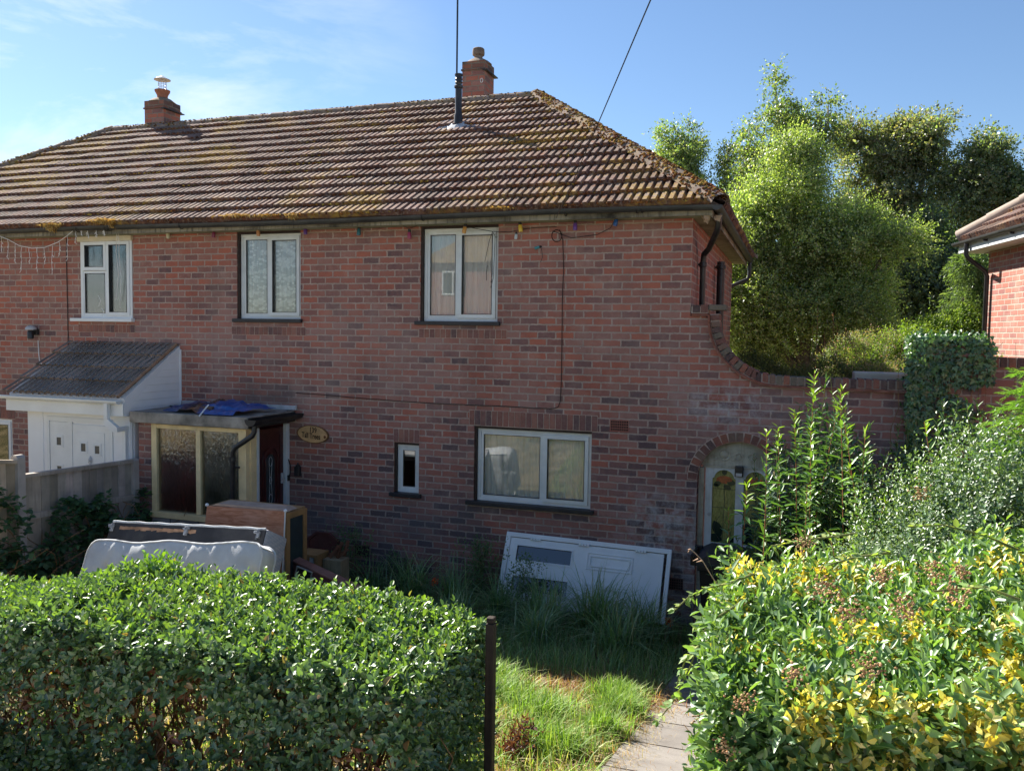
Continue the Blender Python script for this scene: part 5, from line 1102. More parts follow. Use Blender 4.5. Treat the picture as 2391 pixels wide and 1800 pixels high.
for a, b in zip(tops[:-1], tops[1:]):
    ws.tube([a.lerp(b, t)+Vector((0, .01*math.sin(t*9), .035-.14*(0.25-(t-.5)**2)*.3+.0)) if 0 < t < 1 else a.lerp(b, t) for t in np.linspace(0, 1, 8)], .004, 4)
q = Vector(P(1438, 508, Y=-.075)); ws.tube([q, q+Vector((-.06, 0, -.12)), Vector(P(1395, 548, Y=-.05)), Vector(P(1335, 556, Y=-.05)), Vector(P(1290, 540, Y=-.05))], .004, 4)
ws.tube([Vector(P(*k, Y=-.05)) for k in ((1085, 528), (1110, 534), (1150, 541), (1190, 542), (1230, 534), (1250, 532), (1300, 530))], .004, 4)
ws.tube([Vector(P(*k, Y=-.05)) for k in ((1264, 580), (1267, 600), (1262, 612))], .0035, 4)
ws.build('string_wire', M_black, fest, smooth=True)
mb = MB()
for (pts_) in (((1150, 541), (1143, 560), (1138, 585), (1132, 612)), ((1151, 545), (1150, 600), (1149, 640), (1146, 660)), ((1156, 545), (1154, 600), (1152, 650), (1146, 672)), ((1150, 541), (1158, 556), (1160, 552)), ((1137, 620), (1135, 640), (1136, 655))): mb.tube([Vector(P(x, y, Y=-.03))+Vector((rnd.uniform(-.004, .004), 0, 0)) for x, y in pts_], .0036, 4)
o = mb.build('loose_cable', M_black, None, smooth=True); tag(o, 'tangle of thin black cable dangling over the rightmost upstairs window', 'cable')
# icicle lights
ic = MB(); s_ = [(0, 552), (20, 560), (45, 574), (75, 580), (105, 578), (135, 566), (155, 552), (172, 538), (190, 530), (205, 534), (225, 536), (245, 532), (262, 526)]
pts = [Vector(P(x, y, Y=-.30)) for x, y in s_]; ic.tube(pts, .005, 5)
for (x, y, l) in ((4, 555, 30), (18, 560, 42), (36, 570, 40), (50, 577, 55), (68, 580, 32), (86, 580, 50), (104, 578, 35), (122, 574, 62), (139, 564, 30), (157, 550, 55), (176, 540, 26), (190, 531, 16), (204, 535, 18), (224, 537, 14), (243, 533, 14)):
    a = Vector(P(x, y, Y=-.30)); b = Vector(P(x+rnd.uniform(-2, 2), y+l, Y=-.30)); n_ = 6; ic.tube([a.lerp(b, t)+Vector((rnd.uniform(-.008, .008), rnd.uniform(-.01, .01), 0)) for t in np.linspace(0, 1, n_)], .0035, 4)
    for t in (.35, .6, .85, 1.0): q = a.lerp(b, t); ic.tube([q, q+Vector((rnd.uniform(-.03, .03), 0, -.03))], .0045, 4)
for (pts_) in (((272, 532), (272, 590), (277, 640), (272, 700)), ((276, 532), (279, 600), (283, 650), (280, 720)), ((262, 526), (270, 540), (276, 556)), ((236, 720), (242, 728), (238, 738)), ((230, 690), (236, 702), (229, 716))): ic.tube([Vector(P(x, y, Y=-.05 if y > 560 else -.2))+Vector((rnd.uniform(-.01, .01), 0, 0)) for x, y in pts_], .004, 4)
o = ic.build('icicle_lights', simple('white_light_flex', (.75, .74, .72), .5, .4), None); tag(o, 'white icicle string lights drooping from the gutter at the left', 'string lights')
# dry moss tufts hanging from the gutter
def tuft(cx, cy, cz_, w, h, n_, cols, name='straw_tuft'):
    mb = MB()
    for k in range(n_):
        x = cx+rnd.gauss(0, w/2.4); l = rnd.uniform(.025, .07); a = rnd.uniform(0, 6.28); q = Vector((x, cy+rnd.uniform(-.05, .05), cz_+rnd.uniform(-h, .02)*math.exp(-((x-cx)/w)**2*2))); d = Vector((math.cos(a)*.6, math.sin(a)*.3-.2, rnd.uniform(-.8, .5)))*l
        s = Vector((.007, 0, .006)); mb.face([q-s, q+s, q+d], 0, tuple(np.array(rnd.choice(cols))*rnd.uniform(.7, 1.3)))
    return mb
st = [(.50, .34, .10), (.42, .24, .06), (.56, .44, .2), (.30, .17, .05)]
mb = MB()
for (x, y, w, h, n_) in ((128, 528, .20, .10, 420), (245, 518, .26, .05, 380), (268, 520, .06, .10, 120), (560, 508, .34, .01, 260), (688, 505, .10, .07, 160), (1165, 492, .25, .0, 110), (620, 508, .3, .015, 160)):
    q = P(x, y, Y=-.33); t = tuft(q[0], -.37, q[2]+.015, w, h, n_*2, st); n0 = len(mb.v); mb.v += t.v; mb.c += t.c; mb.f += [tuple(i+n0 for i in f) for f in t.f]; mb.m += t.m
mb.build('dry_moss_tufts', leafmat('dry_straw', .8, .2, .3, tcol=(1, .9, .6)), house, recalc=False)['kind'] = 'stuff'
# blue tarpaulin on the porch roof
def tarp():
    x0, x1, y0, y1 = 2.42, 3.74, -.97, -.30; nx, ny = 60, 34; V = []; F = []; C_ = []
    for j in range(ny+1):
        for i in range(nx+1):
            u, v = i/nx, j/ny; x = x0+(x1-x0)*u+.05*math.sin(v*5+u*2); y = y0+(y1-y0)*v+.05*math.sin(u*7)
            r1 = abs(mnoise.noise(Vector((x*3.2, y*3.0, 1.5)))); r2 = abs(mnoise.noise(Vector((x*8, y*7, 5)))); z = 2.285+.012+.13*max(0, .5-r1*1.7)*(.35+.65*math.sin(math.pi*min(1, u*1.05)))+.04*(.5-r2)+.05*math.sin(math.pi*u)*v
            z -= .04*max(0, (.12-v)/.12); z = max(z, 2.272)
            V.append((x, y, z)); 
    for j in range(ny):
        for i in range(nx):
            if (i < 3 and j < 8) or (i > nx-9 and j < 5): continue
            a = j*(nx+1)+i; F.append((a, a+1, a+nx+2, a+nx+1))
    m, n = newmat('blue_tarpaulin'); p = n.pos(); c = n.mix(n.rng(n.noise(p, 2.2, 4), .4, .7), (.018, .07, .26), (.035, .14, .44)); sp = n.new('ShaderNodeSeparateXYZ'); n.set(sp.inputs[0], p)
    c = n.mix(n.rng(sp.outputs[0], 3.05, 2.95, 0, .75), c, (.035, .06, .13)); bl_ = n.m('MULTIPLY', n.rng(sp.outputs[0], 3.10, 3.02), n.rng(sp.outputs[0], 2.72, 2.86, .15, 1)); c = n.mix(bl_, c, n.mix(n.rng(n.noise(p, 5, 4), .45, .6), (.012, .012, .014), (.16, .07, .03)))
    n.done(n.bsdf(c, .35, .5, n.bump(n.noise(p, 120, 2), .1, .002)))
    return npmesh('tarpaulin', V, F, m, None, None, True)
tag(tarp(), 'crumpled blue tarpaulin with a blackened patch lying on the flat porch roof', 'tarpaulin')
q = P(485, 964, Y=-.80); mb = MB(); mb.box((q[0]-.11, -.86, 2.30), (q[0]+.11, -.76, 2.355), bev=.01); o = mb.build('loose_brick', simple('dull_brown_brick', (.12, .09, .075), .9, .1, .3, 8, .4), None); tag(o, 'dull brown brick weighing down the blue tarpaulin', 'brick')
mb = MB(); M = Matrix.Translation(P(480, 958, Y=-.88)) @ Matrix.Rotation(.5, 4, 'Y'); a, b = Vector(P(465, 972, Y=-1.05)), Vector(P(487, 945, Y=-.9)); mb.tube([a, a.lerp(b, .5)+Vector((0, 0, .004)), b], .011, 4); o = mb.build('tent_stick', M_upvcold, None); tag(o, 'short white plastic strip poking off the porch roof edge', 'strip')
# wooden post at the end of the near hedge
pq = P(1150, 1445, Y=-6.62); mb = MB(); mb.box((pq[0]-.020, -6.65, gz(-6.6)-.2), (pq[0]+.016, -6.61, pq[2]-.012), bev=.006); mb.box((pq[0]-.018, -6.648, pq[2]-.01), (pq[0]+.014, -6.612, pq[2]+.012), bev=.006); o = mb.build('gate_post', simple('blackened_gate_post', (.035, .026, .02), .8, .2, .4, 8, .5, 60, .5, (.10, .07, .045), streak=.5), None); tag(o, 'slim blackened wooden post at the right end of the clipped hedge', 'post')
pq2 = P(1722, 1560, Y=-5.6); mb = MB(); mb.box((pq2[0]-.04, -5.65, gz(-5.6)-.1), (pq2[0]+.04, -5.57, pq2[2]+.15), bev=.008); o = mb.build('gate_post', M_black, None); tag(o, 'dark post mostly hidden in the golden hedge beside the path', 'post')
# ================================================================ houses across the street (behind the camera; seen in the window glass)
def far_house(x0, w, y, label):
    h = thing('opposite_house', label, 'house', (x0, y, 1.8)); mb = MB(); mb.box((x0, y-7, 1.2), (x0+w, y, 6.9)); mb.build('brick_wall', brick('street_brick_%d' % int(x0), pal='clean', z0=0), h)
    mb = MB(); a = [(x0-.3, y+.3, 6.9), (x0+w+.3, y+.3, 6.9), (x0+w+.3, y-7.3, 6.9), (x0-.3, y-7.3, 6.9)]; b = [(x0+2.5, y-3.5, 9.3), (x0+w-2.5, y-3.5, 9.3)]
    mb.face([a[0], a[1], b[1], b[0]]); mb.face([a[1], a[2], b[1]]); mb.face([a[2], a[3], b[0], b[1]]); mb.face([a[3], a[0], b[0]]); mb.face(a); mb.build('roof', M_tile, h)
    for (wx, wz, ww, wh) in ((1.2, 5.3, 1.2, 1.2), (w-2.4, 5.3, 1.2, 1.2), (w/2-.4, 5.4, .8, 1.0), (1.0, 2.8, 1.9, 1.4), (w-2.9, 2.8, 1.9, 1.4)):
        mb = MB(); frame_box(mb, x0+wx, x0+wx+ww, wz, wz+wh, .08, y+.0, y+.05); mb.box((x0+wx+ww/2-.03, y, wz+.08), (x0+wx+ww/2+.03, y+.045, wz+wh-.08)); wf = mb.build('window', M_upvc, h)
        mb = MB(); mb.box((x0+wx+.08, y+.005, wz+.08), (x0+wx+ww-.08, y+.02, wz+wh-.08)); mb.build('pane', M_dark, wf)
    mb = MB(); mb.box((x0+w/2-.5, y, 1.9), (x0+w/2+.5, y+.06, 4.0)); mb.build('door', M_white, h)
far_house(-8, 10, -29, 'brick house across the street with white framed windows, left of the pair'); far_house(9, 11, -29.5, 'brick house across the street with white framed windows, right of the pair')
# ================================================================ ground
def vnoise(x, y, s, o=0): return mnoise.noise(Vector((x*s, y*s, o)))
xs_ = np.unique(np.concatenate([np.linspace(-120, -8, 12), np.linspace(-8, 20, 113), np.linspace(20, 130, 12)])); ys_ = np.unique(np.concatenate([np.linspace(-90, -12, 12), np.linspace(-12, 6, 91), np.linspace(6, 150, 14)]))
V = []; F = []
for y in ys_:
    for x in xs_:
        z = gz(y); near = -12 < y < 6 and -8 < x < 20
        if near and not (9.2 < x < 10.5): z += .025*vnoise(x, y, 1.3)+.012*vnoise(x, y, 4)
        V.append((x, y, z-.03 if 9.2 < x < 10.5 else z-.01))
nx_ = len(xs_)
for j in range(len(ys_)-1):
    for i in range(nx_-1): a = j*nx_+i; F.append((a, a+1, a+nx_+1, a+nx_))
M_soil, n = newmat('garden_soil_and_thatch'); p = n.pos(); c = n.mix(n.rng(n.noise(p, 3.5, 6, .65), .38, .62), (.09, .085, .035), (.24, .19, .10)); c = n.mix(n.rng(n.noise(p, 26, 5, .7), .5, .7, 0, .6), c, (.30, .22, .12)); n.done(n.bsdf(c, .95, .1, n.bump(n.noise(p, 40, 6, .7), .8, .02)))
struct(npmesh('ground', V, F, M_soil, None, None, True))
# path of concrete slabs stepping down to the gate
M_path, n = newmat('worn_concrete_path'); p = n.pos(); c = n.mix(n.rng(n.noise(p, 3, 6, .6), .35, .65), (.19, .172, .155), (.27, .248, .225)); c = n.mix(n.rng(n.noise(p, 120, 3, .7), .5, .7, 0, .5), c, (.17, .155, .14)); c = n.mix(n.rng(n.noise(p, 6, 7, .75), .57, .68, 0, .7), c, (.14, .12, .08)); c = n.mix(1.0, c, n.attr(), 'MULTIPLY')
n.done(n.bsdf(c, .9, .15, n.bump(n.noise(p, 150, 4, .7), .5, .004)))
mb = MB(); y = -.35
while y > -7.5:
    y2 = y-.60; t = rnd.uniform(.88, 1.1); xl = 9.38+.05*vnoise(0, y, .7); xr = 10.32
    mb.box((xl, y2+.006, gz((y+y2)/2)-.14), (xr, y-.006, gz((y+y2)/2)-.0), col=(t, t, t)) if False else mb.prism([(y2+.006, gz(y2)+.004), (y-.006, gz(y)+.004), (y-.006, gz(y)-.1), (y2+.006, gz(y2)-.1)], xl, xr, 'x', col=(t, t, t)); mb.prism([(y2-.007, gz(y2)+.001), (y2+.007, gz(y2)-.001), (y2+.007, gz(y2)-.08), (y2-.007, gz(y2)-.08)], xl+.01, xr-.01, 'x', col=(1.5, 1.35, 1.15)); y = y2
struct(mb.build('garden_path', M_path))
M_pave = simple('pavement_slab', (.55, .52, .47), .9, .15, .12, 1.5, .2, 50, .3, (.25, .23, .2)); mb = MB(); mb.box((-60, -9.95, 1.2), (60, -7.62, 1.70)); struct(mb.build('pavement', M_pave))
mb = MB(); mb.box((-60, -17, 1.2), (60, -9.955, 1.62)); struct(mb.build('road', simple('pale_worn_asphalt', (.34, .33, .31), .9, .2, .2, 4, .4, 90)))
mb = MB(); mb.box((-60, -19.6, 1.2), (60, -17.005, 1.74)); struct(mb.build('far_pavement', M_pave))
# ================================================================ foliage tools
def nrmz(a): return a/np.maximum(np.linalg.norm(a, axis=-1, keepdims=True), 1e-9)
def leafgen(pos, d, nr, L_, W_, col, fold=.18, curl=.25, quad=False, shape=(.38, .72, .80)):
    d = nrmz(d); s = nrmz(np.cross(d, nr)); nr = nrmz(np.cross(s, d)); L_ = L_[:, None]; W_ = W_[:, None]; h = W_*.5
    if quad:
        V = np.stack([pos, pos+d*L_*.5+s*h, pos+d*L_, pos+d*L_*.5-s*h], 1); F = np.arange(len(pos))[:, None]*4+np.arange(4)
        return V.reshape(-1, 3), F, np.repeat(col, 4, 0)
    a, b, k = shape; cz_ = nr*L_*curl
    V = np.stack([pos, pos+d*L_*a+s*h+nr*h*fold*2-cz_*.15, pos+d*L_*b+s*h*k+nr*h*fold*2-cz_*.5, pos+d*L_-cz_, pos+d*L_*b-s*h*k+nr*h*fold*2-cz_*.5, pos+d*L_*a-s*h+nr*h*fold*2-cz_*.15], 1)
    i0 = np.arange(len(pos))[:, None]*6
    F = np.concatenate([i0+np.array([[0, 1, 2, 3]]), i0+np.array([[0, 3, 4, 5]])], 0); return V.reshape(-1, 3), F, np.repeat(col, 6, 0)
def rdir(g, n_): return nrmz(g.normal(size=(n_, 3)))
def pick(g, n_, pal, pr=None, var=.22):
    pal = np.array(pal); i = g.choice(len(pal), n_, p=pr); return pal[i]*g.uniform(1-var, 1+var, (n_, 1))*g.uniform(.94, 1.06, (n_, 3))
def sprigs(g, base, d, nl, sp, L_, W_, opn, pal, pr=None, tip=None, droop=0., var=.22, lenvar=.25, quad=False, colf=None, **kw):
    n_ = len(base); d = nrmz(d); a = nrmz(np.cross(d, rdir(g, n_))); b = np.cross(d, a)
    j = np.arange(nl)[None]; ph = j*2.4+g.uniform(0, 6.28, (n_, 1)); t = (j+g.uniform(-.2, .2, (n_, nl)))*sp
    pos = base[:, None]+d[:, None]*t[..., None]+np.array([0, 0, -1.])*(droop*(t**2))[..., None]
    op = opn*(1-.45*j/max(1, nl-1))+g.normal(0, .14, (n_, nl)); rad = a[:, None]*np.cos(ph)[..., None]+b[:, None]*np.sin(ph)[..., None]
    ld = d[:, None]*np.cos(op)[..., None]+rad*np.sin(op)[..., None]; ln = d[:, None]*np.sin(op)[..., None]-rad*np.cos(op)[..., None]+.3*rdir(g, n_*nl).reshape(n_, nl, 3)
    sc = g.uniform(1-lenvar, 1+lenvar, (n_, nl))*(1-.35*(j/max(1, nl-1))**2)
    col = pick(g, n_*nl, pal, pr, var) if colf is None else colf(g, pos.reshape(-1, 3))
    if tip is not None:
        f = np.clip((j/(nl-1)-.55)/.45, 0, 1)*np.ones((n_, 1)); f = f.reshape(-1, 1)*(g.random((n_, 1, 1))*np.ones((1, nl, 1))).reshape(-1, 1); col = col*(1-f)+np.array(tip)*f
    return leafgen(pos.reshape(-1, 3), ld.reshape(-1, 3), ln.reshape(-1, 3), (L_*sc).ravel(), (W_*sc).ravel(), col, quad=quad, **kw)
def join(parts):
    V = []; F = []; C_ = []; o = 0
    for v, f, c in parts: V.append(v); F.append(f+o); C_.append(c); o += len(v)
    return np.concatenate(V), np.concatenate(F), np.concatenate(C_)
def foliage(name, parts, mat, parent=None):
    V, F, C_ = join(parts) if isinstance(parts, list) else parts
    o = npmesh(name, V, F, mat, np.clip(C_, 0, 1), parent); return o
M_leaf_g = leafmat('glossy_privet_leaf', .42, 1.0, .26); M_leaf = leafmat('matt_leaf', .55, .35, .38); M_tree = leafmat('tree_leaf', .42, .9, .50)
M_gold = leafmat('golden_leaf', .42, .45, .34, tcol=(1.25, 1.2, .35)); M_grass = leafmat('grass_blade', .55, .3, .38, tcol=(1.3, 1.4, .5))
M_twig = simple('brown_twig', (.24, .14, .07), .85, .15, .35, 20, .3, 80); M_bark = simple('grey_bark', (.14, .12, .10), .9, .1, .4, 12, .6, 40); M_stem = simple('green_stem', (.16, .17, .05), .6, .3, .4, 9); M_pink = simple('reddish_stem', (.30, .11, .06), .6, .3, .3, 9)
def tubes_np(segs, name, mat, parent=None, sides=4):
    """segs: (p0,p1,r0,r1) arrays"""
    A_, B_, r0, r1 = [np.array(x, float) for x in segs]; d = nrmz(B_-A_); s = nrmz(np.cross(d, np.array([.31, .2, .93]))); w = np.cross(d, s); n_ = len(A_)
    th = np.arange(sides)*2*math.pi/sides; rad = s[:, None]*np.cos(th)[None, :, None]+w[:, None]*np.sin(th)[None, :, None]
    V = np.concatenate([A_[:, None]+rad*r0[:, None, None], B_[:, None]+rad*r1[:, None, None]], 1).reshape(-1, 3)
    k = np.arange(sides); q = np.stack([k, (k+1) % sides, (k+1) % sides+sides, k+sides], 1); F = (np.arange(n_)[:, None, None]*2*sides+q[None]).reshape(-1, 4)
    return npmesh(name, V, F, mat, None, parent, True)
# ---------------------------------------------------------------- near clipped hedge (privet)
g = np.random.default_rng(101)
prof = [(0, 1246), (110, 1250), (165, 1242), (215, 1236), (270, 1226), (330, 1206), (380, 1214), (450, 1228), (560, 1240), (700, 1252), (800, 1270), (900, 1290), (1000, 1312), (1045, 1326)]
hp = [D(x, y, Y=-6.4) for x, y in prof]; hX = np.array([q[0] for q in hp]); hZ = np.array([q[2] for q in hp])-.06
def htop(x): return np.interp(x, hX, hZ)
HX0, HX1, HY0, HY1 = 4.9, 9.10, -7.2, -6.38
hedge = thing('clipped_hedge', 'thick clipped glossy green hedge with sunlit top and twiggy front across the lower left', 'hedge', (7.2, -6.8, gz(-6.8)))
def lump(x, y, s=3.1, o=0): return np.array([mnoise.fractal(Vector((a*s, b*s, o)), 1., 2., 3) for a, b in zip(x, y)])
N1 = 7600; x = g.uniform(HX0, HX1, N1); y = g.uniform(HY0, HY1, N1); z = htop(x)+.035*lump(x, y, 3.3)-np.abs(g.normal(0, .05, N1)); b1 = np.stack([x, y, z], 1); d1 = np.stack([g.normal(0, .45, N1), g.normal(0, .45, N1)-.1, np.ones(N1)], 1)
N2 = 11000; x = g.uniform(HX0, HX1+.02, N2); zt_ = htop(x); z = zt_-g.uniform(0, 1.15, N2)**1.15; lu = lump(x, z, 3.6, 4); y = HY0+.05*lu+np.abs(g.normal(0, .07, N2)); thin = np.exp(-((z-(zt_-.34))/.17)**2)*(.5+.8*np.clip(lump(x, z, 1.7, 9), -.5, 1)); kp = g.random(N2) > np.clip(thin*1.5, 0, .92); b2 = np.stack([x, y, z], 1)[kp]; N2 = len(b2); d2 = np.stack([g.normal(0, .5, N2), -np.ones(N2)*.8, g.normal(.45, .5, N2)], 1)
N3 = 1500; y = g.uniform(HY0, HY1, N3); z = 2.1-g.uniform(0, 1.1, N3); b3 = np.stack([HX1-np.abs(g.normal(0, .04, N3)), y, z], 1); d3 = np.stack([np.ones(N3), g.normal(0, .5, N3), g.normal(.4, .5, N3)], 1)
N4 = 2500; x = g.uniform(HX0, HX1, N4); z = htop(x)-g.uniform(0.02, 1.0, N4); b4 = np.stack([x, HY1-np.abs(g.normal(0, .05, N4)), z], 1); d4 = np.stack([g.normal(0, .5, N4), np.ones(N4), g.normal(.4, .5, N4)], 1)
pg = [(.10, .17, .09), (.13, .21, .085), (.08, .145, .085), (.18, .27, .08), (.34, .20, .09)]; pp_ = [.36, .30, .18, .14, .02]
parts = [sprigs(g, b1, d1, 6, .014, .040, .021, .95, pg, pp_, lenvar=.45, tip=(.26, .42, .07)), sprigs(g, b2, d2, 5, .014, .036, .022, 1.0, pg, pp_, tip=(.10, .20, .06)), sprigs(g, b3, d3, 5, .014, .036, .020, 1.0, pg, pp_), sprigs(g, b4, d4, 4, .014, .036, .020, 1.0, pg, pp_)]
# longer shoots breaking the outline
N5 = 420; x = g.uniform(6.0, HX1, N5); y = g.uniform(HY0+.1, HY1, N5); b5 = np.stack([x, y, htop(x)-.02], 1); d5 = np.stack([g.normal(0, .25, N5), g.normal(0, .25, N5), np.ones(N5)], 1); parts.append(sprigs(g, b5, d5, 8, .014, .042, .020, .85, pg[:4], None, tip=(.22, .36, .04)))
sh = D(332, 1240, Y=-6.5); N6 = 16; b6 = np.array(sh)+g.normal(0, .04, (N6, 3))*[1.6, 1, .4]-[0, 0, .05]; parts.append(sprigs(g, b6, np.stack([g.normal(0, .2, N6), g.normal(0, .2, N6), np.ones(N6)], 1), 9, .016, .045, .022, .8, [(.16, .30, .04), (.22, .38, .05)]))
# dead brown leaves caught inside
N7 = 900; x = g.uniform(6, HX1, N7); z = htop(x)-g.uniform(.05, .9, N7); b7 = np.stack([x, HY0+g.uniform(.02, .14, N7), z], 1); parts.append(sprigs(g, b7, rdir(g, N7), 2, .02, .042, .024, 1.0, [(.30, .12, .05), (.42, .22, .10), (.24, .08, .04)], None, curl=.6))
foliage('hedge_leaves', parts, M_leaf_g, hedge)
def hedge_twigs():
    A_ = []; B_ = []; r0 = []; r1 = []
    for k in range(800):
        x = g.uniform(5.6, HX1-.03); y = g.uniform(HY0+.06, HY1-.05); z0 = gz(-6.8); zt = htop(x)-.04; p_ = np.array([x, y, z0+g.uniform(0, .75)]); dr = nrmz(np.array([g.normal(0, .28), g.normal(-.04, .22), 1.0])); n_ = 5; r = g.uniform(.003, .009)
        L_ = (zt-p_[2])*g.uniform(.5, 1.0)
        for i in range(n_):
            q = p_+dr*L_/n_; q[1] = min(max(q[1], HY0+.03), HY1-.03); A_.append(p_); B_.append(q); r0.append(r*(1-i/n_*.6)); r1.append(r*(1-(i+1)/n_*.6)); p_ = q; dr = nrmz(dr+g.normal(0, .22, 3))
            if g.random() < .75:
                d_ = nrmz(dr*.5+rdir(g, 1)[0]+np.array([0, -.3, 0])); e = p_+d_*g.uniform(.05, .17); e[1] = max(e[1], HY0-.02); e[2] = min(e[2], htop(e[0])); e[0] = min(e[0], HX1+.01); A_.append(p_); B_.append(e); r0.append(r*.4); r1.append(r*.22)
    tubes_np((A_, B_, r0, r1), 'hedge_twigs', M_twig, hedge)
hedge_twigs()
# pale big bramble leaf lying on the hedge top
def compound(g, base, d, n5, L_, W_, pal, var=.2):
    """3-5 leaflets fanning from one point"""
    n_ = len(base); d = nrmz(d); up_ = nrmz(np.array([0, 0, 1.])+.5*rdir(g, n_)); s = nrmz(np.cross(d, up_)); out = []
    for k, (a, sc) in enumerate(((0, 1.15), (1.05, .95), (-1.05, .95), (1.9, .7), (-1.9, .7))[:n5]):
        dd_ = d*math.cos(a)+s*math.sin(a); c = pick(g, n_, pal, None, var); out.append(leafgen(base+dd_*L_[:, None]*.12, dd_, up_+.25*rdir(g, n_), L_*sc*g.uniform(.85, 1.1, n_), W_*sc, c, fold=.12, curl=.22, shape=(.30, .66, .82)))
    return out
b = np.array([D(372, 1305, Y=-6.75), D(425, 1312, Y=-6.75)])+[0, 0, .03]; [foliage('pale_bramble_leaf', compound(g, b[k:k+1], np.array([[-.6, -.5, .1], [.8, -.4, .1]])[k:k+1], 3, np.array([.085]), np.array([.05]), [(.50, .55, .30)], .05), M_leaf, hedge) for k in (0, 1)]
# ---------------------------------------------------------------- golden hedge and brambles at the lower right
gold = thing('golden_hedge', 'overgrown golden variegated hedge tangled with brambles across the lower right', 'hedge', (11.6, -6.2, gz(-6)))
gp_ = [(1545, 1250), (1580, 1225), (1640, 1220), (1720, 1212), (1800, 1225), (1900, 1222), (1960, 1212), (2050, 1195), (2130, 1170), (2212, 1145)]
gq_ = [D(x, y, Y=-5.9) for x, y in gp_]; gX = np.array([q[0] for q in gq_]); gZ = np.array([q[2] for q in gq_])
def gtop(x): return np.interp(x, gX, gZ)-.22-.25*np.clip((gX[0]+.22-x)/.2, 0, 1)
GX0 = 10.15; GY0 = -7.0; GY1 = -5.3
def gcol(g, p_):
    n_ = len(p_); r_ = np.array([mnoise.fractal(Vector((a*1.9, b*1.9, c*2.1)), 1., 2., 2) for a, b, c in p_]); yv = r_*1.5+(gtop(p_[:, 0])-p_[:, 2]-.30)*1.1+np.clip((p_[:, 0]-11.0)*.25, 0, .4)+g.normal(0, .07, n_)
    y_ = (yv > -.16)[:, None]; cg = pick(g, n_, [(.12, .22, .07), (.16, .28, .08), (.08, .16, .06)]); cy = pick(g, n_, [(.78, .62, .10), (.70, .60, .14), (.50, .52, .14), (.84, .76, .36)]); return np.where(y_, cy, cg)
def shell(n_, seed):
    g = np.random.default_rng(seed); x = g.uniform(GX0, 13.4, n_); zt = gtop(x); B_ = []; Dd = []
    k1 = int(n_*.42); y = g.uniform(GY0, GY1, n_); z = zt-np.abs(g.normal(0, .07, n_))+.06*lump(x, y, 2.6, 2); z[:k1] -= 0
    dtop = np.stack([g.normal(0, .5, n_), g.normal(-.15, .5, n_), np.ones(n_)], 1)
    zf = zt-g.uniform(0, 1.35, n_); yf = GY0-.02+.10*lump(x, zf, 2.3, 6)+np.abs(g.normal(0, .10, n_)); df = np.stack([g.normal(-.1, .5, n_), -np.ones(n_)*.8, g.normal(.5, .5, n_)], 1)
    m_ = np.arange(n_) < k1; b = np.where(m_[:, None], np.stack([x, y, z], 1), np.stack([x, yf, zf], 1)); d = np.where(m_[:, None], dtop, df)
    n2 = int(n_*.14); yl = g.uniform(GY0, GY1, n2); zl = gtop(np.full(n2, GX0+.1))-g.uniform(-.05, 1.3, n2)-.0; xl = GX0-.06+.06*(yl-GY1)*-.5+.05*lump(yl, zl, 2.4, 8)+np.abs(g.normal(0, .06, n2))-.0; b[-n2:] = np.stack([xl, yl, zl], 1); d[-n2:] = np.stack([-np.ones(n2)*.8, g.normal(0, .5, n2), g.normal(.5, .5, n2)], 1)
    return g, b, d
g, b, d = shell(12500, 31); foliage('golden_leaves', [sprigs(g, b, d, 7, .018, .043, .022, .95, None, None, colf=gcol, lenvar=.45)], M_gold, gold)
g, b, d = shell(5200, 32); w_hi = (gtop(b[:, 0])-b[:, 2] < .30+.25*g.random(len(b))) | (b[:, 0] < 10.35); b, d = b[w_hi], d[w_hi]
foliage('green_shrub_leaves', [sprigs(g, b+d*.02, d, 7, .022, .060, .024, .95, [(.12, .23, .09), (.17, .29, .11), (.09, .18, .07), (.22, .34, .13)], None, tip=(.28, .44, .12), lenvar=.4)], M_leaf_g, gold)
g, b, d = shell(620, 35); d = d*[.55, .55, .6]+[0, 0, .75]; foliage('golden_shoots', [sprigs(g, b-nrmz(d)*.05, d, 15, .0155, .046, .021, .85, None, None, colf=gcol, lenvar=.3)], M_gold, gold)
g, b, d = shell(260, 36); hi = (gtop(b[:, 0])-b[:, 2] < .45); b, d = b[hi], d[hi]*[.4, .4, .5]+[0, 0, .8]; foliage('green_shoots', [sprigs(g, b-nrmz(d)*.03, d, 14, .019, .062, .022, .9, [(.13, .25, .09), (.18, .31, .11)], None, tip=(.32, .48, .12))], M_leaf_g, gold)
# inner brown mass of twigs
A_ = []; B_ = []; r0 = []; r1 = []
for k in range(520):
    x = g.uniform(GX0+.08, 13.3); y = g.uniform(GY0+.1, GY1-.1); p_ = np.array([x, y, gz(y)+g.uniform(0, .8)]); dr = nrmz(np.array([g.normal(0, .3), g.normal(0, .3), 1.])); L_ = max(.1, gtop(x)-p_[2])*g.uniform(.5, .95); r = g.uniform(.003, .009)
    for i in range(4): q = p_+dr*L_/4; A_.append(p_); B_.append(q); r0.append(r*(1-i*.18)); r1.append(r*(1-(i+1)*.18)); p_ = q; dr = nrmz(dr+g.normal(0, .25, 3))
tubes_np((A_, B_, r0, r1), 'hedge_twigs', M_twig, gold)
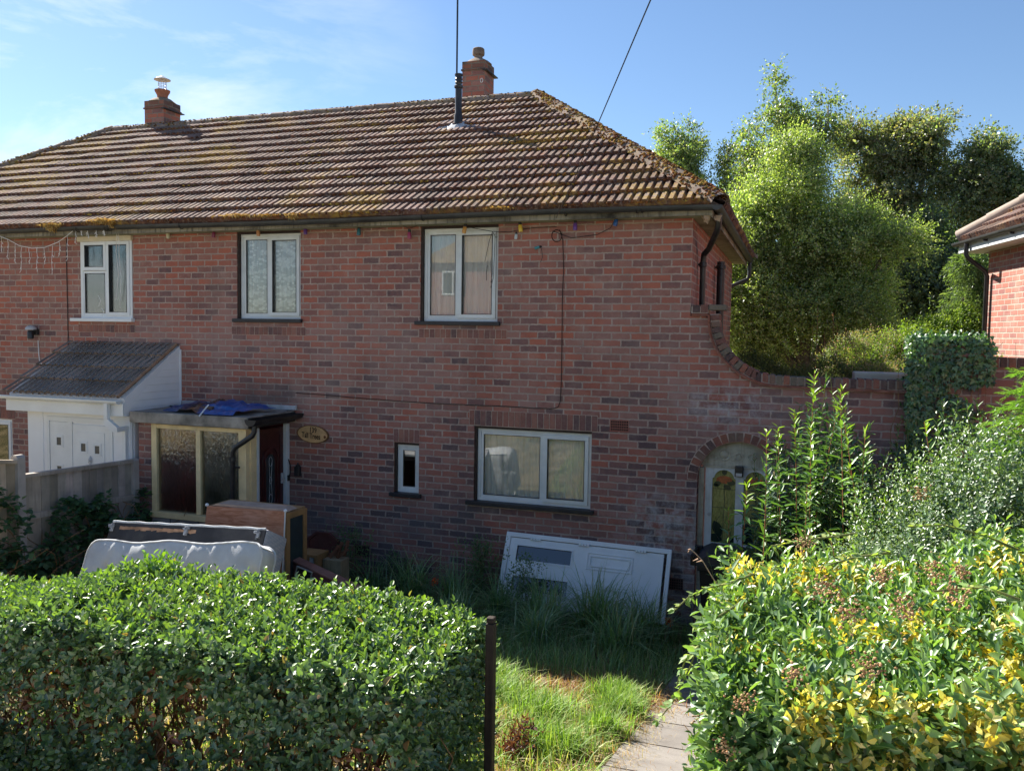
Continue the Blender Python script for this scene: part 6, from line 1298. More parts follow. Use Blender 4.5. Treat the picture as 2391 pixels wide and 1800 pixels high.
# brambles: arching canes with compound leaves
br = thing('bramble', 'pale green thorny bramble arching over the golden hedge toward the path', 'bramble', (10.2, -6.1, gz(-6)))
canes = [([(1760, 1340), (1700, 1362), (1650, 1372), (1610, 1392), (1588, 1412), (1575, 1425)], -6.1), ([(1740, 1400), (1700, 1425), (1660, 1450), (1640, 1480), (1610, 1560), (1570, 1640), (1530, 1690)], -6.3), ([(1790, 1390), (1740, 1410), (1690, 1430), (1640, 1448), (1618, 1460)], -6.0), ([(2000, 1245), (1930, 1255), (1870, 1262), (1800, 1275)], -5.6), ([(2080, 1290), (2000, 1300), (1930, 1320)], -6.2), ([(2391, 1290), (2300, 1250), (2200, 1225), (2120, 1230)], -6.0), ([(2380, 1400), (2300, 1370), (2180, 1380)], -6.8), ([(1700, 1480), (1640, 1500), (1600, 1540), (1580, 1600)], -6.5)]
cp = []
for pts, Y in canes:
    cb = MB(); q = [Vector(P(x, y, Y=Y)) for x, y in pts]; cb.tube(q, [.0055*(1-.6*i/len(q)) for i in range(len(q))], 6)
    for a, b_ in zip(q[:-1], q[1:]):
        for t in np.arange(0, 1, .034/max(.04, (b_-a).length)): cp.append((a.lerp(b_, t), (b_-a).normalized()))
    cb.build('cane', M_stem, br, smooth=True)
g = np.random.default_rng(77); bp = np.array([c[0][:] for c in cp]); bd = np.array([c[1][:] for c in cp]); dd_ = nrmz(rdir(g, len(bp))*[1, .8, .5]+[0, 0, .15]+bd*.5); L_ = g.uniform(.026, .042, len(bp)); parts = compound(g, bp, dd_, 3, L_, L_*.55, [(.30, .40, .16), (.22, .33, .13), (.16, .26, .09), (.38, .45, .14)])
g2, b, d = shell(2100, 78); hi = (gtop(b[:, 0])-b[:, 2] < .6) | (b[:, 0] < 10.7); b, d = b[hi]+nrmz(d[hi])*.06, d[hi]; L2 = g2.uniform(.028, .060, len(b)); parts += compound(g2, b, d*[1, 1, .4]+rdir(g2, len(b))*.6, 5, L2, L2*.62, [(.22, .33, .18), (.29, .40, .23), (.17, .27, .14), (.36, .45, .20)])
foliage('bramble_leaves', parts, M_leaf, br)
# spent brown flower heads
g = np.random.default_rng(5); hd_ = []
for (x, y, Y, s) in ((1925, 1372, -6.9, 1.2), (2110, 1420, -7.1, 1.3), (1980, 1425, -7.0, 1.2), (2180, 1335, -6.8, 1.), (1875, 1268, -5.9, 1.1), (1640, 1675, -6.9, .8), (1855, 1575, -7.05, .9), (2030, 1560, -7.1, 1.2), (1690, 1740, -7.05, 1.), (2240, 1390, -7.0, 1.), (1740, 1640, -7.05, .9), (2150, 1150, -5.5, 1.), (2060, 1345, -6.8, .8), (2240, 1330, -6.8, .7)):
    c_ = P(x, y, Y=Y); k = int(70*s); o_ = g.normal(0, .020*s, (k, 3)); hd_.append((np.array(c_)+o_))
hc = np.concatenate(hd_); blobs(hc, ((1, 0, 0), (0, 1, 0), (0, 0, 1)), g.uniform(.0025, .005, len(hc)), pick(g, len(hc), [(.46, .27, .14), (.34, .19, .10), (.58, .40, .22)]), 'spent_flower_heads', M_moss, br, 1.0, 9)
# dry grass stalk leaning over the path
mb = MB(); pts = [Vector(P(x, y, Y=-6.0)) for x, y in ((1697, 1393), (1665, 1350), (1640, 1308), (1622, 1290), (1612, 1281), (1606, 1283))]; mb.tube(pts, .0022, 4); 
for (x, y, dx, dy) in ((1630, 1304, -12, 5), (1612, 1281, -6, 8), (1640, 1308, -14, 4)): a = Vector(P(x, y, Y=-6.0)); b_ = Vector(P(x+dx, y+dy, Y=-6.0)); mb.tube([a, b_], [.004, .001], 4)
o = mb.build('dry_grass_stalk', simple('dry_straw_stalk', (.50, .32, .22), .8, .2), None); tag(o, 'dry pinkish grass stalk leaning left above the golden hedge', 'grass stalk')
# ---------------------------------------------------------------- tall leafy shoots and dark shrubs by the gate
def stemplant(g, name, tops, base_sp, lean, nl_sp, L_, W_, pal, tip, label, cat, stemmat, group=None, opn=1.05, par=None, bare=.25, **kw):
    root = par or thing(name, label, cat, (float(np.mean([t[0] for t in tops])), float(np.mean([t[1] for t in tops])), 0), group); parts = []; A_ = []; B_ = []; r0 = []; r1 = []
    for (x, y, z) in tops:
        z0 = gz(y); bx, by = x+g.normal(0, base_sp), y+g.normal(0, base_sp); n_ = 10; w1, w2, w3 = g.uniform(0, 6.28), g.uniform(.012, .045), g.uniform(3, 7); pts = [np.array([bx+(x-bx)*t**1.5+w2*math.sin(w1+w3*t)*(1-t), by+(y-by)*t**1.5+w2*math.cos(w1+w3*t)*(1-t), z0+(z-z0)*t]) for t in np.linspace(0, 1, n_)]
        if len(tops) < 20:
            sm_ = MB(); sm_.tube(pts, [.006*(1-i/n_*.7) for i in range(n_)], 5); sm_.build('stem', stemmat, root, smooth=True)
        for i in range(n_-1): A_.append(pts[i]); B_.append(pts[i+1]); r0.append(.006*(1-i/n_*.7)); r1.append(.006*(1-(i+1)/n_*.7))
        tt = np.arange(bare, 1.0, nl_sp/(z-z0)); tt = np.clip(tt+g.normal(0, nl_sp*.6/(z-z0), len(tt)), 0, 1); tt = tt[g.random(len(tt)) < g.uniform(.65, .95)]; m_ = len(tt); pos = np.stack([np.interp(tt, np.linspace(0, 1, n_), [q[k] for q in pts]) for k in range(3)], 1); ph = np.arange(m_)*2.4+g.uniform(0, 6); op = opn*(1-.55*np.clip((tt-.8)/.2, 0, 1))+g.normal(0, .32, m_)
        ld = np.stack([np.cos(ph)*np.sin(op), np.sin(ph)*np.sin(op), np.cos(op)], 1); sc = g.uniform(.5, 1.2, m_)*(1-.4*np.clip((tt-.82)/.18, 0, 1)); c = pick(g, m_, pal); f = np.clip((tt-.86)/.14, 0, 1)[:, None]*.85; c = c*(1-f)+np.array(tip)*f
        parts.append(leafgen(pos, ld, np.stack([-np.cos(ph)*.5, -np.sin(ph)*.5, np.ones(m_)], 1)+.2*rdir(g, m_), L_*sc, W_*sc, c, curl=.30, fold=.2, shape=(.30, .62, .85)))
    foliage('leaves', parts, M_leaf_g, root)
    if len(tops) >= 20: tubes_np((A_, B_, r0, r1), 'stems', stemmat, root)
    return root
g = np.random.default_rng(12)
tips = [(1902, 872, -2.6), (1962, 903, -2.8), (1855, 962, -2.6), (1790, 1010, -2.7), (1817, 998, -2.5), (1893, 998, -2.9), (1972, 987, -3.0), (2020, 1012, -3.1), (2158, 985, -3.2), (1885, 1130, -3.2), (1982, 1090, -3.3), (2070, 1165, -3.4), (1745, 1130, -2.4), (2100, 1130, -3.2), (1700, 1190, -2.2), (1935, 1240, -3.9), (1968, 905, -2.5)]
T_s = [tuple(P(x, y, Y=Y)) for x, y, Y in tips]
stemplant(g, 'tall_leafy_shoots', T_s, .22, 0, .016, .125, .032, [(.12, .24, .06), (.16, .30, .07), (.09, .19, .055)], (.34, .50, .05), 'tall upright leafy shoots with lime tips in front of the curved garden wall', 'shrub', M_pink)
for nm, lab, xr, yr, zr_, n_, sd, pal in (('dark_leafy_shrub', 'dense dark green willow-leaved shrub half hiding the arched gate', (9.98, 11.1), (-2.7, -1.2), (1.75, 2.75), 150, 41, [(.055, .12, .05), (.075, .15, .06), (.04, .09, .045)]), ('dark_leafy_shrub', 'dense dark green willow-leaved shrub against the wall under the ivy pillar', (10.9, 12.3), (-2.5, -.5), (1.7, 2.75), 150, 42, [(.06, .13, .05), (.08, .16, .06), (.045, .10, .045)]), ('overhanging_shrub', 'bluish narrow-leaved plants against the wall right of the arched gate', (10.15, 11.3), (-.9, -.2), (1.9, 2.75), 46, 43, [(.09, .17, .08), (.12, .21, .10)])):
    gg = np.random.default_rng(sd); tp = []
    for k in range(n_):
        x, y = gg.uniform(*xr), gg.uniform(*yr); edge = 1-.35*abs((x-(xr[0]+xr[1])/2)/(xr[1]-xr[0])*2)**2; tp.append((x, y, gz(y)+gg.uniform(*zr_)*edge))
    stemplant(gg, nm, tp, .20, 0, .022, .112, .030, pal, (.10, .20, .05), lab, 'shrub', M_stem, bare=.12)
# rhododendron-like sprig across the gate
g = np.random.default_rng(14); a0 = [tuple(P(x, y, Y=Y)) for x, y, Y in ((1760, 1060, -1.5), (1790, 1120, -1.6), (1745, 1180, -1.5), (1800, 1200, -1.7), (1720, 1250, -1.6), (1760, 1290, -1.9), (1700, 1330, -2.0), (1650, 1290, -1.7))]
stemplant(g, 'gate_sapling', a0, .18, 0, .020, .075, .020, [(.03, .07, .035), (.045, .10, .04)], (.12, .22, .08), 'thin dark sapling whose narrow leaves cross the stained glass of the gate', 'sapling', M_stem, bare=.45)
# small-leaved sunny shrub
def mound(g, c, r, n_, nl, sp, L_, W_, pal, tip, pr=None, up_=.5, noise_=.28, quad=False, hemi=True, opn=.95, **kw):
    d = rdir(g, n_); 
    if hemi: d[:, 2] = np.abs(d[:, 2])*1.0-.15*g.random(n_)
    d = nrmz(d); lu = np.array([mnoise.fractal(Vector((a*2.1+c[0], b*2.1+c[1], e*2.1)), 1., 2., 3) for a, b, e in d]); rad = (1+noise_*lu)-np.abs(g.normal(0, .10, n_)); pos = np.array(c)+d*np.array(r)*rad[:, None]
    return sprigs(g, pos, d+np.array([0, 0, up_])+.45*rdir(g, n_), nl, sp, L_, W_, opn, pal, pr, tip, quad=quad, **kw)
def bush(name, label, cat, specs, pal, tip, L_, W_, sp, nl=6, seed=0, mat=None, quad=False, opn=.95, stems=True, pr=None, **kw):
    g = np.random.default_rng(seed); c0 = specs[0][0]; root = thing(name, label, cat, (c0[0], c0[1], gz(c0[1]))); parts = [mound(g, c, r, n_, nl, sp, L_, W_, pal, tip, pr, quad=quad, opn=opn, **kw) for c, r, n_ in specs]
    foliage('foliage', parts, mat or M_leaf, root)
    if stems:
        A_ = []; B_ = []; r0 = []; r1 = []
        for c, r, n_ in specs:
            for k in range(26):
                a = np.array([c[0]+g.normal(0, r[0]*.12), c[1]+g.normal(0, r[1]*.12), gz(c[1])]); d = rdir(g, 1)[0]; d[2] = abs(d[2]); e = np.array(c)+d*np.array(r)*.85; m_ = (a+e)/2+g.normal(0, .05, 3)*r[0]; A_ += [a, m_]; B_ += [m_, e]; q = .012*r[0]; r0 += [q*1.3, q*.8]; r1 += [q*.8, q*.3]
        tubes_np((A_, B_, r0, r1), 'branches', M_bark, root)
    return root
c1 = P(2110, 1165, Y=-3.6); c2 = P(2210, 1125, Y=-3.4); c3 = P(2310, 1090, Y=-3.8); c4 = P(2380, 1020, Y=-3.2)
bush('small_leaved_shrub', 'silvery small-leaved shrub glittering in the sun behind the golden hedge', 'shrub', [((c1[0], c1[1], c1[2]-.66), (.34, .4, .46), 900), ((c2[0], c2[1], c2[2]-.66), (.36, .4, .48), 900), ((c3[0], c3[1], c3[2]-.68), (.38, .4, .48), 900), ((c4[0], c4[1], c4[2]-.62), (.30, .4, .42), 560), ((c2[0]+.1, c2[1], c2[2]-.2), (.16, .2, .30), 150), ((c3[0], c3[1], c3[2]-.2), (.2, .2, .32), 180)], [(.09, .17, .08), (.13, .22, .10), (.07, .13, .065), (.22, .30, .17)], (.28, .38, .18), .032, .017, .026, 9, 51, mat=M_leaf_g, noise_=.75)
# feathery conifer at the right edge
def conifer():
    g = np.random.default_rng(61); c = P(2530, 1050, Y=-3.0); root = thing('feathery_conifer', 'feathery bright green conifer sprays reaching in at the right edge', 'conifer', (c[0], c[1], gz(-3))); A_ = []; B_ = []; r0 = []; r1 = []; pb = []; pd = []
    for k in range(150):
        z = g.uniform(gz(-3)+.7, c[2]+.62); a = g.uniform(math.pi*.55, math.pi*1.65); h = (c[2]+.85-z); L_ = .25+.42*min(1.6, h)+g.uniform(-.06, .10); p_ = np.array([c[0], c[1], z-.12]); d = np.array([math.cos(a), math.sin(a), .38]); 
        n_ = 9
        for i in range(n_):
            q = p_+nrmz(d)*L_/n_; A_.append(p_); B_.append(q); r0.append(.005*(1-i/n_)); r1.append(.005*(1-(i+1)/n_)); 
            if i > 1:
                for s in (-1, 1):
                    for m_ in range(3):
                        sd = np.cross(nrmz(d), [0, 0, 1]); dd_ = nrmz(d)*.8+sd*s*g.uniform(.2, .7)+g.normal(0, .30, 3); pb.append(q*(1-m_*.3)+p_*(m_*.3)); pd.append(dd_)
            p_ = q; d = d+np.array([0, 0, -.075])
    pb = np.array(pb); pd = np.array(pd); n_ = len(pb); parts = []
    parts.append(leafgen(pb, pd, np.tile([0, 0, 1.], (n_, 1))+.3*rdir(g, n_), g.uniform(.06, .13, n_), g.uniform(.003, .006, n_), pick(g, n_, [(.13, .25, .07), (.18, .33, .08), (.10, .20, .06), (.23, .38, .10)]), curl=.2))
    for s in (-1, 1):
        for f in (.25, .45, .65): sd = nrmz(np.cross(pd, [0, 0, 1.])); parts.append(leafgen(pb+nrmz(pd)*(.10*f), nrmz(pd)+sd*s*.7, np.tile([0, 0, 1.], (n_, 1))+.3*rdir(g, n_), g.uniform(.03, .05, n_), g.uniform(.002, .004, n_), pick(g, n_, [(.14, .28, .07), (.20, .36, .09)]), curl=.2))
    foliage('sprays', parts, M_leaf, root); tubes_np((A_, B_, r0, r1), 'branches', M_twig, root)
    mb = MB(); mb.tube([(c[0], c[1], gz(-3)-.1), (c[0]+.02, c[1], 2.6), (c[0], c[1], c[2]+.7)], [.05, .035, .008], 8); mb.build('trunk', M_bark, root, smooth=True)
conifer()
# ---------------------------------------------------------------- ivy over the pillar
g = np.random.default_rng(71); ivy = thing('ivy', 'dark green ivy cloaking the brick pillar and trailing down the wall', 'ivy', (11.85, -.1, 0))
n_ = 4600; u = g.random(n_); x = 11.44+.80*g.random(n_); z = 3.40-2.6*g.random(n_)**.9; x += np.where(z < 2.2, (2.2-z)*.12*(g.random(n_)-.6), 0); y = -.115-np.abs(g.normal(0, .045, n_)); nr = np.stack([g.normal(0, .35, n_), -np.ones(n_), g.normal(.35, .3, n_)], 1)
kp = np.array([mnoise.fractal(Vector((a*2.6, b*2.0, 2)), 1., 2., 3) for a, b in zip(x, z)])+np.where(x > 12.0, -.16, .0)+np.where(z > 2.6, .2, 0) > -.22; x, y, z, nr = x[kp], y[kp], z[kp], nr[kp]; n1 = len(x)
n2 = 900; xs2 = g.uniform(11.5, 12.2, n2); ys2 = g.uniform(-.15, .38, n2); zs2 = 3.33+np.abs(g.normal(0, .045, n2)); n3 = 1000; ys3 = g.uniform(-.12, .3, n3); zs3 = 3.4-1.6*g.random(n3)**1.3; xs3 = 11.53-np.abs(g.normal(0, .05, n3))
pos = np.concatenate([np.stack([x, y, z], 1), np.stack([xs2, ys2, zs2], 1), np.stack([xs3, ys3, zs3], 1)]); nr = np.concatenate([nr, np.stack([g.normal(0, .4, n2), g.normal(0, .4, n2), np.ones(n2)], 1), np.stack([-np.ones(n3), g.normal(0, .4, n3), g.normal(.2, .3, n3)], 1)]); n_ = len(pos)
dn = nrmz(np.stack([g.normal(0, .6, n_), g.normal(0, .2, n_), -np.ones(n_)], 1)); L_ = g.uniform(.035, .07, n_); col = pick(g, n_, [(.06, .15, .055), (.08, .18, .06), (.045, .11, .045), (.12, .22, .08)])
parts = [leafgen(pos, dn, nr, L_, L_*.62, col, fold=.05, curl=.15, shape=(.25, .55, .6))]
s = nrmz(np.cross(dn, nr))
for sg_2 in (-1, 1): parts.append(leafgen(pos, dn*.45+s*sg_2*.9, nr, L_*.75, L_*.45, col, fold=.05, curl=.15, shape=(.3, .6, .6)))
foliage('ivy_leaves', parts, M_leaf_g, ivy)
A_ = []; B_ = []; r0 = []; r1 = []
for k in range(14):
    p_ = np.array([g.uniform(11.6, 12.1), -.112, .05])
    for i in range(14): q = p_+np.array([g.normal(0, .05), 0, .235]); A_.append(p_); B_.append(q); r0.append(.009*(1-i/18)); r1.append(.009*(1-(i+1)/18)); p_ = q
tubes_np((A_, B_, r0, r1), 'ivy_stems', M_twig, ivy)
# ---------------------------------------------------------------- creepers on the fence
def creeper(name, label, n_, yr, zf, seed, xoff=.06, pal=None):
    g = np.random.default_rng(seed); y = g.uniform(*yr, n_); zm = zf(y); z = gz(-2)+.0+(zm-gz(-2))*g.random(n_)**.7; x = FXX+xoff+np.abs(g.normal(0, .09, n_))+(zm-z)*.25*g.random(n_); root = thing(name, label, 'bramble', (FXX+.2, sum(yr)/2, gz(sum(yr)/2)))
    L_ = g.uniform(.045, .085, n_); d = nrmz(np.stack([np.ones(n_)*.7, g.normal(0, .8, n_), g.normal(.1, .5, n_)], 1)); foliage('leaves', compound(g, np.stack([x, y, z], 1), d, 3, L_, L_*.72, pal or [(.09, .18, .09), (.12, .22, .10), (.07, .14, .08)]), M_leaf, root)
    A_ = []; B_ = []; r0 = []; r1 = []
    for k in range(26):
        p_ = np.array([FXX+.25+g.normal(0, .1), g.uniform(*yr), gz(-2)]); d = np.array([g.normal(-.1, .2), g.normal(0, .5), 1.])
        for i in range(7): q = p_+nrmz(d)*.16; q[0] = max(q[0], FXX+.05); A_.append(p_); B_.append(q); r0.append(.005); r1.append(.004); p_ = q; d = d+g.normal(0, .25, 3)-np.array([0, 0, .12])
    tubes_np((A_, B_, r0, r1), 'stems', M_twig, root); return root
fz = lambda y: 1.05+.30*np.sin(y*3.1+1)+.18*np.sin(y*7.7)
creeper('bramble', 'dark bramble scrambling up the fence by the porch corner', 420, (-1.7, -.75), lambda y: 1.12+.22*np.sin(y*6), 81); creeper('bramble', 'dark bramble covering the lower fence behind the white mattress', 760, (-3.1, -1.6), fz, 82); creeper('bramble', 'dark bramble leaves over the fence at the left edge', 640, (-4.6, -2.75), lambda y: 1.62+.15*np.sin(y*5), 83)
# ================================================================ grass and border plants
def blades(g, n_, xf, hmin, hmax, wd, pal, pr=None, lean=.5, seg=3, droop=.8):
    P0 = xf(g, n_); n_ = len(P0); a = g.uniform(0, 6.28, n_); H = g.uniform(hmin, hmax, n_); ln = g.uniform(.1, lean, n_); dirv = np.stack([np.cos(a), np.sin(a), np.zeros(n_)], 1); s = np.stack([-np.sin(a), np.cos(a), np.zeros(n_)], 1)*(wd*g.uniform(.6, 1.3, n_))[:, None]; col = pick(g, n_, pal, pr, .25); V = []
    ts = np.linspace(0, 1, seg+1)
    for i, t in enumerate(ts):
        p_ = P0+dirv*(H*ln*t**1.8)[:, None]+np.array([0, 0, 1.])*(H*(t-droop*ln*.55*t**2.4))[:, None]; w = (1-t**1.6)*.5+.02
        V += [p_-s*w, p_+s*w]
    V = np.stack(V, 1); m_ = 2*(seg+1); F = []
    for i in range(seg): F.append(np.arange(n_)[:, None]*m_+np.array([[2*i, 2*i+1, 2*i+3, 2*i+2]]))
    cc = np.repeat(col, m_, 0).reshape(n_, m_, 3); return V.reshape(-1, 3), np.concatenate(F), cc.reshape(-1, 3)
def lawn(x0, x1, y0, y1, dens=None):
    def f(g, n_):
        x = g.uniform(x0, x1, n_); y = g.uniform(y0, y1, n_); k = lump(x, y, 2.4, 3)+.5*lump(x, y, 9, 1); kp = k > g.uniform(-.75, .25, n_)
        if dens: kp &= dens(x, y, g)
        x, y = x[kp], y[kp]; return np.stack([x, y, np.array([gz(b)+.025*vnoise(a, b, 1.3)+.012*vnoise(a, b, 4)-.015 for a, b in zip(x, y)])], 1)
    return f
g = np.random.default_rng(91); fresh = [(.19, .31, .06), (.24, .37, .08), (.15, .26, .05), (.32, .42, .12), (.50, .46, .24)]; fp = [.22, .20, .16, .18, .24]
edge = lambda x, y, g: x < 9.33+.10*np.array([vnoise(b, 0, 2.1) for b in y])+.06*g.random(len(x))
bald = lambda x, y, g: edge(x, y, g) & ~((np.hypot((x-8.85)/.42, (y+3.35)/.30) < 1) & (g.random(len(x)) < .85))
parts = [blades(g, 22000, lawn(6.2, 9.5, -6.4, -2.7, bald), .03, .12, .0095, fresh, fp, .95), blades(g, 5000, lawn(7.3, 9.5, -5.6, -3.1, bald), .07, .20, .010, fresh, fp, 1.1)]
g = np.random.default_rng(92); parts.append(blades(g, 17000, lawn(4.8, 9.45, -3.0, -.25, edge), .08, .30, .008, [(.17, .28, .12), (.21, .33, .13), (.25, .34, .15), (.40, .36, .24)], [.35, .35, .2, .1], .9))
for (cx, cy, r_, n_) in ((9.10, -3.55, .16, 1500), (9.2, -3.9, .14, 1100), (8.0, -3.55, .26, 1500), (8.75, -4.3, .2, 900), (9.0, -5.0, .2, 1100), (8.3, -4.0, .25, 1100), (9.22, -4.5, .12, 600)):
    def fx(g, m_, cx=cx, cy=cy, r_=r_): q = g.normal(0, r_*.5, (m_, 2)); return np.stack([cx+q[:, 0], cy+q[:, 1], np.array([gz(cy+b) for b in q[:, 1]])-.01], 1)
    parts.append(blades(g, n_, fx, .09, .24, .0095, fresh, [.32, .3, .2, .15, .03], 1.1))
# dry thatch and stalks
g = np.random.default_rng(93); straw = [(.46, .34, .17), (.36, .24, .12), (.30, .17, .10), (.52, .42, .25)]
parts.append(blades(g, 36000, lawn(6.6, 9.5, -6.3, -2.6, edge), .04, .16, .0075, straw, None, 1.8, 2, 1.5)); 
def patch(g, m_): q = g.normal(0, 1, (m_, 2))*[.30, .22]; return np.stack([8.85+q[:, 0], -3.35+q[:, 1], np.array([gz(-3.35+b) for b in q[:, 1]])], 1)
parts.append(blades(g, 4200, patch, .04, .15, .007, [(.36, .20, .11), (.46, .30, .16), (.26, .13, .08)], None, 1.8, 2, 1.6))
def pe(g, m_): y = g.uniform(-7, -2.8, m_); return np.stack([9.40+np.abs(g.normal(0, .10, m_)), y, np.array([gz(b)+.006 for b in y])], 1)
parts.append(blades(g, 900, pe, .03, .10, .003, straw, None, 2.0, 2, 1.7))
def pe2(g, m_): y = g.uniform(-6, -4.1, m_); return np.stack([9.98-np.abs(g.normal(0, .09, m_)), y, np.array([gz(b)+.006 for b in y])], 1)
parts.append(blades(g, 700, pe2, .03, .10, .003, straw, None, 2.0, 2, 1.7))
o = foliage('grass', parts, M_grass); tag(o, 'rough sunlit grass with dry straw patches left of the path', 'grass', kind='stuff')
# reddish dead plant by the hedge end
g = np.random.default_rng(94); c = P(1215, 1700, Y=-5.3); n_ = 110; b = np.array([c[0]-.03, -5.3, gz(-5.3)+.03])+g.normal(0, 1, (n_, 3))*[.06, .10, .0]+np.abs(g.normal(0, 1, (n_, 3)))*[0, 0, .07]
root = thing('withered_plant', 'withered dark red plant in the grass beside the hedge end post', 'plant', (float(c[0]), -5.3, gz(-5.3))); foliage('leaves', [sprigs(g, b, rdir(g, n_)*[1, 1, .4]+[0, 0, .2], 5, .014, .030, .014, 1.1, [(.10, .03, .04), (.17, .08, .08), (.08, .035, .035)], None, curl=.6)], M_leaf, root)
# strap-leaved clumps along the wall
def strap(cx, cy, n_, h0, h1, seed, label, orange=False, pal=None):
    g = np.random.default_rng(seed); root = thing('strap_leaved_clump', label, 'plant', (cx, cy, gz(cy)), 'strap-leaved clumps along the house wall'); f = lambda g, m_: np.stack([cx+g.normal(0, .09, m_), cy+g.normal(0, .07, m_), np.full(m_, gz(cy)-.01)], 1)
    foliage('leaves', [blades(g, int(n_*1.7), f, h0*1.05, h1*1.1, .014, pal or [(.17, .29, .13), (.21, .36, .14), (.13, .24, .12), (.38, .39, .22)], [.35, .35, .2, .1], 1.15, 6, 1.15)], M_leaf_g, root)
    if orange:
        b = np.array([orange])+g.normal(0, .018, (14, 3)); foliage('orange_flower', [sprigs(g, b, rdir(g, 14), 3, .01, .03, .012, 1.1, [(.75, .16, .03), (.6, .10, .04)])], M_leaf, root)
o1 = tuple(P(1017, 1358, Y=-1.2)); o2 = tuple(P(1562, 1448, Y=-.9))
for k, (cx, cy, n_, a, b_, lab, of) in enumerate(((5.35, -.45, 70, .35, .70, 'small strap-leaved clump nearest the lower air brick', False), (5.95, -.55, 120, .45, .85, 'strap-leaved clump below the narrow window', False), (6.5, -.60, 130, .45, .80, 'strap-leaved clump left of the fallen white door with one orange flower', o1), (7.15, -.75, 130, .4, .75, 'strap-leaved clump before the left end of the fallen white door', False), (7.75, -1.0, 150, .5, .90, 'big strap-leaved clump in front of the middle of the fallen white door', False), (8.35, -.95, 170, .6, 1.0, 'tallest strap-leaved clump spiking up against the fallen white door', False), (8.85, -.95, 130, .45, .85, 'strap-leaved clump with an orange flower at the right end of the fallen white door', o2), (6.9, -1.5, 120, .35, .65, 'low strap-leaved clump out in front on the shaded grass, leftmost', False), (7.9, -1.75, 120, .35, .65, 'low strap-leaved clump out in front on the shaded grass, middle', False), (8.75, -1.7, 130, .35, .7, 'low strap-leaved clump arching toward the path', False))):
    strap(cx, cy, n_, a, b_, 200+k, lab, of)
# weeds against the wall
for (cx, cy, r_, hh2, n_, sd, lab) in ((4.95, -.35, .28, .75, 240, 301, 'feathery weeds beside the octagonal table top'), (6.72, -.30, .25, .75, 260, 302, 'leafy weeds growing at the left end of the fallen white door'), (5.6, -.25, .3, .45, 180, 303, 'low weeds at the foot of the wall below the narrow window'), (7.4, -.62, .3, .72, 200, 304, 'dark-leaved weeds crossing the glass of the fallen white door')):
    g = np.random.default_rng(sd); root = thing('wall_weeds', lab, 'weeds', (cx, cy, 0)); b = np.stack([cx+g.normal(0, r_*.5, n_), cy+g.normal(0, .07, n_), g.random(n_)**1.2*hh2], 1); b[:, 2] += gz(cy)
    foliage('leaves', [sprigs(g, b, np.stack([g.normal(0, .4, n_), g.normal(0, .3, n_)-.2, np.ones(n_)], 1), 6, .028, .04, .016, 1.0, [(.08, .16, .07), (.11, .20, .085), (.15, .23, .11)])], M_leaf, root)
    k = 24; A_ = np.stack([cx+g.normal(0, r_*.3, k), cy+g.normal(0, .04, k), np.full(k, gz(cy))], 1); B_ = A_+np.stack([g.normal(0, .08, k), g.normal(0, .04, k), g.uniform(.4, 1.1, k)*hh2], 1); tubes_np((A_, B_, np.full(k, .003), np.full(k, .0015)), 'stems', M_stem, root)
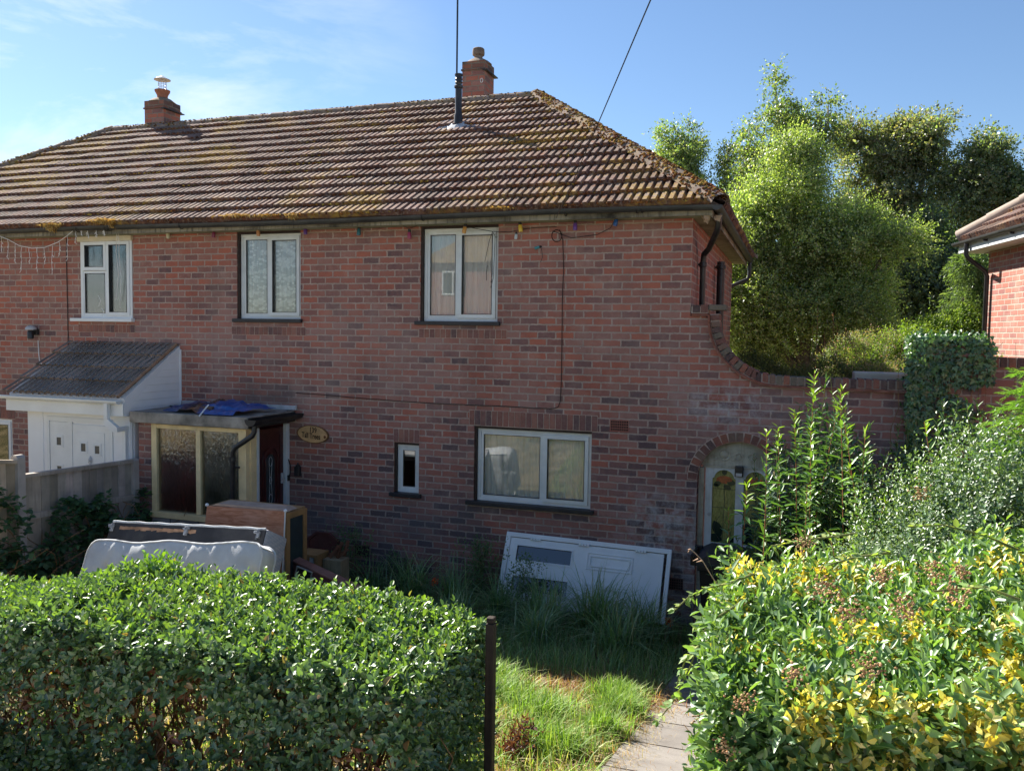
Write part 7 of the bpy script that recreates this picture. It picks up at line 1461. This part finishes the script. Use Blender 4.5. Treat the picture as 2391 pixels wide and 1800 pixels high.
# ================================================================ trees and shrubs behind the house
def tree(name, label, group, base, trunk_h, blobs_, n_, L_, W_, pal, tip, seed, droop=0., nl=7, sp=.05, bark=None, trunk_r=.14, hang=0, mat=None, thr=0, limbs=40, rc=.34, fill=1.0, stretch=1.0, strands=0):
    """crown masses (centre, radii) hold many separate leafy sprays carried on limbs; gaps stay open between sprays"""
    g = np.random.default_rng(seed); root = thing(name, label, 'tree', base, group); parts = []; A_ = []; B_ = []; r0 = []; r1 = []; base = np.array(base, float); top = base+[0, 0, trunk_h]
    wts = np.array([(r[0]*r[2]) for c, r in blobs_]); wts = wts/wts.sum()
    for (c, r), w in zip(blobs_, wts):
        nc = max(6, int(fill*1.5*(r[0]*r[2])/(rc*rc))); c = np.array(c); r = np.array(r)
        s0 = top+(c-[0, 0, r[2]*.7]-top)*.5; A_ += [top, s0]; B_ += [s0, c-[0, 0, r[2]*.3]]; r0 += [trunk_r*.55, trunk_r*.4]; r1 += [trunk_r*.4, trunk_r*.22]; hub = c-[0, 0, r[2]*.3]
        d = rdir(g, nc); d[:, 2] = d[:, 2]*.95+.08; rad = g.random(nc)**.38; cc = c+d*r*rad[:, None]*g.uniform(.85, 1.12, (nc, 1)); m_ = max(5, int(n_*w/nc)); off = g.normal(0, 1, (nc, m_, 3))*np.array([rc*.55, rc*.55, rc*.42*stretch])*g.uniform(.5, 1.25, (nc, 1, 1)); off[..., 2] -= np.abs(off[..., 2])*.9*hang
        q = (cc[:, None]+off).reshape(-1, 3); dd = nrmz(off.reshape(-1, 3))*.7+np.repeat(d, m_, 0)*.5+.45*rdir(g, len(q))+np.array([0, 0, .35-hang]); tone = np.repeat(g.uniform(.72, 1.3, (nc, 1)), m_, 0)
        if strands:
            ns = int(nc*strands); ci = g.integers(0, nc, ns); qs = cc[ci]+g.normal(0, rc*.6, (ns, 3)); ds = nrmz(np.stack([g.normal(0, .28, ns), g.normal(0, .28, ns), -np.ones(ns)], 1)); parts.append(sprigs(g, qs, ds, 13, .085, L_, W_, .9, pal, None, None, quad=True, var=.3, lenvar=.4))
        v, f, col = sprigs(g, q, dd, nl, sp, L_, W_, 1.0, pal, None, tip, droop=droop, quad=True, var=.35, lenvar=.45); col = col*np.repeat(tone, nl*4, 0); parts.append((v, f, col))
        for k in range(nc):
            if g.random() < .8: e = cc[k]; m1 = hub+(e-hub)*.55+np.array([0, 0, .10*np.linalg.norm(e-hub)])*(1+hang); A_ += [hub, m1]; B_ += [m1, e]; q_ = trunk_r*.13; r0 += [q_*1.3, q_*.7]; r1 += [q_*.7, q_*.25]
    foliage('crown', parts, mat or M_tree, root); A_.append(base); B_.append(top); r0.append(trunk_r); r1.append(trunk_r*.6)
    tubes_np((A_, B_, r0, r1), 'trunk', bark or M_bark, root, 6); return root
def bl(pts, Y, dy=1.0):            # crown masses from outline measurements: (x, y, half-width px, half-height px)
    out = []
    for (x, y, a, b, *o) in pts:
        Yc = Y+(o[0] if o else 0); c = P(x, y, Y=Yc); e = P(x+a, y, Y=Yc); f = P(x, y-b, Y=Yc); ra = abs(e[0]-c[0]); rb = abs(f[2]-c[2]); out.append((tuple(c), (ra, max(.5, ra*.8)*dy, rb)))
    return out
GB = 'trees beyond the back garden'
birch = [(.09, .15, .06), (.13, .20, .08), (.17, .23, .10), (.26, .28, .17)]
b = P(1625, 800, Y=17); tree('birch_tree', 'airy birch tree just right of the hipped roof, leftmost of the trees', GB, (b[0], 17, 0), 6.2, bl([(1590, 370, 62, 95), (1640, 470, 70, 90), (1600, 320, 28, 70), (1560, 380, 40, 60), (1690, 420, 50, 80), (1650, 600, 60, 90)], 17), 4200, .085, .05, birch, (.20, .25, .12), 401, droop=.25, hang=.5, rc=.34, fill=.6, stretch=1.6, strands=5, bark=simple('birch_bark', (.42, .40, .37), .8, .2, .3, 6, .2))
b = P(1830, 800, Y=16); tree('birch_tree', 'tallest birch tree with ragged drooping top', GB, (b[0], 16, 0), 7.0, bl([(1822, 290, 45, 105), (1860, 340, 60, 75), (1790, 350, 60, 80), (1905, 300, 48, 45), (1760, 420, 60, 90), (1820, 440, 80, 90), (1880, 430, 70, 80), (1812, 205, 14, 45), (1935, 270, 18, 45), (1745, 330, 30, 45)], 16), 6200, .085, .05, birch, (.20, .25, .10), 402, droop=.3, hang=.7, rc=.34, fill=.62, stretch=1.9, strands=6, bark=MC['birch_bark'])
dark = [(.11, .155, .09), (.14, .19, .105), (.19, .235, .13), (.29, .29, .21)]
b = P(2110, 800, Y=19); tree('broadleaf_tree', 'broad dark green tree with a rounded pinkish top, right of the tallest birch', GB, (b[0], 19, 0), 6.5, bl([(2060, 340, 95, 70), (2130, 330, 85, 70), (2180, 400, 80, 80), (2010, 380, 70, 80), (2100, 450, 120, 90), (2160, 520, 100, 90), (2020, 500, 90, 90), (2000, 310, 40, 40), (2180, 300, 36, 30)], 19), 9500, .10, .055, dark+[(.22, .19, .14)], (.22, .21, .13), 403, droop=.2, hang=.5, rc=.42, fill=.62, stretch=1.6, trunk_r=.24, strands=5)
b = P(2330, 800, Y=18); tree('broadleaf_tree', 'dark open tree behind the right-hand house roof, rightmost of the trees', GB, (b[0], 18, 0), 6.0, bl([(2270, 390, 60, 65), (2330, 400, 60, 60), (2370, 460, 55, 60), (2290, 460, 70, 60), (2300, 340, 30, 30), (2240, 480, 60, 70), (2330, 540, 60, 60), (2390, 420, 40, 50)], 18), 6200, .09, .055, dark, (.12, .18, .08), 404, droop=.15, hang=.4, rc=.40, fill=.6, stretch=1.4, trunk_r=.24, strands=3)
b = P(2150, 900, Y=15); tree('dark_yew', 'deep shaded evergreen mass filling the gap below the rounded dark tree', GB, (b[0], 15, 0), 3, bl([(2120, 640, 100, 110), (2200, 620, 80, 110), (2060, 620, 70, 90), (2170, 720, 110, 90), (2270, 700, 90, 100)], 15), 9000, .10, .055, [(.06, .10, .065), (.08, .13, .08), (.11, .16, .09)], (.11, .17, .09), 405, rc=.45, fill=1.4)
b = P(2270, 900, Y=12); wl = tree('weeping_willow', 'grey-green weeping willow hanging left of the sunlit house corner', GB, (b[0], 12, 0), 5.2, bl([(2265, 640, 45, 90), (2245, 700, 30, 70), (2290, 690, 30, 80)], 12), 2600, .10, .024, [(.13, .20, .10), (.18, .25, .13), (.10, .16, .08)], (.20, .28, .12), 406, droop=.9, hang=1.6, nl=10, sp=.05, rc=.3, fill=1.2, stretch=1.6)
# big bright bush tree
b = P(1880, 900, Y=8.5); tree('bright_bush', 'big light green bushy tree glittering in sun behind the house corner', 'bushy growth in the back garden', (b[0], 8.5, 0), 2.6, bl([(1850, 430, 90, 110), (1800, 560, 110, 120), (1900, 560, 130, 120), (1770, 700, 100, 120), (1870, 700, 150, 120), (1960, 650, 110, 110), (1780, 800, 90, 90), (1730, 620, 60, 110), (2010, 580, 90, 60), (2080, 560, 70, 32), (1990, 760, 110, 90), (1850, 345, 32, 40), (1700, 760, 60, 120)], 8.5), 27000, .058, .034, [(.16, .23, .085), (.21, .29, .10), (.12, .18, .07), (.29, .36, .16), (.40, .43, .28)], (.30, .40, .13), 407, nl=8, sp=.05, rc=.24, fill=1.0, stretch=1.2, hang=.1, strands=1)
c = [P(x, y, Y=Y) for x, y, Y in ((1960, 860, 4.6), (1860, 880, 3.6), (1760, 850, 3.2), (2040, 800, 5.5), (2060, 870, 4.4), (2130, 790, 5.6), (2200, 760, 6.2), (2260, 740, 6.0), (2230, 830, 4.6), (2160, 690, 7.5))]
def bsp(i, r, n_): return ((c[i][0], c[i][1], c[i][2]-r[2]*.9), r, n_)
bush('overgrown_weeds', 'grey-green feathery weeds in shadow just over the curved wall', 'weeds', [bsp(1, (.75, .7, .55), 1500), bsp(2, (.55, .6, .70), 1300), bsp(0, (.7, .6, .60), 1300)], [(.07, .11, .05), (.10, .14, .07), (.05, .08, .04)], (.16, .19, .10), .05, .013, .03, 7, 501)
bush('flowering_weeds', 'sunny pale green weeds speckled with pink flowers behind the ivy pillar', 'weeds', [bsp(3, (.75, .6, .65), 1500), bsp(4, (.6, .5, .45), 1100)], [(.16, .22, .08), (.22, .28, .10), (.12, .18, .06), (.42, .22, .30)], (.42, .30, .30), .042, .016, .03, 7, 502, pr=[.34, .34, .22, .10])
bush('sunlit_bush', 'yellow-green sunlit bush between the flowering weeds and the right-hand house', 'shrub', [bsp(5, (.6, .6, .7), 1300), bsp(6, (.65, .6, .85), 1500), bsp(7, (.5, .5, 1.0), 1300), bsp(8, (.6, .5, .5), 1000)], [(.13, .22, .04), (.19, .29, .06), (.09, .16, .04)], (.34, .42, .08), .055, .028, .03, 7, 503)
gg = np.random.default_rng(504); tp = [tuple(P(x, y, Y=5.0)) for x, y in ((1910, 722), (1945, 730), (1955, 760), (1975, 770), (1898, 760), (1925, 780), (1990, 800))]
rt_ = stemplant(gg, 'pink_willowherb', tp, .1, 0, .05, .08, .016, [(.10, .15, .06), (.14, .19, .08)], (.50, .22, .32), 'tall pink-topped willowherb spires in front of the bright bushy tree', 'flower', M_pink)
# far dark wood closing the horizon
g = np.random.default_rng(600); parts = []
for k in range(46):
    x = -60+k*3.6+g.uniform(-1, 1); y = 44+g.uniform(-4, 6); h = g.uniform(3.0, 5.2) if -20 < x < 9 else g.uniform(4.5, 8.5); parts.append(mound(g, (x, y, h*.35), (3.4, 3, h*.7), 620, 6, .12, .30, .18, [(.035, .07, .03), (.05, .09, .04), (.07, .12, .05)], (.09, .14, .05), quad=True))
o = foliage('distant_wood', parts, M_tree); tag(o, 'distant dark band of woodland beyond the gardens', 'woodland', kind='stuff')
